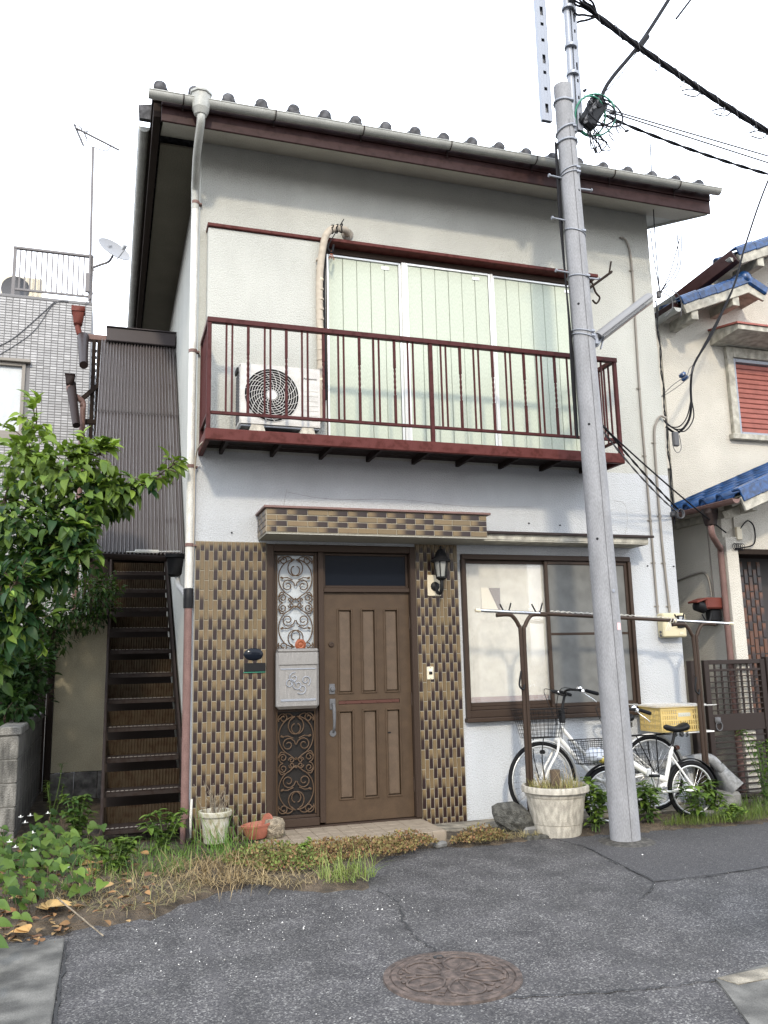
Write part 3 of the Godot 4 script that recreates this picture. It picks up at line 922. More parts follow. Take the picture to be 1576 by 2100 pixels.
	bb(s, Vector3(2.665, 0.12, -0.14), Vector3(2.722, 2.565, 0.03), 0.004)
	bb(s, Vector3(1.376, 2.5, -0.14), Vector3(2.664, 2.565, 0.03), 0.004)
	bb(s, Vector3(1.785, 0.14, -0.13), Vector3(1.835, 2.499, 0.012), 0.004)
	bb(s, Vector3(1.836, 2.135, -0.13), Vector3(2.664, 2.175, 0.005), 0.004)
	bb(s, Vector3(1.36, 0.12, -0.0), Vector3(1.372, 2.5, 0.036), 0.003)
	bb(s, Vector3(2.67, 0.12, -0.0), Vector3(2.682, 2.5, 0.036), 0.003)
	bb(s, Vector3(1.31, 0.1, -0.14), Vector3(2.722, 0.119, 0.02), 0.003)
	var df := obj("door_frame", s, M.bronze, H)
	s = S()
	frame(s, 1.838, 2.177, 2.662, 2.498, 0.022, -0.03, -0.06)
	var tr := obj("transom", s, M.bronze, H)
	s = S()
	bb(s, Vector3(1.86, 2.199, -0.05), Vector3(2.64, 2.476, -0.044))
	obj("pane", s, M.glass_dark, tr)
	s = S()
	var dh := []
	for c in [[1.975, 2.1], [2.2, 2.325], [2.42, 2.545]]:
		dh.append([c[0], 1.235, c[1], 1.975]); dh.append([c[0], 0.32, c[1], 1.07])
	dh.append([1.97, 1.13, 2.55, 1.165])
	holed(s, 1.838, 0.125, 2.662, 2.133, -0.03, -0.06, dh)
	var door := obj("front_door", s, M.door, H)
	s = S()
	bb(s, Vector3(1.838, 0.125, -0.075), Vector3(2.662, 2.133, -0.061))
	obj("door_core", s, M.door, door)
	for h in dh.slice(0, 6):
		s = S()
		frame(s, h[0] - 0.012, h[1] - 0.012, h[2] + 0.012, h[3] + 0.012, 0.016, -0.02, -0.0295, 0.004)
		obj("moulding", s, M.door, door)
		s = S()
		bb(s, Vector3(h[0] + 0.006, h[1] + 0.006, -0.0605), Vector3(h[2] - 0.006, h[3] - 0.006, -0.04), 0.012)
		obj("panel", s, M.door_panel, door)
	s = S()
	bb(s, Vector3(1.972, 1.132, -0.0605), Vector3(2.548, 1.163, -0.034), 0.003)
	for k in 4: box(s, Vector3(2.04 + k * 0.15, 1.148, -0.034), Vector3(0.02, 0.02, 0.006), 0.002, Basis(Vector3.BACK, PI / 4))
	obj("ornament_strip", s, M.slot_red, door)
	s = S()
	bb(s, Vector3(2.405, 0.86, -0.04), Vector3(2.46, 0.872, -0.036))
	obj("letter_slit", s, M.black, door)
	s = S()
	lathe(s, [Vector2(0.022, 0), Vector2(0.026, 0.006), Vector2(0.022, 0.014), Vector2(0.014, 0.016), Vector2(0.012, 0.012), Vector2(0, 0.012)], 14, Transform3D(Basis(Vector3.RIGHT, PI / 2), Vector3(1.908, 1.665, -0.03)))
	obj("lock", s, M.bronze, door)
	s = S()
	lathe(s, [Vector2(0.028, 0), Vector2(0.03, 0.008), Vector2(0.018, 0.014), Vector2(0.016, 0.03), Vector2(0.0, 0.032)], 14, Transform3D(Basis(Vector3.RIGHT, PI / 2), Vector3(1.91, 1.27, -0.03)))
	bb(s, Vector3(1.884, 1.225, -0.029), Vector3(1.936, 1.315, -0.022), 0.004)
	obj("lock", s, M.cable_grey, door)
	s = S()
	bb(s, Vector3(1.886, 1.09, -0.03), Vector3(1.94, 1.185, -0.02), 0.004)
	lathe(s, [Vector2(0.03, 0), Vector2(0.03, 0.01), Vector2(0.0, 0.016)], 10, Transform3D(Basis(Vector3.RIGHT, PI / 2), Vector3(1.913, 0.885, -0.03)))
	tube(s, curve([Vector3(1.913, 1.14, -0.02), Vector3(1.913, 1.125, 0.02), Vector3(1.913, 1.06, 0.035), Vector3(1.913, 0.95, 0.03), Vector3(1.913, 0.9, -0.01)], 5), [0.012, 0.012, 0.013, 0.013, 0.014, 0.014, 0.015, 0.015, 0.016, 0.016, 0.015, 0.015, 0.014, 0.013, 0.012, 0.012, 0.012, 0.011, 0.011, 0.01, 0.01], 8)
	obj("handle", s, M.cable_grey, door)
	for y in [1.85, 1.15, 0.4]:
		s = S()
		tube(s, [Vector3(2.665, y - 0.06, -0.022), Vector3(2.665, y + 0.06, -0.022)], 0.009, 8)
		obj("hinge", s, M.bronze, door)
	# ---- side light with wrought grille
	s = S()
	frame(s, 1.377, 0.19, 1.783, 2.498, 0.025, -0.02, -0.08)
	bb(s, Vector3(1.402, 1.085, -0.08), Vector3(1.758, 1.115, -0.021), 0.003)
	bb(s, Vector3(1.377, 0.121, -0.1), Vector3(1.783, 0.189, 0.0), 0.004)
	var sl := obj("side_light", s, M.bronze, H)
	s = S()
	bb(s, Vector3(1.402, 1.116, -0.07), Vector3(1.758, 2.474, -0.062))
	obj("pane", s, M.frosted, sl)
	s = S()
	bb(s, Vector3(1.402, 0.216, -0.07), Vector3(1.758, 1.084, -0.062))
	obj("pane", s, M.glass_smoke, sl)
	for g in [[0.225, 1.08], [1.12, 1.6], [1.61, 2.47]]:
		s = S()
		scrollwork(s, 1.415, g[0] + 0.005, 1.745, g[1] - 0.005, -0.028)
		obj("grille", s, M.wrought, sl)
	s = S()
	for x in [1.41, 1.75]:
		bb(s, Vector3(x - 0.005, 0.22, -0.034), Vector3(x + 0.005, 2.47, -0.02), 0.002)
	obj("grille_bar", s, M.wrought, sl)
	# ---- doorstep laid with square tiles
	s = S()
	bb(s, Vector3(1.2, -0.1, 0.017), Vector3(2.71, 0.1, 0.6), 0.003)
	var ds := obj("doorstep", s, M.grout, H)
	for i in 13:
		for j in 4:
			s = S()
			var x := 1.206 + i * 0.1155; var z := 0.022 + j * 0.144
			bb(s, Vector3(x, 0.1005, z), Vector3(x + 0.112, 0.109 + rng.randf() * 0.0015, z + 0.1405), 0.002)
			obj("step_tile", s, M.doorstep_tile, ds)
		s = S()
		bb(s, Vector3(1.206 + i * 0.1155, 0.0, 0.6005), Vector3(1.318 + i * 0.1155, 0.107, 0.608), 0.002)
		obj("step_tile", s, M.doorstep_tile, ds)
	for j in 4:
		s = S()
		bb(s, Vector3(2.7105, 0.0, 0.022 + j * 0.144), Vector3(2.718, 0.107, 0.1625 + j * 0.144), 0.002)
		obj("step_tile", s, M.doorstep_tile, ds)
	# ---- conduits on the right of the facade
	s = S()
	tube(s, curve([Vector3(5.27, 6.1, 0.012), Vector3(5.33, 6.08, 0.02), Vector3(5.375, 5.98, 0.018), Vector3(5.39, 5.8, 0.016), Vector3(5.39, 5.5, 0.016), Vector3(5.365, 4.3, 0.016), Vector3(5.37, 3.2, 0.016), Vector3(5.372, 1.93, 0.016)], 4), 0.012, 7)
	obj("conduit", s, M.conduit, H)
	s = S()
	tube(s, curve([Vector3(5.645, 4.02, 0.06), Vector3(5.6, 4.05, 0.03), Vector3(5.55, 3.99, 0.02), Vector3(5.508, 3.85, 0.016), Vector3(5.495, 3.4, 0.016), Vector3(5.492, 2.7, 0.016), Vector3(5.518, 1.94, 0.016)], 4), 0.013, 7)
	obj("conduit", s, M.conduit, H)
	for p in [[5.39, 5.72], [5.362, 4.35], [5.366, 3.6], [5.37, 2.9], [5.372, 2.45], [5.372, 2.0], [5.5, 3.75], [5.494, 2.95], [5.498, 2.45], [5.515, 2.0]]:
		s = S()
		bb(s, Vector3(p[0] - 0.03, p[1] - 0.007, 0.001), Vector3(p[0] + 0.03, p[1] + 0.007, 0.006))
		tube(s, [Vector3(p[0], p[1] - 0.008, 0.016), Vector3(p[0], p[1] + 0.008, 0.016)], 0.017, 7)
		obj("conduit_clip", s, M.conduit, H)
	s = S()
	lathe(s, [Vector2(0.06, 0), Vector2(0.06, 0.02), Vector2(0.045, 0.03), Vector2(0.03, 0.02), Vector2(0, 0.02)], 14, Transform3D(Basis(Vector3.RIGHT, PI / 2), Vector3(2.11, 5.68, 0.0)))
	obj("pipe_flange", s, M.conduit, H)
	for p in [[1.0, 2.66], [1.9, 2.9], [2.9, 2.86], [3.95, 2.83], [5.3, 2.42], [5.62, 2.42], [4.3, 2.82]]:
		s = S()
		box(s, Vector3(p[0], p[1], 0.006), Vector3(0.012, 0.012, 0.014))
		obj("bolt", s, M.black, H)

func build_wall_things() -> void:
	var s: SurfaceTool
	# outdoor unit on the balcony
	var a := thing("air_conditioner_unit", "white outdoor air conditioner unit with round fan grille standing on the balcony", "air conditioner", Vector3(1.35, 3.445, 0.32))
	var x0 := 1.0; var x1 := 1.71; var y0 := 3.54; var y1 := 4.085; var zf := 0.46; var zb := 0.19
	s = S()
	var hl := []
	bb(s, Vector3(x0, y0, zb), Vector3(x1, y1, zf - 0.02), 0.012)
	bb(s, Vector3(x0 - 0.004, y1 - 0.02, zb - 0.003), Vector3(x1 + 0.004, y1 + 0.006, zf - 0.015), 0.008)
	obj("casing", s, M.ac_white, a)
	s = S()   # front panel with a round opening
	flat(s)
	var fc := Vector2(1.275, 3.81); var fr := 0.24
	var rc := [Vector2(x0 + 0.004, y0 + 0.004), Vector2(x1 - 0.004, y1 - 0.004)]
	for k in 48:
		var q := []
		for e in [k, k + 1]:
			var d := Vector2(cos(TAU * e / 48.0), sin(TAU * e / 48.0))
			var tx: float = ((rc[1].x if d.x > 0 else rc[0].x) - fc.x) / (d.x if absf(d.x) > 1e-5 else 1e-5)
			var ty: float = ((rc[1].y if d.y > 0 else rc[0].y) - fc.y) / (d.y if absf(d.y) > 1e-5 else 1e-5)
			var o: Vector2 = fc + d * minf(absf(tx), absf(ty))
			q.append([fc + d * fr, o])
		var i0: Vector2 = q[0][0]; var o0: Vector2 = q[0][1]; var i1: Vector2 = q[1][0]; var o1: Vector2 = q[1][1]
		quad(s, Vector3(i0.x, i0.y, zf), Vector3(o0.x, o0.y, zf), Vector3(o1.x, o1.y, zf), Vector3(i1.x, i1.y, zf))
		quad(s, Vector3(i0.x, i0.y, zf), Vector3(i1.x, i1.y, zf), Vector3(i1.x, i1.y, zf - 0.018), Vector3(i0.x, i0.y, zf - 0.018))
	for r in [[Vector3(x0 + 0.004, y0 + 0.004, zf - 0.02), Vector3(x1 - 0.004, y0 + 0.006, zf - 0.0005)], [Vector3(x0 + 0.004, y1 - 0.006, zf - 0.02), Vector3(x1 - 0.004, y1 - 0.004, zf - 0.0005)], [Vector3(x0 + 0.004, y0 + 0.007, zf - 0.02), Vector3(x0 + 0.006, y1 - 0.007, zf - 0.0005)], [Vector3(x1 - 0.006, y0 + 0.007, zf - 0.02), Vector3(x1 - 0.004, y1 - 0.007, zf - 0.0005)]]:
		bb(s, r[0], r[1])
	# corner triangles that the rays from the fan miss are closed by strips of the casing front
	for c in [[x0 + 0.004, y0 + 0.004], [x1 - 0.004, y0 + 0.004], [x0 + 0.004, y1 - 0.004], [x1 - 0.004, y1 - 0.004]]:
		bb(s, Vector3(c[0], c[1], zf - 0.018), Vector3(lerpf(c[0], 1.355, 0.22), lerpf(c[1], 3.81, 0.12), zf - 0.0012))
	obj("front_panel", s, M.ac_white, a)
	s = S()
	lathe(s, [Vector2(0.0, 0.0), Vector2(fr, 0.0)], 32, Transform3D(Basis(Vector3.RIGHT, PI / 2), Vector3(fc.x, fc.y, zf - 0.0185)))
	obj("fan_opening", s, M.dark_room, a)
	s = S()
	for r in 10:
		var ring := []
		var rr := 0.05 + r * 0.021
		for k in 40: ring.append(Vector3(fc.x + cos(TAU * k / 40) * rr, fc.y + sin(TAU * k / 40) * rr, zf + 0.004))
		tube(s, ring, 0.0027, 4, true)
	for k in 20:
		var sp := []
		for i in 9:
			var t := i / 8.0
			var an := TAU * k / 20.0 + t * 0.75
			sp.append(Vector3(fc.x + cos(an) * lerpf(0.04, fr, t), fc.y + sin(an) * lerpf(0.04, fr, t), zf + 0.0065))
		tube(s, sp, 0.0025, 4)
	lathe(s, [Vector2(0.045, 0), Vector2(0.042, 0.01), Vector2(0, 0.012)], 16, Transform3D(Basis(Vector3.RIGHT, PI / 2), Vector3(fc.x, fc.y, zf)))
	obj("fan_grille", s, M.white_paint, a)
	s = S()
	for y in 7:
		bb(s, Vector3(x1 - 0.18, y0 + 0.06 + y * 0.045, zf + 0.0005), Vector3(x1 - 0.02, y0 + 0.064 + y * 0.045, zf + 0.003))
	obj("louver", s, M.pvc_white, a)
	s = S()
	for y in 15:
		for z in 5:
			bb(s, Vector3(x0 - 0.004, y0 + 0.04 + y * 0.03, zb + 0.03 + z * 0.042), Vector3(x0 + 0.001, y0 + 0.06 + y * 0.03, zb + 0.06 + z * 0.042))
	obj("side_vent", s, M.cable_grey, a)
	s = S()
	bb(s, Vector3(x0 - 0.02, y1 - 0.06, zb + 0.06), Vector3(x0, y1 - 0.01, zb + 0.18), 0.006)
	obj("side_grip", s, M.black, a)
	var txt := TextMesh.new()
	var sf := SystemFont.new(); sf.font_names = PackedStringArray(["Droid Sans"]); sf.font_weight = 700
	txt.font = sf; txt.text = "Panasonic"; txt.font_size = 32; txt.pixel_size = 0.00078; txt.depth = 0.0015; txt.curve_step = 2.0
	inst("lettering", txt, M.black, Transform3D(Basis(), Vector3(x1 - 0.092, y1 - 0.1, zf + 0.001)), a)
	s = S()
	bb(s, Vector3(x0 + 0.01, 3.52, zb + 0.01), Vector3(x1 - 0.01, 3.538, zf - 0.01), 0.004)
	obj("base_pan", s, M.galvanised, a)
	for fx in [1.14, 1.58]:
		s = S()
		for z in [0.2]:
			var pr := PackedVector2Array([Vector2(-0.075, 0), Vector2(0.075, 0), Vector2(0.05, 0.073), Vector2(-0.05, 0.073)])
			prism(s, pr, 0.17, 0.52, Transform3D(Basis(), Vector3(fx, 3.446, 0)))
		obj("foot", s, M.pot_white, a)
	# refrigerant pipe wrapped in tape
	var p := thing("refrigerant_pipe", "beige tape-wrapped pipe bending from the wall down to the air conditioner", "pipe", Vector3(1.8, 4.6, 0.14))
	s = S()
	tube(s, curve([Vector3(2.11, 5.68, 0.01), Vector3(2.06, 5.66, 0.12), Vector3(1.95, 5.62, 0.2), Vector3(1.86, 5.56, 0.215), Vector3(1.815, 5.42, 0.2), Vector3(1.785, 5.1, 0.165), Vector3(1.785, 4.6, 0.16), Vector3(1.79, 4.2, 0.16), Vector3(1.785, 3.9, 0.17), Vector3(1.77, 3.72, 0.22), Vector3(1.72, 3.66, 0.28)], 5), 0.034, 12)
	obj("wrapped_tube", s, M.tape, p)
	for k in 16:
		s = S()
		var y := 5.3 - k * 0.1
		tube(s, [Vector3(1.789, y, 0.163), Vector3(1.788, y - 0.02, 0.163)], 0.036, 12)
		obj("tape_turn", s, M.ivory if k % 5 == 2 else M.tape, p)
	s = S()
	for k in 3:
		var wr := []
		for i in 13: wr.append(Vector3(1.9 + 0.045 * k + 0.01 * sin(i * 0.9), 5.6 + 0.012 * k + 0.041 * sin(TAU * i / 12), 0.21 + 0.041 * cos(TAU * i / 12)))
		tube(s, wr, 0.006, 5)
	bar(s, Vector3(2.02, 5.72, 0.21), Vector3(1.87, 5.45, 0.2), 0.02, 0.008)
	tube(s, curve([Vector3(1.87, 5.45, 0.2), Vector3(1.86, 5.4, 0.2), Vector3(1.9, 5.36, 0.2), Vector3(1.92, 5.45, 0.19)], 3), 0.012, 6)
	tube(s, curve([Vector3(1.855, 5.45, 0.19), Vector3(1.83, 5.2, 0.17), Vector3(1.83, 4.6, 0.17), Vector3(1.835, 3.9, 0.17)], 4), 0.011, 6)
	obj("cable", s, M.cable, p)
	s = S()
	for k in 3:
		tube(s, [Vector3(1.895, 5.38, 0.2), Vector3(1.87 + k * 0.025, 5.29 + 0.01 * (k % 2), 0.2)], 0.004, 5)
	obj("wire_end", s, M.copper, p)
	# wall lantern
	var l := thing("wall_lantern", "black carriage lantern hung on the tiled pier right of the door", "lamp", Vector3(2.9, 2.15, 0.03))
	s = S()
	bb(s, Vector3(2.835, 2.1, 0.022), Vector3(2.97, 2.3, 0.034), 0.005)
	obj("backplate", s, M.ivory, l)
	s = S()
	lathe(s, [Vector2(0.045, 0), Vector2(0.04, 0.02), Vector2(0.02, 0.03), Vector2(0, 0.03)], 14, Transform3D(Basis(Vector3.RIGHT, PI / 2), Vector3(2.91, 2.19, 0.034)))
	tube(s, curve([Vector3(2.91, 2.18, 0.05), Vector3(2.915, 2.13, 0.08), Vector3(2.925, 2.12, 0.12), Vector3(2.93, 2.16, 0.15), Vector3(2.93, 2.26, 0.15)], 5), 0.017, 8)
	lathe(s, [Vector2(0.02, 0), Vector2(0.05, 0.02), Vector2(0.052, 0.035), Vector2(0.0, 0.035)], 12, Transform3D(Basis(), Vector3(2.93, 2.235, 0.15)))
	obj("bracket", s, M.black, l)
	s = S()
	lathe(s, [Vector2(0.045, 0), Vector2(0.066, 0.14)], 6, Transform3D(Basis(), Vector3(2.93, 2.27, 0.15)), false)
	obj("lantern_glass", s, M.lamp_glass, l)
	s = S()
	for k in 6:
		var an := TAU * k / 6
		tube(s, [Vector3(2.93 + cos(an) * 0.047, 2.268, 0.15 - sin(an) * 0.047), Vector3(2.93 + cos(an) * 0.068, 2.412, 0.15 - sin(an) * 0.068)], 0.006, 5)
	lathe(s, [Vector2(0.0, 0.0), Vector2(0.095, 0.0), Vector2(0.098, 0.012), Vector2(0.06, 0.05), Vector2(0.045, 0.09), Vector2(0.02, 0.12), Vector2(0.01, 0.125), Vector2(0.013, 0.14), Vector2(0.0, 0.155)], 12, Transform3D(Basis(), Vector3(2.93, 2.41, 0.15)))
	obj("lantern_cap", s, M.black, l)
	# door intercom
	var d := thing("doorbell", "ivory doorbell plate on the tiled pier right of the brown door", "doorbell", Vector3(2.835, 1.39, 0.024))
	s = S()
	bb(s, Vector3(2.802, 1.328, 0.022), Vector3(2.868, 1.446, 0.036), 0.005)
	obj("plate", s, M.ivory, d)
	s = S()
	bb(s, Vector3(2.82, 1.375, 0.0365), Vector3(2.852, 1.4, 0.044), 0.003)
	obj("button", s, M.black, d)
	s = S()
	bb(s, Vector3(2.82, 1.402, 0.0365), Vector3(2.852, 1.425, 0.04), 0.002)
	obj("name_slip", s, M.white_paint, d)
	for y in [1.338, 1.436]:
		s = S()
		box(s, Vector3(2.835, y, 0.037), Vector3(0.006, 0.006, 0.003))
		obj("screw", s, M.bronze, d)
	# name plates left of the side light
	s = S()
	lathe(s, [Vector2(0.0, 0.014), Vector2(0.07, 0.012), Vector2(0.085, 0.004), Vector2(0.085, 0)], 24, Transform3D(Basis(Vector3.RIGHT, PI / 2).scaled(Vector3(1, 0.62, 1)), Vector3(1.195, 1.59, 0.023)))
	tag(obj("oval_plaque", s, M.glass_dark), "glossy black oval plaque on the tiles left of the entrance grille", "plaque")
	var np := thing("name_board", "small black rectangular board with green edge under the oval plaque", "name board", Vector3(1.2, 1.48, 0.025))
	s = S()
	bb(s, Vector3(1.115, 1.44, 0.023), Vector3(1.3, 1.515, 0.04), 0.004)
	obj("board", s, M.black, np)
	s = S()
	bb(s, Vector3(1.108, 1.432, 0.0225), Vector3(1.3, 1.4395, 0.038), 0.002)
	obj("edge_strip", s, M.cable_green, np)
	# letter box hung on the grille
	var mb := thing("letter_box", "dented silver letter box with a copper rosette hung on the entrance grille", "letter box", Vector3(1.57, 1.1, 0.05))
	s = S()
	bb(s, Vector3(1.385, 1.115, 0.0), Vector3(1.765, 1.62, 0.1), 0.025)
	obj("box", s, M.mailbox, mb)
	s = S()
	bb(s, Vector3(1.4, 1.49, 0.1), Vector3(1.75, 1.6, 0.112), 0.01)
	bb(s, Vector3(1.395, 1.6, 0.02), Vector3(1.755, 1.632, 0.115), 0.01)
	obj("flap", s, M.mailbox, mb)
	s = S()
	for k in 5:
		tube(s, spiral(Vector2(1.5 + k * 0.035, 1.33 + 0.05 * sin(k * 1.7)), 0.05, 0.012, k * 1.3, 1.2, 0.104), 0.005, 6)
	bb(s, Vector3(1.42, 1.18, 0.1), Vector3(1.73, 1.2, 0.106), 0.003)
	bb(s, Vector3(1.42, 1.45, 0.1), Vector3(1.73, 1.462, 0.106), 0.003)
	obj("relief", s, M.galvanised, mb)
	s = S()
	lathe(s, [Vector2(0.048, 0), Vector2(0.05, 0.012), Vector2(0.03, 0.025), Vector2(0.02, 0.02), Vector2(0, 0.03)], 18, Transform3D(Basis(Vector3.RIGHT, PI / 2), Vector3(1.605, 1.665, 0.05)))
	obj("rosette", s, M.copper, mb)
	# electricity meter
	var e := thing("electricity_meter", "ivory electricity meter cabinet with dark window at the right end of the facade", "electricity meter", Vector3(5.5, 1.67, 0.06))
	s = S()
	bb(s, Vector3(5.36, 1.68, 0.001), Vector3(5.64, 1.925, 0.11), 0.014)
	obj("cabinet", s, M.meter_box, e)
	s = S()
	bb(s, Vector3(5.52, 1.775, 0.105), Vector3(5.61, 1.9, 0.135), 0.01)
	obj("meter_cover", s, M.black, e)
	s = S()
	bb(s, Vector3(5.535, 1.85, 0.1352), Vector3(5.595, 1.885, 0.138), 0.002)
	obj("display", s, M.pvc_grey, e)
	s = S()
	bb(s, Vector3(5.545, 1.705, 0.1102), Vector3(5.59, 1.73, 0.114), 0.002)
	obj("label", s, M.ivory, e)
	for y in [1.7, 1.735]:
		s = S()
		lathe(s, [Vector2(0.014, 0), Vector2(0.014, 0.012), Vector2(0, 0.012)], 10, Transform3D(Basis(Vector3.BACK, PI / 2), Vector3(5.361, y, 0.06)))
		obj("knockout", s, M.cable_grey, e)

func steel_channel(s: SurfaceTool, a: Vector3, b: Vector3, w: float) -> void:
	# slotted channel: web with slots, two flanges
	var n := 16
	var d := (b - a)
	bar(s, a + Vector3(-w / 2, 0, -0.02), b + Vector3(-w / 2, 0, -0.02), 0.006, 0.05)
	bar(s, a + Vector3(w / 2, 0, -0.02), b + Vector3(w / 2, 0, -0.02), 0.006, 0.05)
	for sd in [-1, 1]:
		bar(s, a + Vector3(sd * w * 0.33, 0, 0), b + Vector3(sd * w * 0.33, 0, 0), w * 0.34 - 0.001, 0.006)
	bar(s, a + Vector3(0, 0, -0.035), b + Vector3(0, 0, -0.035), w * 0.9, 0.004)
	for i in n:
		var t0 := (i + 0.0) / n; var t1 := (i + (0.45 if i % 3 == 0 else 0.8)) / n
		bar(s, a + d * t0, a + d * t1, w * 0.315, 0.0055)

func build_pole() -> void:
	var P := thing("utility_pole", "tall grey concrete utility pole with step bolts and steel bands before the house", "utility pole", Vector3(4.08, 0, 1.13))
	var base := Vector3(4.08, 0, 1.13); var top := Vector3(3.965, 6.9, 1.12)
	var at := func(y: float) -> Vector3: return base.lerp(top, y / 6.9)
	var rad := func(y: float) -> float: return lerpf(0.123, 0.084, y / 6.9)
	var s := S()
	var pts := []; var rs := []
	for i in 15:
		var y := -0.2 + 7.1 * i / 14.0
		pts.append(at.call(y)); rs.append(rad.call(y))
	tube(s, pts, rs, 28)
	obj("shaft", s, M.pole, P)
	s = S()
	tube(s, [at.call(0.0) + Vector3(-0.02, 0, 0.1225), at.call(3.4) + Vector3(-0.015, 0, 0.1045), at.call(6.5) + Vector3(-0.012, 0, 0.0875)], 0.0022, 4)
	obj("mould_seam", s, M.cable_grey, P)
	for y in [6.72, 6.43, 6.3, 6.0, 5.96, 5.38, 4.93, 4.4, 4.36]:
		s = S()
		var c: Vector3 = at.call(y)
		var r: float = rad.call(y) + 0.004
		var tilt := rng.randf_range(-0.012, 0.012)
		var ring := []
		for k in 24: ring.append(c + Vector3(cos(TAU * k / 24) * r, tilt * sin(TAU * k / 24 + 1.0) * 3.0, sin(TAU * k / 24) * r))
		tube(s, ring, 0.007 if y < 6.2 else 0.013, 5, true)
		box(s, c + Vector3(0.04, tilt, r), Vector3(0.04, 0.022, 0.018), 0.003)
		obj("steel_band", s, M.galvanised, P)
	for q in [[5.93, -1], [5.85, 1], [5.5, -1], [4.98, -1], [4.95, 1]]:
		s = S()
		var c: Vector3 = at.call(q[0]); var r: float = rad.call(q[0])
		tube(s, [c + Vector3(q[1] * r * 0.9, 0, 0), c + Vector3(q[1] * (r + 0.13), 0.005, 0.0)], 0.009, 7)
		lathe(s, [Vector2(0.017, 0), Vector2(0.017, 0.012), Vector2(0, 0.012)], 8, Transform3D(Basis(Vector3.BACK, -q[1] * PI / 2), c + Vector3(q[1] * (r + 0.125), 0.005, 0)))
		obj("step_bolt", s, M.galvanised, P)
	for q in [[5.78, 0.4], [4.65, -0.75], [3.52, -0.7], [2.5, -0.8]]:
		s = S()
		var c: Vector3 = at.call(q[0]); var r: float = rad.call(q[0])
		lathe(s, [Vector2(0.012, 0), Vector2(0.009, 0.002), Vector2(0, 0.001)], 10, Transform3D(Basis(Vector3.RIGHT, PI / 2).rotated(Vector3.UP, q[1]), c + Vector3(sin(q[1]), 0, cos(q[1])) * (r - 0.0005)))
		obj("bolt_hole", s, M.black, P)
	s = S()
	lathe(s, [Vector2(0.26, -0.004), Vector2(0.21, 0.009), Vector2(0.15, 0.016), Vector2(0.118, 0.028)], 22, Transform3D(Basis(), P.position + Vector3(0.01, 0, 0)))
	obj("base_dirt", s, M.soil_grey, P)
	s = S()
	var c2: Vector3 = at.call(2.05)
	lathe(s, [Vector2(0.015, 0), Vector2(0.016, 0.004), Vector2(0.008, 0.006), Vector2(0, 0.003)], 12, Transform3D(Basis(Vector3.RIGHT, PI / 2).rotated(Vector3.UP, 0.12), c2 + Vector3(0.014, 0, 0.1105)))
	obj("survey_nail", s, M.galvanised, P)
	s = S()
	var c3: Vector3 = at.call(1.75)
	box(s, c3 + Vector3(0.043, 0, 0.1055), Vector3(0.045, 0.06, 0.002), 0.0, Basis(Vector3.UP, 0.38))
	obj("sticker", s, M.pink, P)
	s = S()
	steel_channel(s, Vector3(3.775, 6.5, 1.13), Vector3(3.79, 9.3, 1.13), 0.1)
	obj("steel_channel", s, M.galvanised, P)
	s = S()
	tube(s, [Vector3(4.03, 6.4, 1.16), Vector3(4.045, 7.2, 1.16), Vector3(4.06, 9.3, 1.16)], 0.034, 10)
	steel_channel(s, Vector3(4.09, 6.42, 1.19), Vector3(4.12, 9.3, 1.19), 0.05)
	obj("extension_pipe", s, M.galvanised, P)
	for y in [7.0, 7.3, 7.72]:
		s = S()
		tube(s, [Vector3(4.055, y, 1.17), Vector3(4.056, y + 0.03, 1.17)], 0.062, 10)
		obj("pipe_clamp", s, M.galvanised, P)
	# black cables running down the pole
	for k in 3:
		s = S()
		var ps := []
		for i in 9:
			var y := 6.3 - i * 0.36
			var c: Vector3 = at.call(y)
			ps.append(c + Vector3(-rad.call(y) * 0.92 - 0.022 - 0.014 * k + 0.008 * sin(i * 1.3 + k), 0, -0.03 + 0.012 * k))
		tube(s, curve(ps, 3), 0.008, 6)
		obj("riser_cable", s, M.cable, P)
	for k in 2:
		s = S()
		var ps := []
		for i in 8:
			var y := 6.1 - i * 0.42
			var c: Vector3 = at.call(y)
			ps.append(c + Vector3(rad.call(y) * 0.95 + 0.02 + 0.012 * sin(i * 1.1 + k * 2.0), 0, -0.02 - 0.02 * k))
		tube(s, curve(ps, 3), 0.004, 5)
		obj("riser_cable", s, M.cable, P)
	s = S()   # hook bracket on the right
	var hc: Vector3 = at.call(4.95)
	bar(s, hc + Vector3(0.08, -0.12, 0), hc + Vector3(0.33, 0.07, 0.05), 0.035, 0.02, 0.003)
	tube(s, [hc + Vector3(0.3, 0.05, 0.05), hc + Vector3(0.33, 0.17, 0.05)], 0.008, 6)
	tube(s, curve([hc + Vector3(0.12, -0.02, 0.02), hc + Vector3(0.16, -0.14, 0.02), hc + Vector3(0.2, -0.19, 0.02), hc + Vector3(0.16, -0.25, 0.02), hc + Vector3(0.12, -0.22, 0.02)], 4), 0.009, 6)
	obj("hook_bracket", s, M.wood_dark, P)
	# street light on an arm
	var L := thing("street_light", "slim fluorescent street light slanting out from the concrete pole", "street light", Vector3(4.2, 4.4, 1.05))
	var a := Vector3(4.2, 4.4, 1.05); var b := Vector3(4.84, 4.89, 1.0)
	var d := (b - a).normalized()
	var side := Vector3.BACK
	var up := side.cross(d).normalized()
	if up.y < 0: up = -up
	s = S()
	var bs := Basis(d, up, side)
	var hood := PackedVector2Array()
	for k in 13:
		var an := PI * k / 12.0
		hood.append(Vector2(cos(an) * 0.075, sin(an) * 0.055))
	prism(s, hood, 0.0, a.distance_to(b), Transform3D(Basis(side, up, d), a))
	obj("hood", s, M.dish_grey, L)
	s = S()
	bar(s, a - up * 0.006, b - up * 0.006, 0.13, 0.008, 0.002, up)
	obj("reflector", s, M.dish_grey, L)
	s = S()
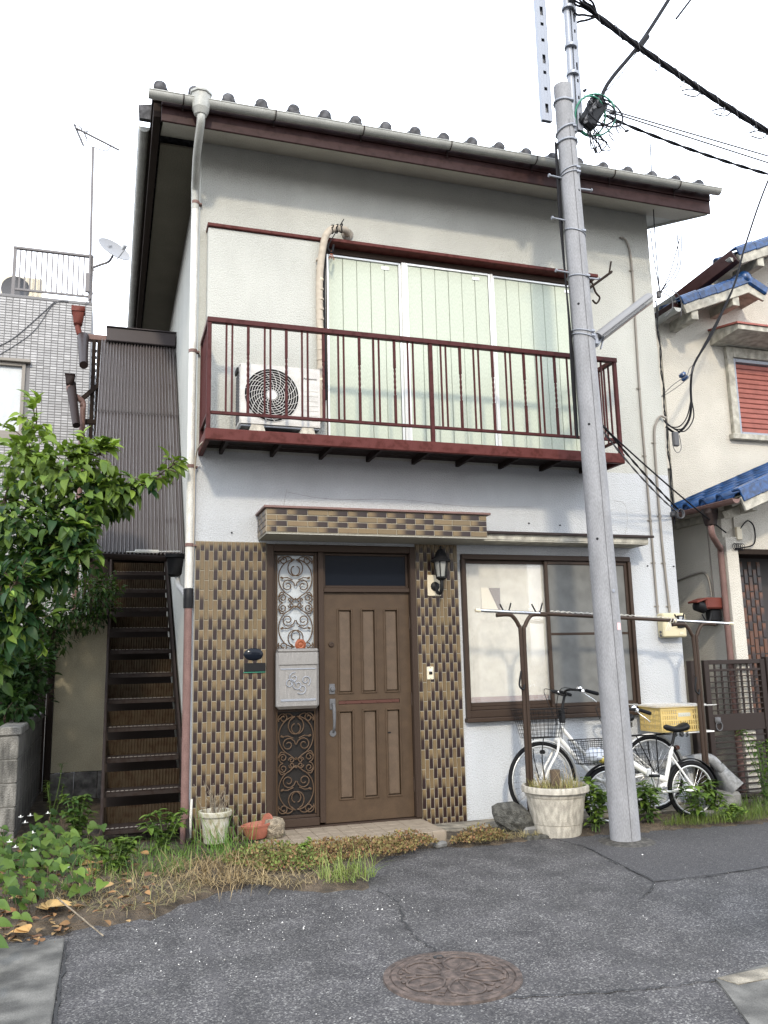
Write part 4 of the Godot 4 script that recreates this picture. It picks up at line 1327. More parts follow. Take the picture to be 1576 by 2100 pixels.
	tube(s, [a + d * 0.08 - up * 0.028, b - d * 0.08 - up * 0.028], 0.015, 10)
	obj("lamp_tube", s, M.lamp_glass, L)
	s = S()
	var cov := PackedVector2Array()
	for k in 9:
		var an := -PI * k / 8.0
		cov.append(Vector2(cos(an) * 0.062, sin(an) * 0.045))
	prism(s, cov, 0.03, a.distance_to(b) - 0.02, Transform3D(Basis(side, up, d), a - up * 0.011))
	obj("cover", s, M.lamp_cover, L)
	s = S()
	tube(s, curve([a + d * 0.1 - up * 0.0, a + Vector3(-0.0, -0.06, 0), a + Vector3(-0.06, -0.1, 0.0), a + Vector3(-0.05, -0.26, 0.0)], 5), 0.016, 8)
	box(s, a + Vector3(-0.03, -0.02, 0), Vector3(0.05, 0.11, 0.08), 0.01)
	bar(s, a + d * 0.1 - up * 0.01, a + Vector3(0.03, -0.1, 0), 0.02, 0.008)
	tube(s, [a + Vector3(-0.05, -0.25, 0.0), a + Vector3(-0.1, -0.25, 0.0)], 0.02, 8)
	obj("arm", s, M.galvanised, L)

func cable(called: String, label: String, pts: Array, r: float, m := "cable", group := "", n := 6) -> MeshInstance3D:
	var s := S()
	tube(s, pts, r, n)
	var o := obj(called, s, M[m])
	tag(o, label, "cable", group)
	return o

func build_cables() -> void:
	# thick lashed bundle from the pole top to the right
	var A := Vector3(4.1, 7.74, 1.2); var B := Vector3(6.6, 6.6, 1.3)
	var bd := thing("cable_bundle", "thick lashed bundle of black cables sweeping from the pole to the upper right", "cable bundle", A)
	var path := sag(A + Vector3(0.25, -0.03, 0), B, 0.06, 60)
	var s := S()
	twisted(s, path, 0.0155, 4, 0.35, 0.0155, 6)
	obj("strand", s, M.cable, bd)
	s = S()
	twisted(s, path, 0.004, 1, 1.1, 0.034, 5)
	obj("lashing_wire", s, M.cable_grey, bd)
	for k in 8:
		s = S()
		var u := Vector3(rng.randf_range(-0.03, 0.08), rng.randf_range(-0.12, 0.1), rng.randf_range(-0.06, 0.06))
		tube(s, curve([A + Vector3(0.26, -0.04, 0), A + Vector3(0.12, -0.02, 0) + u, A + Vector3(0.0, 0.02, 0) + u * 1.2, A + Vector3(-0.06, 0.25 + 0.05 * k, 0.0)], 5), 0.011, 6)
		obj("loose_strand", s, M.cable, bd)
	for q in [[0.3, 0], [0.42, 0], [0.5, 1], [0.62, 0], [0.66, 1], [0.78, 0], [0.84, 1]]:
		var c: Vector3 = path[int(q[0] * 60)]
		s = S()
		tube(s, curve([c + Vector3(0, -0.03, 0), c + Vector3(-0.02, -0.09, 0.01), c + Vector3(-0.07, -0.13, 0.02), c + Vector3(-0.06, -0.08, 0.02)] if q[1] == 0 else [c + Vector3(0, -0.03, 0), c + Vector3(-0.05, -0.08, 0), c + Vector3(-0.14, -0.12, 0.02), c + Vector3(-0.24, -0.12, 0.03)], 4), 0.007, 5)
		if q[1] == 1: tube(s, curve([c + Vector3(0, -0.03, 0), c + Vector3(-0.12, -0.02, 0), c + Vector3(-0.25, -0.08, 0.02)], 4), 0.007, 5)
		obj("cable_tail", s, M.cable if q[1] else M.galvanised, bd)
	# dark splice closure and its cable to the upper right
	var sc := thing("splice_closure", "black splice closure box hanging slanted beside the pole among coiled cables", "cable box", Vector3(4.2, 6.5, 1.2))
	var e0 := Vector3(4.13, 6.46, 1.2); var e1 := Vector3(4.33, 6.77, 1.2)
	s = S()
	bar(s, e0, e1, 0.17, 0.1, 0.025, Vector3.BACK)
	obj("case", s, M.black, sc)
	s = S()
	bar(s, e0 + Vector3(-0.02, 0.03, 0.0), e1 + Vector3(-0.025, 0.02, 0.0), 0.03, 0.12, 0.01, Vector3.BACK)
	obj("case_edge", s, M.cable_grey, sc)
	s = S()
	tube(s, curve([e1, Vector3(4.38, 6.9, 1.2), Vector3(4.5, 7.08, 1.2), Vector3(4.83, 7.5, 1.2), Vector3(5.2, 8.06, 1.2), Vector3(5.6, 8.7, 1.2)], 6), [0.05, 0.036, 0.028, 0.024, 0.022, 0.02, 0.02, 0.02, 0.02, 0.02, 0.02, 0.02, 0.02, 0.02, 0.02, 0.02, 0.02, 0.02, 0.02, 0.02, 0.02, 0.02, 0.02, 0.02, 0.02, 0.02, 0.02, 0.02, 0.02, 0.02, 0.02], 7)
	tube(s, curve([Vector3(4.36, 6.85, 1.21), Vector3(4.56, 7.08, 1.22), Vector3(4.85, 7.5, 1.22)], 5), 0.005, 5)
	tube(s, [Vector3(4.79, 7.42, 1.21), Vector3(4.92, 7.6, 1.21)], 0.03, 7)
	obj("cable", s, M.cable, sc)
	for k in 4:
		s = S()
		var ring := []
		var rr := [0.17, 0.2, 0.14, 0.19][k] as float
		for i in 28:
			var an := TAU * i / 28.0
			ring.append(Vector3(4.2 + 0.035 * k + cos(an) * rr * 0.95, 6.58 + sin(an) * rr, 1.2 + 0.03 * k + 0.06 * sin(an + k)))
		tube(s, ring, 0.009, 6, true)
		obj("coiled_cable", s, M.cable_green if k < 2 else M.cable, sc)
	for k in 22:
		s = S()
		var c := Vector3(4.25 + rng.randf_range(-0.16, 0.22), 6.62 + rng.randf_range(-0.16, 0.16), 1.24 + rng.randf_range(-0.05, 0.05))
		var v := Vector3(rng.randf_range(-0.08, 0.12), rng.randf_range(-0.1, 0.1), 0.02)
		tube(s, curve([c, c + v * 0.6 + Vector3(0.02, 0.03, 0), c + v, c + v * 1.3 + Vector3(0.02, -0.03, 0)], 3), 0.006, 5)
		if k % 2: box(s, c + v * 1.3 + Vector3(0.02, -0.02, 0), Vector3(0.045, 0.022, 0.02), 0.004, Basis(Vector3.BACK, 0.6))
		obj("connector_wire", s, M.cable if k % 3 else M.cable_grey, sc)
	for k in 5:
		s = S()
		var x := 4.13 + 0.03 * k
		tube(s, curve([Vector3(x, 6.46, 1.2), Vector3(x + rng.randf() * 0.08, 6.36, 1.21), Vector3(x + 0.06 + rng.randf() * 0.12, 6.24 + rng.randf() * 0.1, 1.22), Vector3(x + 0.1 * rng.randf(), 6.16 + rng.randf() * 0.1, 1.21), Vector3(x + 0.02, 6.4, 1.21)], 4), 0.006, 5)
		obj("hanging_loop", s, M.cable, sc)
	# service drops crossing to the right
	var q0 := Vector3(4.35, 6.62, 1.2)
	s = S()
	twisted(s, sag(q0, Vector3(6.6, 6.26, 1.25), 0.05, 70), 0.009, 2, 0.5, 0.008)
	tag(obj("twisted_drop_cable", s, M.cable), "twisted black drop cable crossing the sky right of the splice closure", "cable")
	cable("thin_drop_wire", "upper of two straight thin wires just above the twisted drop cable", sag(q0 + Vector3(0, 0.06, 0.02), Vector3(6.6, 6.42, 1.3), 0.0, 8), 0.0075, "cable_grey")
	cable("thin_drop_wire", "lower of two straight thin wires just above the twisted drop cable", sag(q0 + Vector3(0, 0.03, 0.03), Vector3(6.6, 6.33, 1.3), 0.0, 8), 0.0075, "cable_grey")
	# line that comes down past the blue roofs
	var w := thing("service_cable", "black service cable coming down past the blue roof to the neighbouring wall", "cable", Vector3(6.3, 4.0, 0.0))
	s = S()
	tube(s, curve([Vector3(8.2, 8.4, 0.0), Vector3(7.455, 7.17, 0), Vector3(7.014, 6.275, 0), Vector3(6.729, 5.625, 0), Vector3(6.127, 4.709, 0)], 6), 0.011, 6)
	tube(s, curve([Vector3(6.729, 5.625, 0), Vector3(6.4, 5.08, 0.0), Vector3(6.127, 4.709, 0), Vector3(6.05, 4.45, 0), Vector3(6.03, 4.2, 0), Vector3(5.98, 4.02, -0.02), Vector3(5.85, 3.9, -0.05), Vector3(5.75, 3.98, -0.1)], 5), 0.013, 6)
	obj("main_line", s, M.cable, w)
	for k in 3:
		s = S()
		tube(s, curve([Vector3(6.04, 4.3, 0.0), Vector3(6.05 - 0.05 * k, 4.08, 0.01 * k), Vector3(5.93 - 0.04 * k, 3.92 + 0.02 * k, 0.0), Vector3(5.83 - 0.04 * k, 3.93 + 0.02 * k, -0.04), Vector3(5.72, 4.06, -0.1)], 5), 0.007, 5)
		obj("branch_wire", s, M.cable, w)
	s = S()
	lathe(s, [Vector2(0.0, -0.05), Vector2(0.035, -0.045), Vector2(0.045, -0.02), Vector2(0.03, 0.0), Vector2(0.045, 0.02), Vector2(0.035, 0.045), Vector2(0, 0.05)], 12, Transform3D(Basis(Vector3.BACK, 0.7), Vector3(5.965, 4.54, 0.0)))
	obj("insulator", s, M.bluetile, w)
	s = S()
	tube(s, curve([Vector3(6.13, 4.71, 0), Vector3(6.05, 4.64, 0), Vector3(5.965, 4.54, 0.05), Vector3(5.8, 4.42, 0), Vector3(5.64, 4.26, -0.05)], 4), 0.004, 5)
	tube(s, curve([Vector3(6.12, 4.69, 0), Vector3(5.99, 4.52, 0.05), Vector3(5.85, 4.4, 0), Vector3(5.64, 4.27, -0.03)], 4), 0.004, 5)
	obj("stay_wire", s, M.cable_grey, w)
	s = S()
	bb(s, Vector3(5.77, 3.74, -0.05), Vector3(5.84, 3.9, 0.0), 0.01)
	tube(s, curve([Vector3(5.76, 3.86, 0), Vector3(5.75, 3.72, 0), Vector3(5.8, 3.66, 0), Vector3(5.85, 3.72, 0), Vector3(5.84, 3.86, 0)], 4), 0.004, 5)
	obj("junction_box", s, M.cable_grey, w)
	# drops at the right corner of the house
	var dc := thing("corner_wires", "tangle of thin wires at the right upper corner of the house", "wires", Vector3(5.68, 5.4, 0.05))
	var cl := Vector3(5.7, 5.48, 0.06)
	for q in [[Vector3(5.69, 6.25, 0.0), Vector3(5.69, 5.9, 0.02)], [Vector3(5.95, 6.22, 0.2), Vector3(5.95, 5.75, 0.1)], [Vector3(5.93, 6.22, 0.15), Vector3(5.93, 5.8, 0.1)], [Vector3(5.4, 7.0, 0.5), Vector3(5.55, 6.0, 0.25)], [Vector3(6.0, 6.15, 0.1), Vector3(5.85, 5.7, 0.05)]]:
		s = S()
		tube(s, curve([q[0], q[1], cl], 6), 0.006, 5)
		obj("wire", s, M.cable, dc)
	s = S()
	var dn := []
	for i in 40: dn.append(Vector3(5.672 + 0.008 * sin(i * 0.9), 5.4 - i * 0.065, 0.012))
	twisted(s, dn, 0.006, 2, 0.9, 0.007)
	obj("twisted_wire", s, M.cable, dc)
	s = S()
	tube(s, curve([cl, Vector3(5.8, 5.42, 0.1), Vector3(5.83, 5.3, 0.08), Vector3(5.75, 5.2, 0.04)], 4), 0.006, 5)
	tube(s, curve([cl, Vector3(5.84, 5.5, 0.1), Vector3(5.98, 5.42, 0.05), Vector3(6.0, 5.25, 0.0)], 4), 0.006, 5)
	bb(s, Vector3(5.675, 5.42, 0.02), Vector3(5.72, 5.5, 0.06), 0.006)
	obj("clamp", s, M.cable_grey, dc)
	# low wires from the pole to the neighbouring porch
	var g := "low wires from the pole past the corner of the house"
	s = S()
	twisted(s, sag(Vector3(4.2, 3.62, 1.0), Vector3(5.72, 3.0, 0.06), 0.03, 50), 0.006, 2, 0.6, 0.006)
	tag(obj("low_wire", s, M.cable), "upper twisted wire from the pole ending at the right corner of the house", "cable", g)
	s = S()
	twisted(s, sag(Vector3(4.2, 3.56, 1.0), Vector3(5.7, 2.97, 0.06), 0.05, 50), 0.005, 2, 0.6, 0.005)
	tag(obj("low_wire", s, M.cable_grey), "grey twisted wire just below the upper one at the corner of the house", "cable", g)
	s = S()
	tube(s, sag(Vector3(4.2, 3.58, 1.02), Vector3(6.25, 2.78, 0.1), 0.03, 20), 0.008, 6)
	tag(obj("low_wire", s, M.cable), "lowest smooth wire running on past the corner to the brown downpipe", "cable", g)
	var ec := thing("wire_clamp", "small metal clamp with wire coils at the right edge of the house", "clamp", Vector3(5.68, 2.98, 0.05))
	s = S()
	bb(s, Vector3(5.63, 2.95, 0.001), Vector3(5.68, 3.0, 0.05), 0.006)
	for k in 4:
		var rg := []
		for i in 14: rg.append(Vector3(5.7 + cos(TAU * i / 14) * 0.045, 2.97 + sin(TAU * i / 14) * 0.05, 0.06 + 0.012 * k))
		tube(s, rg, 0.004, 5, true)
	obj("fitting", s, M.cable_grey, ec)
	cable("sky_cable", "short stretch of dark cable high at the top right corner of the sky", [Vector3(5.3, 7.9, 1.2), Vector3(5.9, 8.7, 1.2)], 0.012)

func build_stairs() -> void:
	var St := thing("outdoor_staircase", "dark steel outdoor staircase with rusty corrugated risers beside the house", "staircase", Vector3(0.31, 0, -1.5))
	var x0 := -0.03; var x1 := 0.66
	var rise := 0.243; var run := 0.33
	for i in 13:
		var y := 0.23 + rise * i
		var z := 0.02 - run * i
		var s := S()
		bb(s, Vector3(x0 + 0.03, y - 0.012, z - 0.24), Vector3(x1 - 0.03, y, z), 0.003)
		bb(s, Vector3(x0 + 0.03, y - 0.045, z - 0.004), Vector3(x1 - 0.03, y - 0.0125, z + 0.002), 0.002)
		var tr := obj("tread", s, M.stair_steel, St)
		s = S()
		for k in 16:
			bar(s, Vector3(x0 + 0.05 + k * 0.037, y + 0.002, z - 0.006), Vector3(x0 + 0.072 + k * 0.037, y + 0.002, z - 0.02), 0.008, 0.004)
		obj("tread_grip", s, M.conduit, tr)
		s = S()   # corrugated riser plate at the back of the tread
		smooth(s)
		var n := 96
		for k in n:
			var a := lerpf(x0 + 0.03, x1 - 0.03, float(k) / n); var b := lerpf(x0 + 0.03, x1 - 0.03, float(k + 1) / n)
			var za := z - 0.235 + 0.008 * sin(TAU * k / 4.0); var zb := z - 0.235 + 0.008 * sin(TAU * (k + 1) / 4.0)
			quad(s, Vector3(a, y, za), Vector3(b, y, zb), Vector3(b, y + 0.135, zb), Vector3(a, y + 0.135, za))
		obj("riser", s, M.stair_rust, St)
	var bk := S()  # added dark sheets, keep bright sky and wall from showing through the steps
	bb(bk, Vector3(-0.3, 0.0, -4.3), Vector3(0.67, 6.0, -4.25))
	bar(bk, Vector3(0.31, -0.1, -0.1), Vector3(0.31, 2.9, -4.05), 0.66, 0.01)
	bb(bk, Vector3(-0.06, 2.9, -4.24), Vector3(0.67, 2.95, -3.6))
	obj("dark_backing", bk, M.wood_dark, St)
	for x in [x0 + 0.012, x1 - 0.012]:
		var s := S()
		bar(s, Vector3(x, -0.02, 0.3), Vector3(x, 3.2, -4.05), 0.022, 0.2, 0.003)
		obj("stringer", s, M.stair_steel, St)
	# corrugated translucent roof over the stairs
	var C := thing("stair_cover", "sloping corrugated smoky plastic cover over the outdoor staircase", "canopy", Vector3(0.2, 2.5, -1.5))
	var lo := Vector3(0, 2.58, -0.9); var hi := Vector3(0, 5.5, -3.0)
	var nrm := Vector3(0, 2.1, 2.92).normalized()
	for sh in [[0.0, 0.62, 0.0], [0.6, 1.0, 0.012]]:
		var s := S()
		smooth(s)
		var n := 25 * 8
		var P := func(k: int, t: float) -> Vector3:
			return Vector3(lerpf(-0.22, 0.665, float(k) / n), 0, 0) + lo.lerp(hi, t) + nrm * (0.016 * sin(TAU * k / 8.0) + sh[2])
		for k in n:
			quad(s, P.call(k, sh[0]), P.call(k + 1, sh[0]), P.call(k + 1, sh[1]), P.call(k, sh[1]))
		obj("corrugated_sheet", s, M.polycarb, C)
	for t in [0.01, 0.14, 0.3, 0.46, 0.62, 0.78, 0.95]:
		var s := S()
		var c := lo.lerp(hi, t) - nrm * 0.045
		bar(s, c + Vector3(-0.22, 0, 0), c + Vector3(0.66, 0, 0), 0.05, 0.04, 0.003, nrm)
		obj("purlin", s, M.wood_dark, C)
	for x in [-0.2, 0.64]:
		var s := S()
		bar(s, lo + Vector3(x, 0, 0) - nrm * 0.1, hi + Vector3(x, 0, 0) - nrm * 0.1, 0.04, 0.07, 0.003, nrm)
		obj("rafter", s, M.wood_dark, C)
	var s := S()
	bb(s, Vector3(-0.16, 5.47, -3.12), Vector3(0.67, 5.64, -2.9), 0.008)
	bb(s, Vector3(-0.165, 5.641, -3.14), Vector3(0.675, 5.655, -2.88), 0.003)
	obj("ridge_flashing", s, M.flashing, C)
	s = S()
	half_pipe(s, Vector3(-0.25, 2.56, -0.84), Vector3(0.6, 2.535, -0.84), 0.045)
	obj("gutter", s, M.pvc_dark, C)
	s = S()
	bb(s, Vector3(0.2, 2.57, -0.8), Vector3(0.42, 2.6, -0.785), 0.004)
	tube(s, [Vector3(0.12, 2.575, -0.79), Vector3(0.62, 2.59, -0.79)], 0.006, 5)
	obj("taped_joint", s, M.pvc_white, C)
	s = S()
	lathe(s, [Vector2(0.04, 0), Vector2(0.085, 0.02), Vector2(0.11, 0.17), Vector2(0.128, 0.18), Vector2(0.128, 0.215), Vector2(0, 0.215)], 4, Transform3D(Basis(Vector3.UP, PI / 4), Vector3(0.57, 2.345, -0.8)), false)
	obj("rain_hopper", s, M.black, C)
	s = S()
	tube(s, curve([Vector3(0.6, 2.4, -0.8), Vector3(0.6, 2.3, -0.8), Vector3(0.61, 2.22, -0.6), Vector3(0.625, 2.15, -0.3), Vector3(0.625, 2.05, -0.04), Vector3(0.628, 2.0, 0.0)], 4), 0.026, 9)
	obj("hopper_pipe", s, M.pvc_grey, C)
	# timber frame and little gutters left of the cover
	for p in [[-0.3, 0.05], [-0.235, 0.05]]:
		s = S()
		bb(s, Vector3(p[0] - 0.025, 0.0, -3.06), Vector3(p[0] + 0.02, 5.5, -3.0), 0.004)
		obj("post", s, M.wood_dark, C)
	s = S()
	bb(s, Vector3(-0.45, 5.5, -3.1), Vector3(-0.16, 5.57, -3.0), 0.005)
	obj("beam", s, M.pvc_brown, C)
	s = S()
	bb(s, Vector3(-0.4, 4.42, -3.04), Vector3(-0.22, 4.48, -2.99), 0.005)
	bar(s, Vector3(-0.42, 4.72, -2.99), Vector3(-0.2, 4.95, -2.99), 0.04, 0.05)
	obj("brace", s, M.wood_dark, C)
	for k in 14:
		s = S()
		var y := 4.3 + k * 0.085
		bb(s, Vector3(-0.34, y, -3.2), Vector3(-0.2, y + 0.03, -3.17))
		obj("slat", s, M.pvc_grey, C)
	s = S()
	tube(s, curve([Vector3(-0.43, 5.5, -2.95), Vector3(-0.42, 5.3, -2.75), Vector3(-0.39, 4.95, -2.4)], 4), [0.07, 0.07, 0.066, 0.062, 0.06, 0.056, 0.052, 0.05, 0.05], 10)
	obj("gutter", s, M.pvc_dark, C)
	s = S()
	tube(s, [Vector3(-0.55, 4.9, -2.98), Vector3(-0.45, 4.28, -2.6)], [0.06, 0.045], 10)
	obj("gutter", s, M.pvc_dark, C)
	s = S()
	lathe(s, [Vector2(0.035, 0), Vector2(0.07, 0.03), Vector2(0.095, 0.17), Vector2(0.11, 0.175), Vector2(0.11, 0.24), Vector2(0, 0.24)], 4, Transform3D(Basis(Vector3.UP, PI / 4), Vector3(-0.5, 5.63, -2.95)), false)
	tube(s, curve([Vector3(-0.5, 5.64, -2.95), Vector3(-0.48, 5.55, -2.95), Vector3(-0.43, 5.5, -2.95)], 3), 0.035, 8)
	obj("rain_hopper", s, M.pvc_red, C)
	s = S()
	lathe(s, [Vector2(0.03, 0), Vector2(0.06, 0.03), Vector2(0.075, 0.13), Vector2(0.085, 0.15), Vector2(0, 0.15)], 4, Transform3D(Basis(Vector3.UP, PI / 4), Vector3(-0.56, 4.84, -2.92)), false)
	obj("rain_hopper", s, M.pvc_dark, C)
	s = S()
	tube(s, curve([Vector3(-0.56, 4.86, -2.92), Vector3(-0.55, 4.78, -2.92), Vector3(-0.42, 4.68, -2.92), Vector3(-0.4, 4.6, -2.92), Vector3(-0.4, 4.2, -2.92), Vector3(-0.4, 0.2, -2.92)], 4), 0.035, 9)
	obj("downpipe", s, M.pvc_brown, C)
	# white rod leaning at the tile edge
	s = S()
	tube(s, [Vector3(0.675, 0.12, 0.08), Vector3(0.685, 0.42, 0.04)], 0.012, 8)
	tag(obj("plastic_rod", s, M.pvc_white), "short white plastic rod leaning at the left foot of the tiled wall", "rod")

func build_left() -> void:
	# tiled apartment block far left
	var A := thing("apartment_building", "grey tiled apartment building with roof railing behind the staircase", "building", Vector3(-2.2, 0, -7.5))
	var zf := -6.0; var xr := -0.44; var top := 7.22
	var s := S()
	holed(s, -4.2, 0.0, xr, top, zf, zf - 0.15, [[-2.1, 5.02, -1.37, 6.15]])
	bb(s, Vector3(xr - 0.15, 0, -10.0), Vector3(xr, top, zf - 0.151))
	bb(s, Vector3(-4.2, 0, -10.0), Vector3(-4.05, top, zf - 0.151))
	bb(s, Vector3(-4.2, top + 0.001, -10.0), Vector3(xr, top + 0.05, zf + 0.01), 0.005)
	obj("wall", s, M.grey_joint, A)
	s = S()
	bb(s, Vector3(-2.3, 4.9, -6.6), Vector3(-1.2, 6.3, -6.55))
	obj("interior", s, M.dark_room, A)
	s = S()
	bb(s, Vector3(-0.044, -0.017, 0), Vector3(0.044, 0.017, 0.009), 0.002)
	s.generate_normals()
	var tm := s.commit()
	var xs := []; var cs := []
	for r in 145:
		var y := top - 0.025 - r * 0.043
		if y < 1.6: break
		for c in 21:
			var x := xr - 0.05 - c * 0.097
			if x < -2.25: break
			if x > -2.14 and x < -1.33 and y > 4.98 and y < 6.2: continue
			if c == 0: x += 0.0
			xs.append(Transform3D(Basis(), Vector3(x, y, zf)))
			var v := rng.randf_range(0.2, 0.36) if rng.randf() < 0.4 else rng.randf_range(0.25, 0.29)
			cs.append(Color(v, v * 0.985, v * 0.985))
	var mt := multi("wall_tile", tm, M.grey_tile, xs, cs, A)
	s = S()
	frame(s, -2.1, 5.02, -1.37, 6.15, 0.05, zf + 0.04, zf - 0.1, 0.005)
	bb(s, Vector3(-2.15, 6.152, zf), Vector3(-1.3, 6.2, zf + 0.1), 0.006)
	bb(s, Vector3(-2.15, 4.93, zf), Vector3(-1.33, 5.018, zf + 0.07), 0.006)
	var w := obj("window", s, M.conduit, A)
	s = S()
	bb(s, Vector3(-2.05, 5.07, zf - 0.03), Vector3(-1.42, 6.1, zf - 0.02))
	obj("pane", s, M.frosted, w)
	s = S()   # roof railing
	for x in [-1.62, -0.475]:
		bb(s, Vector3(x - 0.025, top + 0.051, zf - 0.06), Vector3(x + 0.025, top + 0.83, zf - 0.01), 0.004)
	bb(s, Vector3(-1.645, top + 0.831, zf - 0.065), Vector3(-0.45, top + 0.87, zf - 0.005), 0.004)
	bb(s, Vector3(-1.6, top + 0.14, zf - 0.05), Vector3(-0.49, top + 0.175, zf - 0.02), 0.004)
	var ra := obj("railing", s, M.rail_grey, A)
	for k in 13:
		s = S()
		var x := -1.54 + k * 0.079
		bb(s, Vector3(x - 0.011, top + 0.176, zf - 0.042), Vector3(x + 0.011, top + 0.83, zf - 0.026))
		obj("railing_bar", s, M.rail_grey, ra)
	s = S()
	tube(s, curve([Vector3(-1.0, top - 0.0, zf + 0.02), Vector3(-1.2, top - 0.25, zf + 0.02), Vector3(-1.6, top - 0.7, zf + 0.02), Vector3(-2.0, top - 0.95, zf + 0.02)], 5), 0.008, 5)
	tube(s, curve([Vector3(-0.8, top + 0.02, zf + 0.02), Vector3(-1.02, top - 0.05, zf + 0.02), Vector3(-1.3, top - 0.55, zf + 0.02), Vector3(-1.8, top - 1.0, zf + 0.02)], 5), 0.006, 5)
	obj("wall_cable", s, M.cable_grey, A)
	# unit on its roof
	var u := thing("air_conditioner_unit", "beige air conditioner unit behind the railing on the apartment roof", "air conditioner", Vector3(-1.5, top + 0.05, -6.5))
	s = S()
	bb(s, Vector3(-1.85, top + 0.1, -6.7), Vector3(-1.24, top + 0.55, -6.4), 0.02)
	obj("casing", s, M.ivory, u)
	s = S()
	lathe(s, [Vector2(0, 0.004), Vector2(0.2, 0.004), Vector2(0.21, 0.01), Vector2(0.215, 0)], 20, Transform3D(Basis(Vector3.RIGHT, PI / 2), Vector3(-1.63, top + 0.32, -6.398)))
	obj("fan_grille", s, M.cable_grey, u)
	s = S()
	for x in [-1.75, -1.35]: bb(s, Vector3(x - 0.05, top + 0.051, -6.7), Vector3(x + 0.05, top + 0.099, -6.4))
	obj("foot", s, M.rail_grey, u)
	# television aerial
	var t := thing("television_aerial", "rooftop television aerial on a thin mast above the apartment building", "aerial", Vector3(-0.47, top, -6.02))
	var m0 := Vector3(-0.49, top + 0.1, -6.0); var m1 := Vector3(-0.53, 10.0, -6.0)
	s = S()
	tube(s, [m0, m1], 0.024, 6)
	obj("mast", s, M.rail_grey, t)
	var b0 := Vector3(-0.82, 10.3, -6.0); var b1 := Vector3(-0.12, 10.02, -6.0)
	s = S()
	tube(s, [b0, b1], 0.018, 5)
	tube(s, curve([Vector3(-0.66, 10.2, -6), Vector3(-0.62, 10.06, -6), Vector3(-0.53, 10.0, -6), Vector3(-0.32, 9.97, -6), Vector3(-0.26, 10.07, -6)], 4), 0.009, 5)
	obj("boom", s, M.rail_grey, t)
	for k in 15:
		s = S()
		var c := b0.lerp(b1, 0.12 + 0.85 * k / 14.0)
		tube(s, [c + Vector3(-0.015, 0.045, -0.07), c + Vector3(0.02, -0.04, 0.07)], 0.009, 4)
		obj("element", s, M.rail_grey, t)
	s = S()
	tube(s, [b0 + Vector3(-0.02, 0.09, -0.05), b0 + Vector3(0.14, -0.33, 0.05)], 0.018, 4)
	tube(s, [b0 + Vector3(0.05, 0.1, -0.05), b0 + Vector3(0.2, -0.2, 0.05)], 0.008, 4)
	for k in 4: tube(s, [b0 + Vector3(0.03 * k, 0.05 - 0.1 * k, 0), b0 + Vector3(0.2, -0.03, 0)], 0.006, 4)
	obj("reflector", s, M.cable_grey, t)
	# satellite dish
	var d := thing("satellite_dish", "white satellite dish on a bent arm at the corner of the roof railing", "satellite dish", Vector3(-0.4, top + 0.5, -5.95))
	var dc := Vector3(-0.155, 8.14, -5.9)
	var bs := Basis(Vector3.RIGHT, 0.95).rotated(Vector3.UP, 0.55)
	s = S()
	lathe(s, [Vector2(0.0, 0.0), Vector2(0.1, 0.008), Vector2(0.19, 0.03), Vector2(0.235, 0.05), Vector2(0.24, 0.042), Vector2(0.19, 0.02), Vector2(0.0, -0.012)], 24, Transform3D(bs * Basis().scaled(Vector3(1.15, 1.15, 1.15)), dc))
	obj("reflector", s, M.dish_grey, d)
	s = S()
	box(s, dc + bs * Vector3(-0.03, 0.03, -0.1), Vector3(0.1, 0.002, 0.02), 0, bs * Basis(Vector3.UP, 0.7))
	obj("print_mark", s, M.cable_grey, d)
	s = S()
	tube(s, [dc + bs * Vector3(0, 0.0, 0.22), dc + bs * Vector3(0.0, 0.2, 0.26)], 0.01, 5)
	box(s, dc + bs * Vector3(0.0, 0.24, 0.22), Vector3(0.06, 0.1, 0.06), 0.01, bs)
	obj("feed_horn", s, M.pvc_grey, d)
	s = S()
	tube(s, curve([dc + bs * Vector3(0, -0.02, 0.05), dc + Vector3(-0.06, -0.18, 0), dc + Vector3(-0.18, -0.24, -0.02), Vector3(-0.46, 7.87, -6.0)], 5), 0.02, 7)
	obj("arm", s, M.rail_grey, d)
	s = S()
	bb(s, Vector3(-0.56, 7.42, -5.99), Vector3(-0.49, 7.75, -5.94), 0.01)
	tube(s, curve([Vector3(-0.47, 7.9, -5.97), Vector3(-0.42, 7.7, -5.95), Vector3(-0.44, 7.4, -5.95), Vector3(-0.55, 7.22, -5.96)], 4), 0.008, 5)
	obj("booster_box", s, M.rail_grey, d)
	# block wall
	var W := thing("block_wall", "low weathered concrete block wall with coping at the left edge", "wall", Vector3(-0.85, 0, -1.8))
	s = S()
	bb(s, Vector3(-0.845, -0.1, -3.19), Vector3(-0.715, 0.955, -0.512))
	bb(s, Vector3(-2.6, -0.1, -0.638), Vector3(-0.846, 0.955, -0.512))
	obj("mortar_core", s, M.slab, W)
	for r in 5:
		var y0 := -0.01 + r * 0.193
		var off := 0.0 if r % 2 else -0.2
		for k in 8:
			var za := -0.506 - off - k * 0.4; var zc := za - 0.392
			za = minf(za, -0.506); zc = maxf(zc, -3.195)
			if za - zc < 0.05: continue
			s = S()
			bb(s, Vector3(-0.86, y0, zc), Vector3(-0.705, y0 + 0.186, za), 0.006)
			obj("concrete_block", s, M.block, W)
		for k in 5:
			var xa := -0.864 - k * 0.4 + off * -1.0 - 0.2 * (1 if off else 0); var xb := xa - 0.392
			s = S()
			bb(s, Vector3(xb, y0, -0.65), Vector3(minf(xa, -0.863), y0 + 0.186, -0.503), 0.006)
			obj("concrete_block", s, M.block, W)
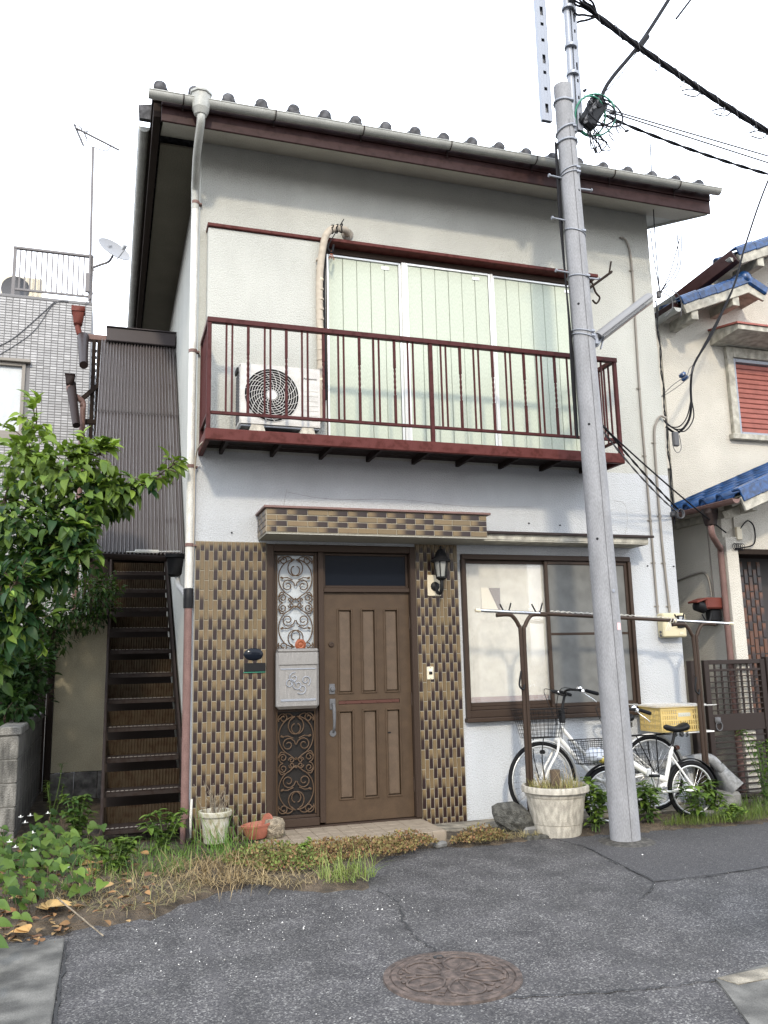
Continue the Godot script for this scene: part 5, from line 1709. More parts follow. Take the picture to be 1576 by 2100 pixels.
	for k in 5:
		s = S()
		bb(s, Vector3(-0.88, 0.957, -1.04 - k * 0.55), Vector3(-0.685, 1.03, -0.49 - k * 0.55 - 0.004), 0.01)
		obj("coping_stone", s, M.block, W)
	for k in 3:
		s = S()
		bb(s, Vector3(-1.435 - k * 0.55, 0.957, -0.67), Vector3(-0.885 - k * 0.55, 1.03, -0.485), 0.01)
		obj("coping_stone", s, M.block, W)
	# cream panel fence behind the stairs, boards along its foot
	var F := thing("panel_fence", "cream panel fence with grey boards along its foot left of the staircase", "fence", Vector3(-0.3, 0, -2.6))
	s = S()
	bb(s, Vector3(-0.56, 0.4, -2.62), Vector3(-0.02, 2.05, -2.6), 0.003)
	obj("panel", s, M.panel_cream, F)
	for k in 3:
		s = S()
		bb(s, Vector3(-0.56 + k * 0.24, 0.08, -2.6), Vector3(-0.325 + k * 0.24, 0.395, -2.575), 0.004)
		obj("foot_board", s, M.board_grey, F)
	s = S()
	bb(s, Vector3(-0.62, 0.0, -2.66), Vector3(-0.565, 2.1, -2.58), 0.004)
	obj("post", s, M.wood_dark, F)
	s = S()
	bb(s, Vector3(-0.62, 2.051, -2.64), Vector3(0.0, 2.09, -2.58), 0.004)
	obj("top_rail", s, M.wood_dark, F)
	# dark screen fence far behind, above the block wall
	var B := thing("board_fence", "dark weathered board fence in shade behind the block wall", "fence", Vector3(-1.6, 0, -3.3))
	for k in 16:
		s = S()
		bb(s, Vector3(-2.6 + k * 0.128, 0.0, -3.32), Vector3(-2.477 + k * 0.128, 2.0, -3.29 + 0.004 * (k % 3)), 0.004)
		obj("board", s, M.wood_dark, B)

func blue_tile(flip := false) -> ArrayMesh:
	var s := S()
	smooth(s)
	var n := 12
	for i in n:
		var x0 := -0.14 + 0.28 * i / n; var x1 := -0.14 + 0.28 * (i + 1) / n
		var f := func(x: float) -> float: return 0.05 * sqrt(maxf(0.0, 1.0 - pow((x + 0.085) / 0.055, 2))) if x < -0.03 else -0.025 * sin(PI * (x + 0.03) / 0.17)
		var y0: float = f.call(x0); var y1: float = f.call(x1)
		quad(s, Vector3(x0, y0, 0.15), Vector3(x1, y1, 0.15), Vector3(x1, y1 - 0.012, -0.16), Vector3(x0, y0 - 0.012, -0.16))
		quad(s, Vector3(x0, y0 - 0.022, 0.15), Vector3(x1, y1 - 0.022, 0.15), Vector3(x1, y1, 0.15), Vector3(x0, y0, 0.15))
	s.generate_normals()
	return s.commit()

func build_right() -> void:
	var N := thing("neighbouring_house", "cream plastered neighbouring house with glossy blue tiled roofs on the right", "house", Vector3(7.5, 0, -3))
	# ---- walls: lower storey reaches further forward than the upper
	var s := S()
	bb(s, Vector3(6.3, -0.1, -6.0), Vector3(6.45, 3.05, -0.02))
	bb(s, Vector3(6.302, -0.1, -0.019), Vector3(6.452, 2.75, 0.02))
	prism(s, PackedVector2Array([Vector2(6.453, 2.62), Vector2(9.0, 2.62), Vector2(9.0, 4.15), Vector2(6.453, 3.16)]), -0.14, 0.0)
	holed(s, 6.32, 3.0, 9.6, 5.4, -0.8, -0.95, [[7.34, 4.2, 8.6, 5.16]])
	prism(s, PackedVector2Array([Vector2(6.32, 5.4), Vector2(9.6, 5.4), Vector2(9.6, 7.22), Vector2(7.2, 6.26), Vector2(6.32, 5.6)]), -0.95, -0.8)
	bb(s, Vector3(6.32, 3.0, -6.0), Vector3(6.47, 5.55, -0.951))
	obj("wall", s, M.cream_wall, N)
	s = S()
	bb(s, Vector3(6.22, 3.7, -3.5), Vector3(6.319, 5.55, -0.82))
	obj("side_wall_upper", s, M.cream_wall, N)
	# ---- entrance recess clad in brown tiles
	s = S()
	bb(s, Vector3(6.47, 0, -0.55), Vector3(9.0, 2.7, -0.45))
	bb(s, Vector3(6.454, 0, -0.449), Vector3(6.48, 2.62, -0.02))
	obj("entrance_wall", s, M.entrance_dark, N)
	var idx := 0
	for c in 11:
		for r in 19:
			var x := 6.5 + c * 0.062; var y := 0.7 + r * 0.176 + (0.088 if c % 2 else 0.0)
			if y > 2.46: continue
			var k := tile_kind(c, r) * 2
			var o := inst("entrance_tile", wall_tiles[k], M.tile_brown, Transform3D(Basis().scaled(Vector3(1.5, 0.98, 1)), Vector3(x, y, -0.449)), N)
	s = S()
	bb(s, Vector3(6.453, 2.56, -0.3), Vector3(9.0, 2.62, 0.03), 0.004)
	obj("lintel", s, M.wood_dark, N)
	# ---- upper window with red roller shutter
	s = S()
	bb(s, Vector3(7.24, 4.13, -0.8), Vector3(7.335, 5.3, -0.74), 0.006)
	bb(s, Vector3(7.2, 4.1, -0.8), Vector3(8.7, 4.17, -0.72), 0.006)
	bb(s, Vector3(7.336, 5.17, -0.8), Vector3(8.7, 5.3, -0.74), 0.006)
	var w := obj("window", s, M.cream_trim, N)
	s = S()
	bb(s, Vector3(7.34, 4.172, -0.86), Vector3(7.385, 5.165, -0.77), 0.004)
	bb(s, Vector3(7.386, 5.12, -0.86), Vector3(8.6, 5.165, -0.77), 0.004)
	bb(s, Vector3(7.386, 4.172, -0.86), Vector3(8.6, 4.21, -0.77), 0.004)
	obj("shutter_frame", s, M.galvanised, w)
	for k in 14:
		s = S()
		bb(s, Vector3(7.387, 4.215 + k * 0.0645, -0.86), Vector3(8.6, 4.215 + k * 0.0645 + 0.059, -0.815 + 0.003 * (k % 2)), 0.008)
		obj("shutter_slat", s, M.shutter_red, w)
	s = S()
	prism(s, PackedVector2Array([Vector2(-0.8, 5.31), Vector2(-0.3, 5.34), Vector2(-0.3, 5.4), Vector2(-0.8, 5.5)]), 7.05, 8.9, Transform3D(Basis(Vector3.BACK, Vector3.UP, Vector3.RIGHT), Vector3.ZERO))
	var hd := obj("window_hood", s, M.cream_trim, N)
	s = S()
	prism(s, PackedVector2Array([Vector2(-0.8, 5.502), Vector2(-0.28, 5.402), Vector2(-0.28, 5.425), Vector2(-0.8, 5.525)]), 7.03, 8.92, Transform3D(Basis(Vector3.BACK, Vector3.UP, Vector3.RIGHT), Vector3.ZERO))
	obj("hood_flashing", s, M.shutter_red, hd)
	# ---- lower roof: eave along the alley, verge to the street
	var tm := blue_tile()
	var slope := 0.40
	var U := Vector3(1, slope, 0).normalized()
	var nn := Vector3(-slope, 1, 0).normalized()
	# a tile: local x runs along the eave, local z points down the slope
	var bt := Basis(Vector3(0, 0, 1), nn, -U)
	var e0 := Vector3(6.02, 3.1, 0.63)
	s = S()
	flat(s)
	var R := func(u: float, z: float) -> Vector3: return Vector3(6.0, 3.06, z) + Vector3(u, u * slope, 0)
	quad(s, R.call(0, 0.6), R.call(2.5, 0.6), R.call(2.5, -1.4), R.call(0, -1.4))
	quad(s, R.call(0, 0.6) - Vector3(0, 0.05, 0), R.call(0, -1.4) - Vector3(0, 0.05, 0), R.call(2.5, -1.4) - Vector3(0, 0.05, 0), R.call(2.5, 0.6) - Vector3(0, 0.05, 0))
	obj("porch_roof_deck", s, M.cream_trim, N)
	for row in 8:
		for c in 7:
			var pos := Vector3(6.02, 3.1, 0.46 - c * 0.27) + U * (0.1 + row * 0.26) + nn * 0.015
			inst("roof_tile", tm, M.bluetile, Transform3D(bt * Basis(Vector3.RIGHT, 0.03), pos), N)
	for c in 7:   # round end discs of the eave tiles
		s = S()
		lathe(s, [Vector2(0, 0.012), Vector2(0.03, 0.012), Vector2(0.036, 0.006), Vector2(0.05, 0.006), Vector2(0.055, 0)], 12, Transform3D(Basis(Vector3.BACK, PI / 2), Vector3(5.985, 3.1, 0.46 - c * 0.27 - 0.085)))
		obj("tile_end", s, M.bluetile, N)
	for row in 8:   # verge tiles
		s = S()
		var p := Vector3(6.02, 3.12, 0.62) + U * (row * 0.26)
		bar(s, p - nn * 0.05, p + U * 0.27 - nn * 0.045, 0.02, 0.13, 0.006, nn)
		bar(s, p + nn * 0.02 - Vector3(0, 0, 0.06), p + U * 0.27 + nn * 0.025 - Vector3(0, 0, 0.06), 0.12, 0.03, 0.012, nn)
		obj("verge_tile", s, M.bluetile, N)
	s = S()
	bar(s, Vector3(6.06, 2.99, 0.6), Vector3(8.4, 2.99 + 2.34 * slope, 0.6), 0.03, 0.15, 0.004, nn)
	obj("verge_board", s, M.cream_trim, N)
	s = S()
	bar(s, Vector3(6.1, 2.93, 0.3), Vector3(8.4, 2.93 + 2.3 * slope, 0.3), 0.08, 0.09, 0.004, nn)
	bb(s, Vector3(6.25, 2.95, -1.4), Vector3(6.32, 3.03, 0.52), 0.004)
	obj("porch_rafter", s, M.cream_trim, N)
	s = S()
	half_pipe(s, Vector3(5.97, 3.06, -1.4), Vector3(5.97, 3.04, 0.62), 0.045)
	obj("gutter", s, M.pvc_brown, N)
	s = S()
	lathe(s, [Vector2(0.03, 0), Vector2(0.06, 0.02), Vector2(0.085, 0.14), Vector2(0.085, 0.19), Vector2(0, 0.19)], 4, Transform3D(Basis(Vector3.UP, PI / 4), Vector3(5.98, 2.82, 0.2)), false)
	obj("rain_hopper", s, M.pvc_dark, N)
	s = S()
	tube(s, curve([Vector3(5.98, 2.85, 0.2), Vector3(5.985, 2.74, 0.2), Vector3(6.12, 2.66, 0.1), Vector3(6.24, 2.62, 0.0), Vector3(6.265, 2.55, -0.03), Vector3(6.265, 1.5, -0.03), Vector3(6.265, 0.0, -0.03)], 5), 0.034, 10)
	obj("downpipe", s, M.pvc_brown, N)
	s = S()
	tube(s, curve([Vector3(6.29, 2.35, -0.85), Vector3(6.29, 2.4, -0.5), Vector3(6.29, 2.38, -0.33), Vector3(6.29, 2.2, -0.27), Vector3(6.29, 1.8, -0.26)], 5), 0.013, 6)
	tube(s, [Vector3(6.29, 2.9, -0.24), Vector3(6.29, 1.8, -0.23)], 0.008, 6)
	obj("conduit", s, M.conduit, N)
	s = S()
	bb(s, Vector3(6.45, 2.72, 0.001), Vector3(6.52, 2.86, 0.035), 0.005)
	obj("junction_box", s, M.ivory, N)
	s = S()
	tube(s, curve([Vector3(6.5, 2.84, 0.03), Vector3(6.6, 2.93, 0.04), Vector3(6.68, 2.86, 0.04), Vector3(6.66, 2.68, 0.04), Vector3(6.5, 2.63, 0.04), Vector3(6.4, 2.62, 0.04)], 5), 0.008, 5)
	for k in 5:
		var rg := []
		for i in 12: rg.append(Vector3(6.4 + 0.025 * k + cos(TAU * i / 12) * 0.03, 2.64 + sin(TAU * i / 12) * 0.035, 0.04))
		tube(s, rg, 0.0035, 4, true)
	obj("loose_wire", s, M.cable, N)
	# ---- upper roofs
	var V := func(p: Vector3) -> Vector3: return p
	for q in [[Vector3(6.32, 5.64, -0.38), Vector3(7.31, 6.03, -0.38), 4, 2.6], [Vector3(7.13, 6.34, -0.3), Vector3(9.6, 7.33, -0.3), 9, 3.0]]:
		var a: Vector3 = q[0]; var b: Vector3 = q[1]
		var d: Vector3 = (b - a).normalized()
		var up := Vector3(-d.y, d.x, 0)
		s = S()
		bar(s, a - up * 0.1, b - up * 0.1, 0.04, 0.13, 0.005, up)
		obj("verge_board", s, M.cream_trim, N)
		s = S()
		flat(s)
		var back := Vector3(0, 0, -q[3])
		quad(s, a - up * 0.02, b - up * 0.02, b - up * 0.02 + back, a - up * 0.02 + back)
		quad(s, a - up * 0.07, a - up * 0.07 + back, b - up * 0.07 + back, b - up * 0.07)
		obj("roof_deck", s, M.cream_trim, N)
		var L = a.distance_to(b) / q[2]
		for k in q[2]:
			var p: Vector3 = a + d * (k * L)
			s = S()
			bar(s, p - up * 0.01 + Vector3(0, 0, 0.025), p + d * L * 1.03 + Vector3(0, 0, 0.025), 0.022, 0.1, 0.008, up)
			bar(s, p + up * 0.045 - Vector3(0, 0, 0.03), p + d * L * 1.03 + up * 0.055 - Vector3(0, 0, 0.03), 0.11, 0.03, 0.012, up)
			obj("verge_tile", s, M.bluetile, N)
			for r in (4 if q[2] == 4 else 1):
				inst("roof_tile", tm, M.bluetile, Transform3D(Basis(Vector3(0, 0, 1), up, -d) * Basis().scaled(Vector3(1, 1, L / 0.29)), p + d * L * 0.5 + up * 0.03 - Vector3(0, 0, 0.25 + r * 0.27)), N)
		# gutter along the alley side
		s = S()
		half_pipe(s, a + Vector3(-0.06, -0.1, -2.2), a + Vector3(-0.06, -0.1, 0.02), 0.05)
		obj("gutter", s, M.gutter, N)
		for t in [0.12, 0.75]:
			s = S()
			var c := a.lerp(b, t) - up * 0.2
			bb(s, c + Vector3(-0.05, -0.07, -0.45), c + Vector3(0.05, 0.05, 0.0), 0.006)
			obj("purlin_end", s, M.cream_trim, N)
	s = S()   # ridge end of the small gable and its short far slope
	lathe(s, [Vector2(0.0, 0.1), Vector2(0.05, 0.09), Vector2(0.085, 0.05), Vector2(0.095, 0.0), Vector2(0.095, -0.5)], 14, Transform3D(Basis(Vector3.RIGHT, PI / 2), Vector3(7.31, 6.06, -0.42)))
	bar(s, Vector3(7.33, 6.03, -0.36), Vector3(7.6, 5.9, -0.36), 0.12, 0.06, 0.02, Vector3.BACK)
	obj("ridge_end", s, M.bluetile, N)
	s = S()
	bar(s, Vector3(7.31, 5.93, -0.38), Vector3(7.57, 5.83, -0.38), 0.035, 0.12, 0.005)
	obj("verge_board", s, M.cream_trim, N)
	s = S()
	flat(s)
	quad(s, Vector3(7.31, 5.98, -0.38), Vector3(7.6, 5.86, -0.38), Vector3(7.6, 5.86, -3.0), Vector3(7.31, 5.98, -3.0))
	obj("roof_deck", s, M.cream_trim, N)
	s = S()   # dark main eave running back along the alley
	bar(s, Vector3(6.75, 5.95, -0.95), Vector3(7.12, 6.28, -0.3), 0.12, 0.16, 0.006)
	bar(s, Vector3(6.3, 5.6, -3.0), Vector3(6.3, 5.6, -0.45), 0.1, 0.1, 0.006)
	obj("eave_board", s, M.fascia, N)
	# camera-like lamp box on the side wall
	var lb := thing("flood_lamp", "brown hooded flood lamp on the shaded side wall beside the downpipe", "lamp", Vector3(6.25, 2.0, -0.2))
	s = S()
	bb(s, Vector3(6.05, 1.98, -0.22), Vector3(6.3, 2.1, -0.06), 0.015)
	bar(s, Vector3(6.06, 2.09, -0.14), Vector3(5.93, 2.05, -0.14), 0.16, 0.02, 0.004)
	obj("hood", s, M.pvc_red, lb)
	s = S()
	lathe(s, [Vector2(0.07, 0), Vector2(0.06, 0.1), Vector2(0.03, 0.11), Vector2(0, 0.11)], 12, Transform3D(Basis(Vector3.BACK, PI / 2 - 0.2), Vector3(6.07, 2.0, -0.14)))
	bb(s, Vector3(6.12, 1.84, -0.2), Vector3(6.26, 1.975, -0.08), 0.02)
	obj("lamp_head", s, M.black, lb)
	# ---- gate
	var G := thing("lattice_gate", "dark brown metal gate with open lattice and a lion-head ring knocker", "gate", Vector3(6.2, 0, 0.05))
	var zg := 0.05
	s = S()
	bb(s, Vector3(5.665, 0.0, zg - 0.04), Vector3(5.77, 1.44, zg + 0.04), 0.006)
	bb(s, Vector3(6.62, 0.0, zg - 0.04), Vector3(6.72, 1.46, zg + 0.04), 0.006)
	obj("gate_post", s, M.gatemetal, G)
	s = S()
	bb(s, Vector3(5.84, 0.06, zg - 0.025), Vector3(5.9, 1.44, zg + 0.025), 0.004)
	bb(s, Vector3(6.55, 0.06, zg - 0.025), Vector3(6.61, 1.44, zg + 0.025), 0.004)
	bb(s, Vector3(5.901, 1.395, zg - 0.024), Vector3(6.549, 1.44, zg + 0.024), 0.004)
	bb(s, Vector3(5.901, 0.06, zg - 0.024), Vector3(6.549, 0.1, zg + 0.024), 0.004)
	obj("gate_frame", s, M.gatemetal, G)
	s = S()
	bb(s, Vector3(5.901, 0.72, zg - 0.015), Vector3(6.549, 0.89, zg + 0.015), 0.004)
	obj("gate_panel", s, M.gatemetal, G)
	for k in 7:
		s = S()
		var x := 5.985 + k * 0.083
		bb(s, Vector3(x - 0.01, 0.891, zg - 0.01), Vector3(x + 0.01, 1.394, zg + 0.004), 0.002)
		obj("upright_bar", s, M.gatemetal, G)
	for k in 8:
		s = S()
		var y := 0.93 + k * 0.057
		bb(s, Vector3(5.901, y - 0.006, zg + 0.005), Vector3(6.549, y + 0.006 + (0.012 if k == 7 else 0.0), zg + 0.018), 0.002)
		obj("cross_bar", s, M.gatemetal, G)
	for k in 10:
		s = S()
		var y := 0.13 + k * 0.06
		bb(s, Vector3(5.901, y - 0.008, zg - 0.01), Vector3(6.549, y + 0.008, zg + 0.01), 0.002)
		obj("cross_bar", s, M.gatemetal, G)
	s = S()
	lathe(s, [Vector2(0.035, 0), Vector2(0.038, 0.01), Vector2(0.025, 0.025), Vector2(0.012, 0.035), Vector2(0, 0.035)], 10, Transform3D(Basis(Vector3.RIGHT, PI / 2), Vector3(5.95, 0.83, zg + 0.015)))
	for sd in [-1, 1]: box(s, Vector3(5.95 + sd * 0.028, 0.855, zg + 0.022), Vector3(0.016, 0.018, 0.012), 0.004)
	var rg := []
	for i in 20: rg.append(Vector3(5.955 + cos(TAU * i / 20) * 0.038, 0.775 + sin(TAU * i / 20) * 0.045, zg + 0.03))
	tube(s, rg, 0.006, 6, true)
	obj("ring_knocker", s, M.cable_grey, G)
	s = S()
	tube(s, curve([Vector3(5.7, 1.3, zg + 0.045), Vector3(5.71, 1.24, zg + 0.08), Vector3(5.75, 1.23, zg + 0.07), Vector3(5.76, 1.27, zg + 0.045)], 4), 0.007, 6)
	obj("latch", s, M.galvanised, G)
	# yard behind the gate
	s = S()
	for k in 4: bb(s, Vector3(5.8 + k * 0.2, 0.0, -1.2 - 0.1 * k), Vector3(5.98 + k * 0.2, 0.5 + 0.1 * (k % 2), -0.9 - 0.1 * k), 0.02)
	tag(obj("stacked_boxes", s, M.board_grey), "dim pile of grey boxes in the alley behind the gate", "boxes")

func wheel(parent: Node, c: Vector3, R: float, spokes: int, big: float) -> void:
	var s := S()
	var ring := []
	for k in 40: ring.append(c + Vector3(cos(TAU * k / 40), sin(TAU * k / 40), 0) * (R - big))
	tube(s, ring, big, 10, true)
	var w := obj("wheel", s, M.rubber, parent, true)
	s = S()
	ring = []
	for k in 40: ring.append(c + Vector3(cos(TAU * k / 40), sin(TAU * k / 40), 0) * (R - 2 * big - 0.006))
	tube(s, ring, 0.011, 8, true)
	obj("rim", s, M.rim_metal, w, true)
	s = S()
	for k in spokes:
		var a := TAU * k / spokes
		var b := a + (0.5 if k % 2 else -0.5)
		var zz := 0.025 if k % 4 < 2 else -0.025
		tube(s, [c + Vector3(cos(b) * 0.02, sin(b) * 0.02, zz), c + Vector3(cos(a), sin(a), 0) * (R - 2 * big - 0.012)], 0.0015, 3, false, false)
	obj("spokes", s, M.chrome, w, true)
	s = S()
	tube(s, [c + Vector3(0, 0, -0.05), c + Vector3(0, 0, 0.05)], 0.018, 10)
	tube(s, [c + Vector3(0, 0, -0.07), c + Vector3(0, 0, 0.07)], 0.008, 8)
	obj("hub", s, M.rim_metal, w, true)

func mudguard(parent: Node, c: Vector3, R: float, a0: float, a1: float, m: Material, wide := 0.026) -> void:
	var s := S()
	smooth(s)
	var n := 24
	var P := func(i: int, j: int) -> Vector3:
		var a := lerpf(a0, a1, float(i) / n)
		var f := -1.2 + 2.4 * j / 6.0
		return c + Vector3(cos(a), sin(a), 0) * (R + 0.012 - 0.016 * (1.0 - cos(f))) + Vector3(0, 0, sin(f) * wide)
	for i in n:
		for j in 6:
			quad(s, P.call(i, j), P.call(i, j + 1), P.call(i + 1, j + 1), P.call(i + 1, j))
	obj("mudguard", s, m, parent, true)

func wire_basket(s: SurfaceTool, c0: Vector3, top: Vector3, bot: Vector3, h: float, step: float, r: float) -> void:
	# c0 centre of the bottom; half sizes top.x/top.z and bot.x/bot.z
	var rings := int(h / step)
	for k in rings + 1:
		var t := float(k) / rings
		var hx := lerpf(bot.x, top.x, t); var hz := lerpf(bot.z, top.z, t)
		var y := h * t
		tube(s, [c0 + Vector3(-hx, y, -hz), c0 + Vector3(hx, y, -hz), c0 + Vector3(hx, y, hz), c0 + Vector3(-hx, y, hz)], r * (2.0 if k == rings else 1.0), 4, true)
	for sd in 4:
		var n := int((bot.x if sd < 2 else bot.z) * 2 / step)
		for i in n + 1:
			var f := -1.0 + 2.0 * i / n
			var a: Vector3; var b: Vector3
			if sd < 2:
				var z := -1.0 if sd == 0 else 1.0
				a = Vector3(f * bot.x, 0, z * bot.z); b = Vector3(f * top.x, h, z * top.z)
			else:
				var x := -1.0 if sd == 2 else 1.0
				a = Vector3(x * bot.x, 0, f * bot.z); b = Vector3(x * top.x, h, f * top.z)
			tube(s, [c0 + a, c0 + b], r, 4, false, false)
	var m := int(bot.x * 2 / step)
	for i in m + 1:
		var f := -1.0 + 2.0 * i / m
		tube(s, [c0 + Vector3(f * bot.x, 0, -bot.z), c0 + Vector3(f * bot.x, 0, bot.z)], r, 4, false, false)

func saddle(parent: Node, p: Vector3, l: float) -> void:
	# lofted saddle: broad at the back, narrow nose towards -x
	var s := S()
	smooth(s)
	var secs := []
	for i in 11:
		var t := i / 10.0
		var w := lerpf(0.022, 0.085, smoothstep(0.25, 0.8, t)) * (1.0 if t < 0.95 else 0.8)
		var hgt := 0.04 + 0.02 * smoothstep(0.5, 1.0, t)
		if i == 0 or i == 10: w *= 0.5; hgt *= 0.5
		var ring := []
		for k in 12:
			var a := TAU * k / 12
			ring.append(p + Vector3((t - 0.55) * l, 0.012 * cos(t * TAU) + sin(a) * hgt * (0.6 if sin(a) > 0 else 0.8), cos(a) * w))
		secs.append(ring)
	for i in 10:
		for k in 12:
			quad(s, secs[i][k], secs[i + 1][k], secs[i + 1][(k + 1) % 12], secs[i][(k + 1) % 12])
	flat(s)
	for e in [0, 10]:
		for k in range(1, 11): face(s, [secs[e][0], secs[e][k], secs[e][k + 1]], p)
	var sd := obj("saddle", s, M.black, parent, true)
	s = S()
	for z in [-0.05, 0.05]:
		for x in [0.02, 0.07]:
			var coil := []
			for i in 28: coil.append(p + Vector3(x + cos(i * 0.9) * 0.014, -0.035 - 0.05 * i / 27.0, z + sin(i * 0.9) * 0.014))
			tube(s, coil, 0.003, 4)
	obj("spring", s, M.black, sd, true)

func handlebar(parent: Node, stem_lo: Vector3, stem_hi: Vector3, half: float, back: float, m: Material) -> void:
	var s := S()
	tube(s, curve([stem_lo, stem_lo.lerp(stem_hi, 0.5), stem_hi], 4), 0.013, 8)
	obj("stem", s, m, parent, true)
	s = S()
	var pts := []
	for sd in [-1, 1]:
		var seg := [Vector3(-0.0, 0, sd * 0.03), Vector3(-0.05, 0.03, sd * 0.1), Vector3(-0.035, 0.045, sd * half * 0.75), Vector3(back * 0.5, 0.03, sd * half), Vector3(back, 0.0, sd * half * 1.02)]
		if sd < 0: seg.reverse()
		for q in seg: pts.append(stem_hi + q)
	tube(s, curve(pts, 4), 0.011, 8)
	var hb := obj("handlebar", s, m, parent, true)
	for sd in [-1, 1]:
		s = S()
		tube(s, [stem_hi + Vector3(back * 0.45, 0.031, sd * half * 0.99), stem_hi + Vector3(back * 1.0, 0.0, sd * half * 1.02), stem_hi + Vector3(back * 1.06, -0.004, sd * half * 1.02)], [0.016, 0.018, 0.014], 10)
		obj("grip", s, M.rubber, hb, true)
		s = S()
		tube(s, curve([stem_hi + Vector3(back * 0.3, 0.025, sd * half * 0.95), stem_hi + Vector3(back * 0.4, -0.0, sd * (half * 0.95 + 0.01)), stem_hi + Vector3(back * 0.7, -0.05, sd * (half + 0.03)), stem_hi + Vector3(back * 0.85, -0.075, sd * (half + 0.03))], 4), 0.0042, 6)
		box(s, stem_hi + Vector3(back * 0.3, 0.03, sd * half * 0.95), Vector3(0.03, 0.03, 0.03), 0.006)
		obj("brake_lever", s, M.chrome, hb, true)
	s = S()
	lathe(s, [Vector2(0.028, 0), Vector2(0.029, 0.008), Vector2(0.02, 0.022), Vector2(0, 0.028)], 14, Transform3D(Basis(), stem_hi + Vector3(back * 0.25, 0.05, half * 0.8)))
	obj("bell", s, M.chrome, hb, true)
	s = S()
	for sd in [-1, 1]:
		tube(s, curve([stem_hi + Vector3(back * 0.3, 0.02, sd * half * 0.95), stem_hi + Vector3(-0.12, 0.06, sd * half * 0.7), stem_hi + Vector3(-0.13, -0.12, sd * 0.06), stem_lo + Vector3(-0.03, -0.05, sd * 0.03), stem_lo + Vector3(-0.02, -0.2, sd * 0.03)], 5), 0.0035, 5)
	obj("brake_cable", s, M.black, hb, true)

func crank(parent: Node, bb_: Vector3, a: float) -> void:
	var s := S()
	lathe(s, [Vector2(0.0, 0.004), Vector2(0.075, 0.004), Vector2(0.078, 0.0), Vector2(0.075, -0.004), Vector2(0, -0.004)], 28, Transform3D(Basis(Vector3.RIGHT, PI / 2), bb_ + Vector3(0, 0, 0.05)))
	var w := obj("chainwheel", s, M.rim_metal, parent, true)
	s = S()
	for sd in [-1, 1]:
		var e := bb_ + Vector3(cos(a) * 0.165 * sd, sin(a) * 0.165 * sd, 0.075 * sd)
		tube(s, [bb_ + Vector3(0, 0, 0.065 * sd), e], 0.01, 6)
	tube(s, [bb_ + Vector3(0, 0, -0.075), bb_ + Vector3(0, 0, 0.075)], 0.014, 8)
	obj("crank", s, M.rim_metal, w, true)
	for sd in [-1, 1]:
		s = S()
		box(s, bb_ + Vector3(cos(a) * 0.165 * sd, sin(a) * 0.165 * sd, 0.13 * sd), Vector3(0.07, 0.022, 0.085), 0.006)
		obj("pedal", s, M.black, w, true)

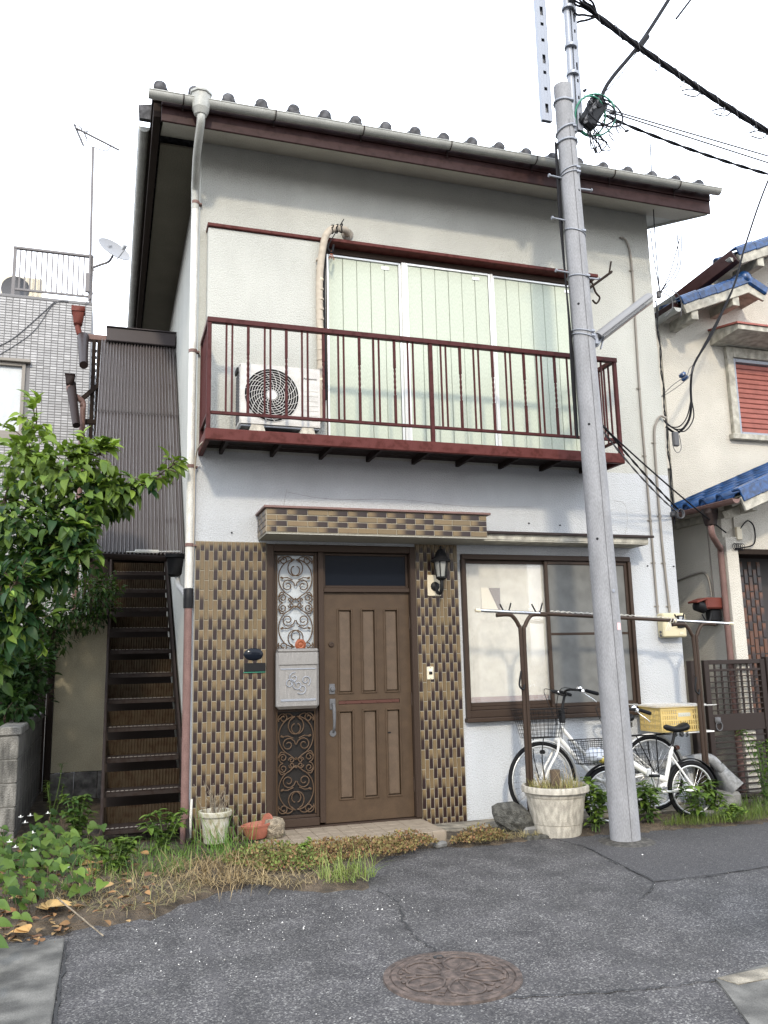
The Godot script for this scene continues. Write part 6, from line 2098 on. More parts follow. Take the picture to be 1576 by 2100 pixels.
func build_bicycles() -> void:
	# ---- white city bicycle against the wall
	var B := thing("bicycle", "white city bicycle with black wire front basket leaning by the window", "bicycle", Vector3(4.39, 0.055, 0.3))
	B.rotation = Vector3(-0.05, 0.0, 0.0)
	var fh := Vector3(-0.59, 0.345, 0); var rh := Vector3(0.59, 0.345, 0)
	wheel(B, fh, 0.345, 32, 0.018)
	wheel(B, rh, 0.345, 32, 0.018)
	mudguard(B, fh, 0.352, deg_to_rad(-5), deg_to_rad(118), M.frame_white)
	mudguard(B, rh, 0.352, deg_to_rad(-5), deg_to_rad(175), M.frame_white)
	var hb := Vector3(-0.41, 0.69, 0); var ht := Vector3(-0.35, 0.9, 0)
	var bbk := Vector3(0.1, 0.29, 0)
	var s := S()
	tube(s, [hb, ht], 0.021, 10)
	tube(s, curve([hb + Vector3(0.01, 0.04, 0), Vector3(-0.2, 0.5, 0), Vector3(-0.03, 0.33, 0), bbk], 5), 0.02, 10)
	tube(s, curve([hb.lerp(ht, 0.65), Vector3(-0.19, 0.62, 0), Vector3(0.02, 0.42, 0), Vector3(0.1, 0.42, 0)], 5), 0.017, 10)
	tube(s, [bbk, Vector3(0.25, 0.74, 0)], 0.017, 10)
	for z in [-0.05, 0.05]:
		tube(s, [bbk + Vector3(0, 0, z * 0.6), rh + Vector3(0, 0, z)], 0.01, 8)
		tube(s, [Vector3(0.23, 0.66, z * 0.4), rh + Vector3(0, 0, z)], 0.008, 8)
	obj("frame", s, M.frame_white, B, true)
	s = S()
	for z in [-0.045, 0.045]:
		tube(s, curve([hb + Vector3(0, 0, z * 0.7), hb + Vector3(-0.03, -0.1, z), fh + Vector3(0.05, 0.1, z), fh + Vector3(0, 0, z)], 4), 0.012, 8)
	tube(s, [hb + Vector3(0, 0, -0.035), hb + Vector3(0, 0, 0.035)], 0.016, 8)
	obj("fork", s, M.frame_white, B, true)
	handlebar(B, ht, Vector3(-0.29, 1.1, 0), 0.24, 0.2, M.black)
	s = S()
	wire_basket(s, Vector3(-0.57, 0.725, 0), Vector3(0.2, 0, 0.17), Vector3(0.145, 0, 0.13), 0.255, 0.036, 0.0021)
	obj("front_basket", s, M.black, B, true)
	s = S()
	for z in [-0.1, 0.1]:
		tube(s, curve([Vector3(-0.6, 0.725, z), Vector3(-0.62, 0.55, z * 0.8), fh + Vector3(0, 0, z * 0.55)], 4), 0.005, 5)
	box(s, Vector3(-0.6, 0.6, 0.06), Vector3(0.05, 0.035, 0.035), 0.01)
	obj("basket_stay", s, M.black, B, true)
	s = S()
	bb(s, Vector3(-0.43, 0.85, 0.1), Vector3(-0.39, 0.97, 0.16), 0.006)
	obj("lock_case", s, M.black, B, true)
	s = S()
	tube(s, [Vector3(0.24, 0.7, 0), Vector3(0.28, 0.8, 0)], 0.013, 8)
	obj("seat_post", s, M.chrome, B, true)
	saddle(B, Vector3(0.3, 0.86, 0), 0.26)
	crank(B, bbk, 0.4)
	s = S()   # rack
	for z in [-0.07, 0.0, 0.07]: tube(s, [Vector3(0.32, 0.695, z), Vector3(0.86, 0.695, z)], 0.006, 6)
	for x in [0.34, 0.5, 0.66, 0.84]: tube(s, [Vector3(x, 0.695, -0.07), Vector3(x, 0.695, 0.07)], 0.006, 6)
	for z in [-0.07, 0.07]:
		tube(s, [Vector3(0.62, 0.695, z), rh + Vector3(0.02, 0, z * 0.9)], 0.006, 6)
		tube(s, [Vector3(0.4, 0.695, z), rh + Vector3(-0.02, 0, z * 0.9)], 0.005, 6)
	obj("rack", s, M.black, B, true)
	s = S()
	for k in 9:
		tube(s, [Vector3(0.3 + k * 0.03, 0.36, 0.06), Vector3(0.3 + k * 0.03, 0.66 - 0.012 * k, 0.06)], 0.0018, 4)
		tube(s, [Vector3(0.3, 0.36 + k * 0.034, 0.06), Vector3(0.54, 0.36 + k * 0.034, 0.06)], 0.0018, 4)
	obj("dress_guard", s, M.black, B, true)
	s = S()
	lathe(s, [Vector2(0, 0.03), Vector2(0.02, 0.02), Vector2(0.024, 0), Vector2(0.024, -0.02), Vector2(0, -0.02)], 10, Transform3D(Basis(Vector3.BACK, -PI / 2), Vector3(0.89, 0.56, 0.0)))
	obj("reflector", s, M.slot_red, B, true)
	s = S()
	tube(s, curve([rh + Vector3(0.02, 0.02, -0.06), Vector3(0.3, 0.1, -0.11), Vector3(0.3, 0.02, -0.12), Vector3(0.75, 0.0, -0.12)], 4), 0.009, 6)
	obj("stand", s, M.rim_metal, B, true)
	# ---- small white folding bicycle in front
	var F := thing("bicycle", "small white folding bicycle with black mudguards half hidden behind the pole", "bicycle", Vector3(4.76, 0.0, 0.56))
	F.rotation = Vector3(-0.04, -0.03, 0.0)
	fh = Vector3(-0.44, 0.265, 0); rh = Vector3(0.44, 0.265, 0)
	wheel(F, fh, 0.262, 28, 0.021)
	wheel(F, rh, 0.262, 28, 0.021)
	mudguard(F, fh, 0.272, deg_to_rad(20), deg_to_rad(150), M.black, 0.03)
	mudguard(F, rh, 0.272, deg_to_rad(5), deg_to_rad(170), M.black, 0.03)
	bbk = Vector3(0.02, 0.27, 0)
	s = S()
	tube(s, curve([Vector3(-0.33, 0.6, 0), Vector3(-0.2, 0.55, 0), Vector3(0.0, 0.43, 0), Vector3(0.17, 0.37, 0)], 4), 0.029, 12)
	tube(s, [Vector3(0.15, 0.31, 0), Vector3(0.265, 0.66, 0)], 0.02, 10)
	tube(s, [bbk, Vector3(0.0, 0.44, 0)], 0.019, 10)
	tube(s, [bbk, Vector3(0.17, 0.35, 0)], 0.017, 10)
	tube(s, [Vector3(-0.36, 0.55, 0), Vector3(-0.34, 0.68, 0)], 0.022, 10)
	for z in [-0.05, 0.05]:
		tube(s, [bbk + Vector3(0.02, 0, z * 0.6), rh + Vector3(0, 0, z)], 0.011, 8)
		tube(s, [Vector3(0.24, 0.57, z * 0.4), rh + Vector3(0, 0, z)], 0.01, 8)
	obj("frame", s, M.frame_white, F, true)
	s = S()
	for z in [-0.045, 0.045]:
		tube(s, curve([Vector3(-0.36, 0.55, z * 0.8), Vector3(-0.385, 0.45, z), fh + Vector3(0, 0, z)], 4), 0.012, 8)
	obj("fork", s, M.frame_white, F, true)
	s = S()
	box(s, Vector3(-0.02, 0.445, 0.0), Vector3(0.05, 0.07, 0.075), 0.008)
	obj("folding_hinge", s, M.rim_metal, F, true)
	handlebar(F, Vector3(-0.34, 0.68, 0), Vector3(-0.27, 0.98, 0), 0.25, 0.17, M.black)
	s = S()
	tube(s, [Vector3(0.26, 0.65, 0), Vector3(0.315, 0.79, 0)], 0.014, 8)
	obj("seat_post", s, M.black, F, true)
	saddle(F, Vector3(0.34, 0.83, 0), 0.25)
	crank(F, bbk, 1.9)
	s = S()
	wire_basket(s, Vector3(-0.57, 0.55, 0), Vector3(0.16, 0, 0.14), Vector3(0.12, 0, 0.11), 0.21, 0.034, 0.0021)
	obj("front_basket", s, M.black, F, true)
	s = S()
	tube(s, curve([rh + Vector3(0.0, 0.0, 0.06), Vector3(0.46, 0.1, 0.09), Vector3(0.5, 0.0, 0.12)], 3), 0.008, 6)
	tube(s, curve([Vector3(0.0, 0.45, 0.035), Vector3(0.02, 0.3, 0.06), Vector3(0.1, 0.5, 0.05), Vector3(0.25, 0.68, 0.03)], 4), 0.005, 5)
	obj("lock_chain", s, M.cable_grey, F, true)
	# bags in its basket
	for q in [["crumpled white plastic bag lying in the basket of the folding bicycle", "bag_white", Vector3(4.2, 0.63, 0.56), 0.085], ["crumpled yellow wrapper lying in the basket of the folding bicycle", "bag_yellow", Vector3(4.245, 0.6, 0.6), 0.05]]:
		s = S()
		smooth(s)
		var R2 := func(i: int, j: int) -> Vector3:
			var a := TAU * (i % 12) / 12; var b := -PI / 2 + PI * j / 7.0
			var d := Vector3(cos(a) * cos(b), sin(b), sin(a) * cos(b))
			var w := 1.0 + 0.22 * sin(d.x * 7 + d.y * 5) * cos(d.z * 8 + 1.0)
			return q[2] + d * q[3] * w * Vector3(1.1, 0.75, 1.0)
		for i in 12:
			for j in 7:
				quad(s, R2.call(i, j), R2.call(i, j + 1), R2.call(i + 1, j + 1), R2.call(i + 1, j))
		tag(obj("plastic_bag", s, M[q[1]]), q[0], "bag")
	# yellow crate on the rack, with wire lid and board
	var C := thing("plastic_crate", "yellow perforated plastic crate tied on the rear rack of the city bicycle", "crate", Vector3(5.3, 0.81, 0.25))
	var x0 := 5.02; var x1 := 5.49; var z0 := 0.08; var z1 := 0.42; var y0 := 0.775; var y1 := 1.0
	for side in 4:
		s = S()
		var L := (x1 - x0) if side < 2 else (z1 - z0)
		var holes := []
		var n := int(L / 0.026)
		for i in n:
			for r in 4:
				if side == 0 and r > 1 and i > n * 0.38 and i < n * 0.74: continue
				var hx := 0.014 + i * (L - 0.02) / n
				holes.append([hx, 0.018 + r * 0.05 + 0.0, hx + 0.0135, 0.018 + r * 0.05 + 0.036])
		holed(s, 0, 0, L, y1 - y0, 0.0, -0.005, holes)
		s.generate_normals()
		var ms := s.commit()
		var tf := [Transform3D(Basis(), Vector3(x0, y0, z1)), Transform3D(Basis(), Vector3(x0, y0, z0 + 0.005)), Transform3D(Basis(Vector3.UP, PI / 2), Vector3(x0 + 0.005, y0, z1 - 0.006)), Transform3D(Basis(Vector3.UP, PI / 2), Vector3(x1, y0, z1 - 0.006))][side] as Transform3D
		inst("crate_side", ms, M.crate_yellow, tf, C)
	s = S()
	bb(s, Vector3(x0 - 0.01, y1 + 0.0005, z0 - 0.01), Vector3(x1 + 0.01, y1 + 0.012, z0 + 0.012), 0.004)
	bb(s, Vector3(x0 - 0.01, y1 + 0.0005, z1 - 0.012), Vector3(x1 + 0.01, y1 + 0.012, z1 + 0.01), 0.004)
	bb(s, Vector3(x0 - 0.01, y1 + 0.0006, z0 + 0.013), Vector3(x0 + 0.012, y1 + 0.0119, z1 - 0.013), 0.004)
	bb(s, Vector3(x1 - 0.012, y1 + 0.0006, z0 + 0.013), Vector3(x1 + 0.01, y1 + 0.0119, z1 - 0.013), 0.004)
	obj("crate_rim", s, M.crate_yellow, C)
	s = S()
	bb(s, Vector3(x0 + 0.006, y0 + 0.001, z0 + 0.006), Vector3(x1 - 0.006, y0 + 0.006, z1 - 0.006))
	obj("crate_floor", s, M.crate_yellow, C)
	s = S()
	for k in 5:
		lathe(s, [Vector2(0.0, 0.003), Vector2(0.012, 0.003), Vector2(0.015, 0)], 10, Transform3D(Basis(Vector3.RIGHT, PI / 2), Vector3(5.23 + k * 0.027, 0.935, z1)))
	bb(s, Vector3(5.215, 0.917, z1 + 0.0005), Vector3(5.355, 0.953, z1 + 0.0015))
	obj("print", s, M.crate_print, C)
	var gl := thing("wire_rack", "white wire rack laid as a lid over the yellow crate", "wire rack", Vector3(5.3, 1.075, 0.25))
	s = S()
	for k in 18: tube(s, [Vector3(4.94 + k * 0.038, 1.024, 0.02), Vector3(4.94 + k * 0.038, 1.024 - 0.012, 0.5)], 0.0017, 4)
	for k in 4: tube(s, [Vector3(4.925, 1.028, 0.03 + k * 0.155), Vector3(5.61, 1.02, 0.03 + k * 0.155)], 0.0028, 5)
	obj("grid", s, M.white_paint, gl)
	s = S()
	bb(s, Vector3(5.15, 0.757, 0.1), Vector3(5.62, 0.77, 0.42), 0.003)
	tag(obj("white_board", s, M.white_paint), "white board lying under the yellow crate and jutting out to the right", "board")

func drying_post(x: float, z: float, h: float, label: String) -> void:
	var P := thing("clothes_drying_post", label, "clothes post", Vector3(x, 0, z), 0.0, "brown Y-headed clothes drying posts")
	var s := S()
	for sd in [-1, 1]:
		tube(s, curve([Vector3(sd * 0.017, 0.0, 0), Vector3(sd * 0.017, 0.9, 0), Vector3(sd * 0.017, h - 0.2, 0), Vector3(sd * 0.035, h - 0.09, 0), Vector3(sd * 0.09, h - 0.01, 0), Vector3(sd * 0.15, h + 0.005, 0), Vector3(sd * 0.25, h + 0.0, 0)], 5), 0.0185, 10)
	obj("upright", s, M.bronze, P, true)
	for q in [[-0.15, 1], [0.17, 1]]:
		s = S()
		tube(s, curve([Vector3(q[0] - 0.06, h + 0.1, 0.0), Vector3(q[0] - 0.025, h + 0.035, 0), Vector3(q[0], h + 0.02, 0), Vector3(q[0] + 0.025, h + 0.04, 0), Vector3(q[0] + 0.05, h + 0.11, 0)], 4), 0.007, 6)
		obj("pole_hook", s, M.black, P, true)
	s = S()
	tube(s, curve([Vector3(-0.045, h - 0.5, 0.03), Vector3(-0.075, h - 0.62, 0.04), Vector3(-0.04, h - 0.66, 0.04), Vector3(-0.02, h - 0.62, 0.03)], 4), 0.009, 6)
	obj("side_hook", s, M.black, P, true)
	s = S()
	bb(s, Vector3(-0.14, -0.02, -0.14), Vector3(0.14, 0.08, 0.14), 0.02)
	obj("foot", s, M.concrete, P, true)

func build_yard() -> void:
	drying_post(3.56, 0.5, 1.89, "brown Y-headed clothes drying post standing behind the big white pot")
	drying_post(5.42, 0.5, 1.79, "brown Y-headed clothes drying post standing before the lattice gate")
	var cp := thing("clothes_pole", "long brown and silver clothes pole resting across the two Y-headed posts", "clothes pole", Vector3(4.5, 1.87, 0.5))
	var a := Vector3(3.11, 1.935, 0.5); var b := Vector3(5.88, 1.795, 0.5)
	var s := S()
	tube(s, [a, a.lerp(b, 0.235)], 0.0155, 10)
	tube(s, [a.lerp(b, 0.755), b], 0.014, 10)
	obj("outer_tube", s, M.chrome, cp)
	s = S()
	tube(s, [a.lerp(b, 0.23), a.lerp(b, 0.76)], 0.0175, 10)
	obj("inner_tube", s, M.bronze, cp)
	s = S()
	tube(s, [a - (b - a).normalized() * 0.005, a.lerp(b, 0.015)], 0.0185, 10)
	tube(s, [a.lerp(b, 0.985), b + (b - a).normalized() * 0.005], 0.0175, 10)
	tube(s, [a.lerp(b, 0.752), a.lerp(b, 0.758)], 0.02, 10)
	obj("end_cap", s, M.ivory, cp)
	s = S()
	var p := []
	for i in 60: p.append(a.lerp(b, 0.27 + 0.46 * i / 59.0) + Vector3(0, 0.026 + 0.004 * sin(i * 2.2), 0.0))
	twisted(s, p, 0.003, 2, 1.3, 0.005, 4)
	for k in 3:
		var rg := []
		var c := a.lerp(b, 0.735 + 0.012 * k)
		for i in 12: rg.append(c + Vector3(0.006 * sin(i * 1.0), cos(TAU * i / 12) * 0.026, sin(TAU * i / 12) * 0.026))
		tube(s, rg, 0.004, 5, true)
	for k in 3: tube(s, curve([a.lerp(b, 0.735), a.lerp(b, 0.735) + Vector3(-0.02 * k, -0.05, 0.02), a.lerp(b, 0.735) + Vector3(-0.03 - 0.02 * k, -0.1, 0.02)], 3), 0.003, 4)
	obj("cord", s, M.pvc_white, cp)
	# big white pot
	var P := thing("flower_pot", "large dirty white round pot with dry grass and a cut stump in it", "flower pot", Vector3(3.74, 0.0, 0.62))
	s = S()
	lathe(s, [Vector2(0.0, 0.02), Vector2(0.19, 0.02), Vector2(0.2, 0.0), Vector2(0.205, 0.02), Vector2(0.215, 0.1), Vector2(0.22, 0.103), Vector2(0.222, 0.11), Vector2(0.252, 0.32), Vector2(0.258, 0.325), Vector2(0.262, 0.345), Vector2(0.262, 0.352), Vector2(0.285, 0.358), Vector2(0.292, 0.365), Vector2(0.292, 0.4), Vector2(0.286, 0.412), Vector2(0.268, 0.414), Vector2(0.26, 0.405), Vector2(0.255, 0.36)], 40, Transform3D(Basis(), P.position))
	obj("pot", s, M.pot_white, P)
	s = S()
	lathe(s, [Vector2(0.256, 0.37), Vector2(0.12, 0.385), Vector2(0.0, 0.39)], 24, Transform3D(Basis(), P.position))
	obj("earth", s, M.soil, P)
	s = S()
	lathe(s, [Vector2(0.048, 0.0), Vector2(0.045, 0.16), Vector2(0.042, 0.168), Vector2(0.0, 0.17)], 12, Transform3D(Basis(Vector3.BACK, 0.03), P.position + Vector3(-0.0, 0.37, 0.02)))
	obj("stump", s, M.bark, P)
	blades(P, "dry_grass", P.position + Vector3(0, 0.385, 0), 0.25, 0.25, 420, 0.03, 0.12, Color(0.3, 0.24, 0.1), Color(0.2, 0.22, 0.06), 0.9)
	blades(P, "dry_stalks", P.position + Vector3(0, 0.385, 0), 0.22, 0.22, 30, 0.14, 0.26, Color(0.3, 0.24, 0.14), Color(0.26, 0.2, 0.1), 0.35)
	# small grey-white pot at the left
	var Q := thing("flower_pot", "small mossy grey pot with dead twigs before the left tiled wall", "flower pot", Vector3(0.86, 0.1, 0.22))
	s = S()
	lathe(s, [Vector2(0.0, 0.0), Vector2(0.09, 0.0), Vector2(0.115, 0.2), Vector2(0.132, 0.205), Vector2(0.136, 0.215), Vector2(0.136, 0.24), Vector2(0.13, 0.246), Vector2(0.118, 0.242), Vector2(0.112, 0.2), Vector2(0.0, 0.2)], 28, Transform3D(Basis(), Q.position))
	obj("pot", s, M.pot_grey, Q)
	s = S()
	for k in 22:
		var an := rng.randf() * TAU; var r := rng.randf() * 0.09
		var q := Q.position + Vector3(cos(an) * r, 0.2, sin(an) * r)
		var tp := q + Vector3(cos(an) * rng.randf() * 0.14, rng.randf_range(0.1, 0.28), sin(an) * rng.randf() * 0.1)
		tube(s, curve([q, q.lerp(tp, 0.5) + Vector3(rng.randf_range(-0.03, 0.03), 0.02, 0), tp], 3), 0.0028, 4)
	obj("twigs", s, M.stone, Q)
	# terracotta wall planter lying on the ground
	var T2 := thing("terracotta_planter", "pink terracotta half-round planter lying beside the doorstep", "planter", Vector3(1.19, 0.115, 0.3))
	s = S()
	lathe(s, [Vector2(0.0, 0.0), Vector2(0.07, 0.004), Vector2(0.1, 0.04), Vector2(0.118, 0.1), Vector2(0.125, 0.1), Vector2(0.128, 0.115), Vector2(0.116, 0.118), Vector2(0.1, 0.06), Vector2(0.0, 0.03)], 28, Transform3D(Basis(Vector3.BACK, 0.08).scaled(Vector3(1, 1, 0.8)), T2.position))
	obj("bowl", s, M.terracotta, T2)
	s = S()
	var pl := PackedVector2Array()
	for k in 13: pl.append(Vector2(cos(PI * k / 12) * 0.06, 0.1 + sin(PI * k / 12) * 0.09))
	pl.append(Vector2(-0.05, 0.03)); pl.append(Vector2(0.05, 0.03))
	prism(s, pl, -0.009, 0.009, Transform3D(Basis(Vector3.UP, -0.9), T2.position + Vector3(0.085, 0.0, 0.0)))
	obj("back_plate", s, M.terracotta, T2)
	# tan stone and rough concrete lumps
	for q in [["tan rounded stone on the left corner of the doorstep beside the planter", Vector3(1.33, 0.185, 0.3), Vector3(0.085, 0.085, 0.075), "stone", 3.0], ["grey broken concrete lump leaning against the big white pot", Vector3(3.4, 0.12, 0.5), Vector3(0.19, 0.16, 0.13), "lump", 2.0]]:
		s = S()
		flat(s)
		var f := FastNoiseLite.new(); f.seed = int(q[4] * 10); f.frequency = 1.3
		var nz := 14
		var Pt := func(i: int, j: int) -> Vector3:
			var an := TAU * (i % nz) / nz; var e := -PI / 2 + PI * j / 8.0
			var d := Vector3(cos(an) * cos(e), sin(e), sin(an) * cos(e))
			var bx := d / pow(pow(absf(d.x), q[4]) + pow(absf(d.y), q[4]) + pow(absf(d.z), q[4]), 1.0 / q[4])
			if q[3] == "lump": bx.x -= bx.y * 0.45
			return q[1] + bx * q[2] * (1.0 + 0.22 * f.get_noise_3dv(d * 1.2))
		for i in nz:
			for j in 8: quad(s, Pt.call(i, j), Pt.call(i, j + 1), Pt.call(i + 1, j + 1), Pt.call(i + 1, j))
		tag(obj("stone" if q[3] == "stone" else "concrete_lump", s, M[q[3]]), q[0], "stone")
	s = S()
	bb(s, Vector3(3.36, -0.02, 0.63), Vector3(3.6, 0.03, 0.75), 0.01)
	tag(obj("brick_piece", s, M.lump), "flat broken brick lying at the left foot of the big white pot", "brick")
	s = S()
	box(s, Vector3(2.62, 0.02, 0.69), Vector3(0.12, 0.05, 0.07), 0.015, Basis(Vector3.UP, 0.3))
	tag(obj("concrete_piece", s, M.concrete), "small flat concrete piece at the right front corner of the doorstep", "stone")
	# plastic vent pipe at the right foot of the house
	var V := thing("vent_pipe", "light grey plastic pipe with elbow and flared hood at the foot of the house", "pipe", Vector3(5.6, 0.05, 0.2))
	s = S()
	tube(s, curve([Vector3(4.9, 0.42, 0.08), Vector3(5.3, 0.45, 0.12), Vector3(5.62, 0.48, 0.16), Vector3(5.73, 0.47, 0.19), Vector3(5.79, 0.4, 0.22)], 6), 0.05, 12)
	obj("pipe", s, M.conduit_grey, V)
	s = S()
	lathe(s, [Vector2(0.05, 0.06), Vector2(0.062, 0.0), Vector2(0.125, -0.2), Vector2(0.115, -0.2), Vector2(0.05, 0.0)], 4, Transform3D(Basis(Vector3.UP, PI / 4).rotated(Vector3.BACK, 0.55), Vector3(5.8, 0.37, 0.24)), false)
	obj("hood", s, M.conduit_grey, V)
	s = S()
	bb(s, Vector3(5.45, -0.02, 0.08), Vector3(5.95, 0.17, 0.34), 0.03)
	tag(obj("concrete_block", s, M.concrete), "rough concrete block under the grey pipe hood", "concrete block")
	# manhole
	var H := thing("manhole_cover", "rusty brown round manhole cover with petal relief set in the asphalt", "manhole cover", Vector3(1.62, 0.0, 3.37))
	s = S()
	lathe(s, [Vector2(0.335, 0.0), Vector2(0.333, 0.012), Vector2(0.305, 0.013), Vector2(0.302, 0.006), Vector2(0.297, 0.006), Vector2(0.294, 0.012), Vector2(0.27, 0.013), Vector2(0.267, 0.007), Vector2(0.0, 0.008)], 56, Transform3D(Basis(), H.position))
	obj("plate", s, M.iron_rust, H)
	s = S()
	var o := H.position + Vector3(0, 0.008, 0)
	for k in 5:   # petals
		var an := TAU * k / 5 + 0.3
		var pt := []
		for i in 25:
			var t := TAU * i / 24.0
			var r := 0.13 + 0.115 * sin(t / 2.0) * 1.0
			var wd := 0.5 * sin(t) * 1.05
			pt.append(o + Vector3(cos(an + wd) * (0.06 + (r - 0.05) * (0.5 - 0.5 * cos(t))), 0.002, sin(an + wd) * (0.06 + (r - 0.05) * (0.5 - 0.5 * cos(t)))))
		tube(s, pt, 0.0065, 5)
		tube(s, [o + Vector3(cos(an) * 0.08, 0.001, sin(an) * 0.08), o + Vector3(cos(an) * 0.2, 0.001, sin(an) * 0.2)], 0.005, 5)
		var am := an + TAU / 10
		box(s, o + Vector3(cos(am) * 0.2, 0.003, sin(am) * 0.2), Vector3(0.05, 0.008, 0.03), 0.002, Basis(Vector3.UP, -am))
	obj("petal_relief", s, M.iron_rust, H)
	s = S()
	lathe(s, [Vector2(0.06, 0), Vector2(0.057, 0.008), Vector2(0.045, 0.008), Vector2(0.043, 0.004), Vector2(0.0, 0.006)], 20, Transform3D(Basis(), o))
	for k in 10: box(s, o + Vector3(cos(TAU * k / 10) * 0.067, 0.003, sin(TAU * k / 10) * 0.067), Vector3(0.016, 0.008, 0.012), 0.002, Basis(Vector3.UP, -TAU * k / 10))
	obj("centre_boss", s, M.iron_rust, H)
	for k in 26:
		s = S()
		var an := TAU * k / 26
		box(s, o + Vector3(cos(an) * 0.25, 0.003, sin(an) * 0.25), Vector3(0.014, 0.009, 0.03), 0.003, Basis(Vector3.UP, -an))
		obj("stud", s, M.iron_rust, H)
	s = S()
	box(s, o + Vector3(0.03, 0.001, -0.262), Vector3(0.05, 0.01, 0.03), 0.003)
	obj("key_hole", s, M.crack, H)

func leaf_mesh(l: float, w: float, fold: float, droop: float, n := 5, pointy := 1.0) -> ArrayMesh:
	# along +z, folded along the midrib, tip drooping
	var s := S()
	smooth(s)
	var P := func(i: int, sd: int) -> Vector3:
		var t := float(i) / n
		var ww := w * pow(sin(PI * pow(t, 0.75)), pointy)
		if i == n: ww = 0.0
		return Vector3(sd * ww, absf(sd) * fold * ww - droop * t * t * l, t * l)
	for i in n:
		for sd in [-1, 1]:
			var a: Vector3 = P.call(i, 0); var b: Vector3 = P.call(i, sd); var c: Vector3 = P.call(i + 1, sd); var d: Vector3 = P.call(i + 1, 0)
			if sd > 0: quad(s, a, d, c, b)
			else: quad(s, a, b, c, d)
	s.generate_normals()
	return s.commit()

func heart_mesh(l: float) -> ArrayMesh:
	var s := S()
	smooth(s)
	var out := [Vector2(0, -0.02), Vector2(0.22, -0.16), Vector2(0.42, -0.08), Vector2(0.5, 0.16), Vector2(0.4, 0.45), Vector2(0.2, 0.75), Vector2(0.0, 1.0)]
	for sd in [-1, 1]:
		for i in out.size() - 1:
			var p: Vector2 = out[i]; var q: Vector2 = out[i + 1]
			var f := func(v: Vector2) -> Vector3: return Vector3(v.x * sd * l, (absf(v.x) * 0.25 - 0.35 * v.y * v.y) * l, v.y * l)
			var c := Vector3(0, -0.04 * l, 0.35 * l)
			if sd > 0: tri(s, c, f.call(q), f.call(p))
			else: tri(s, c, f.call(p), f.call(q))
	s.generate_normals()
	return s.commit()

func tinted(mesh: ArrayMesh, c: Color) -> ArrayMesh:
	var a := mesh.surface_get_arrays(0)
	var n: int = a[Mesh.ARRAY_VERTEX].size()
	var cols := PackedColorArray()
	cols.resize(n)
	cols.fill(c)
	a[Mesh.ARRAY_COLOR] = cols
	var m := ArrayMesh.new()
	m.add_surface_from_arrays(Mesh.PRIMITIVE_TRIANGLES, a)
	return m

func leaf_basis(dir: Vector3, up: Vector3, sc: float) -> Basis:
	var z := dir.normalized()
	var x := up.cross(z).normalized()
	if x.length() < 0.1: x = Vector3.RIGHT
	return Basis(x, z.cross(x), z) * Basis().scaled(Vector3(sc, sc, sc))

func rdir() -> Vector3:
	return Vector3(rng.randfn(), rng.randfn(), rng.randfn()).normalized()

var blade_m := {}
func blades(parent: Node, called: String, c: Vector3, rx: float, rz: float, n: int, h0: float, h1: float, ca: Color, cb: Color, lean: float, square := false, ground = null) -> MultiMeshInstance3D:
	if not blade_m.has("b"):
		var s := S()
		flat(s)
		# a blade of unit height, bent forward
		var pts := [[0.0, 0.5, 0.0], [0.4, 0.42, 0.06], [0.75, 0.26, 0.24], [1.0, 0.0, 0.5]]
		for i in 3:
			var p: Array = pts[i]; var q: Array = pts[i + 1]
			quad(s, Vector3(-p[1] * 0.06, p[0], p[2]), Vector3(p[1] * 0.06, p[0], p[2]), Vector3(q[1] * 0.06, q[0], q[2]), Vector3(-q[1] * 0.06, q[0], q[2]))
		s.generate_normals()
		blade_m.b = s.commit()
	var xs := []; var cs := []
	for i in n:
		var p := Vector2(rng.randf_range(-1, 1), rng.randf_range(-1, 1))
		if not square:
			p = Vector2.from_angle(rng.randf() * TAU) * sqrt(rng.randf())
		var h := rng.randf_range(h0, h1)
		var b := Basis(Vector3.UP, rng.randf() * TAU) * Basis(Vector3.RIGHT, lean * (sqrt(rng.randf()) if lean > 1.0 else rng.randf_range(-0.3, 1.1))) * Basis().scaled(Vector3(h * rng.randf_range(0.5, 1.1) if h < 0.15 else 0.1, h, h))
		var o := c + Vector3(p.x * rx, 0, p.y * rz)
		if ground != null: o.y = ground.call(o.x, o.z)
		xs.append(Transform3D(b, o))
		cs.append(ca.lerp(cb, rng.randf()) * rng.randf_range(0.75, 1.2))
	return multi(called, blade_m.b, M.dry if ca.r > ca.g else M.leaf, xs, cs, parent)

func soil_h(x: float, z: float) -> float:
	# low uneven strip of earth along the house, higher towards the left
	var e := 0.035 + 0.08 * smoothstep(1.4, -0.2, x) * smoothstep(2.2, 0.6, z)
	return e

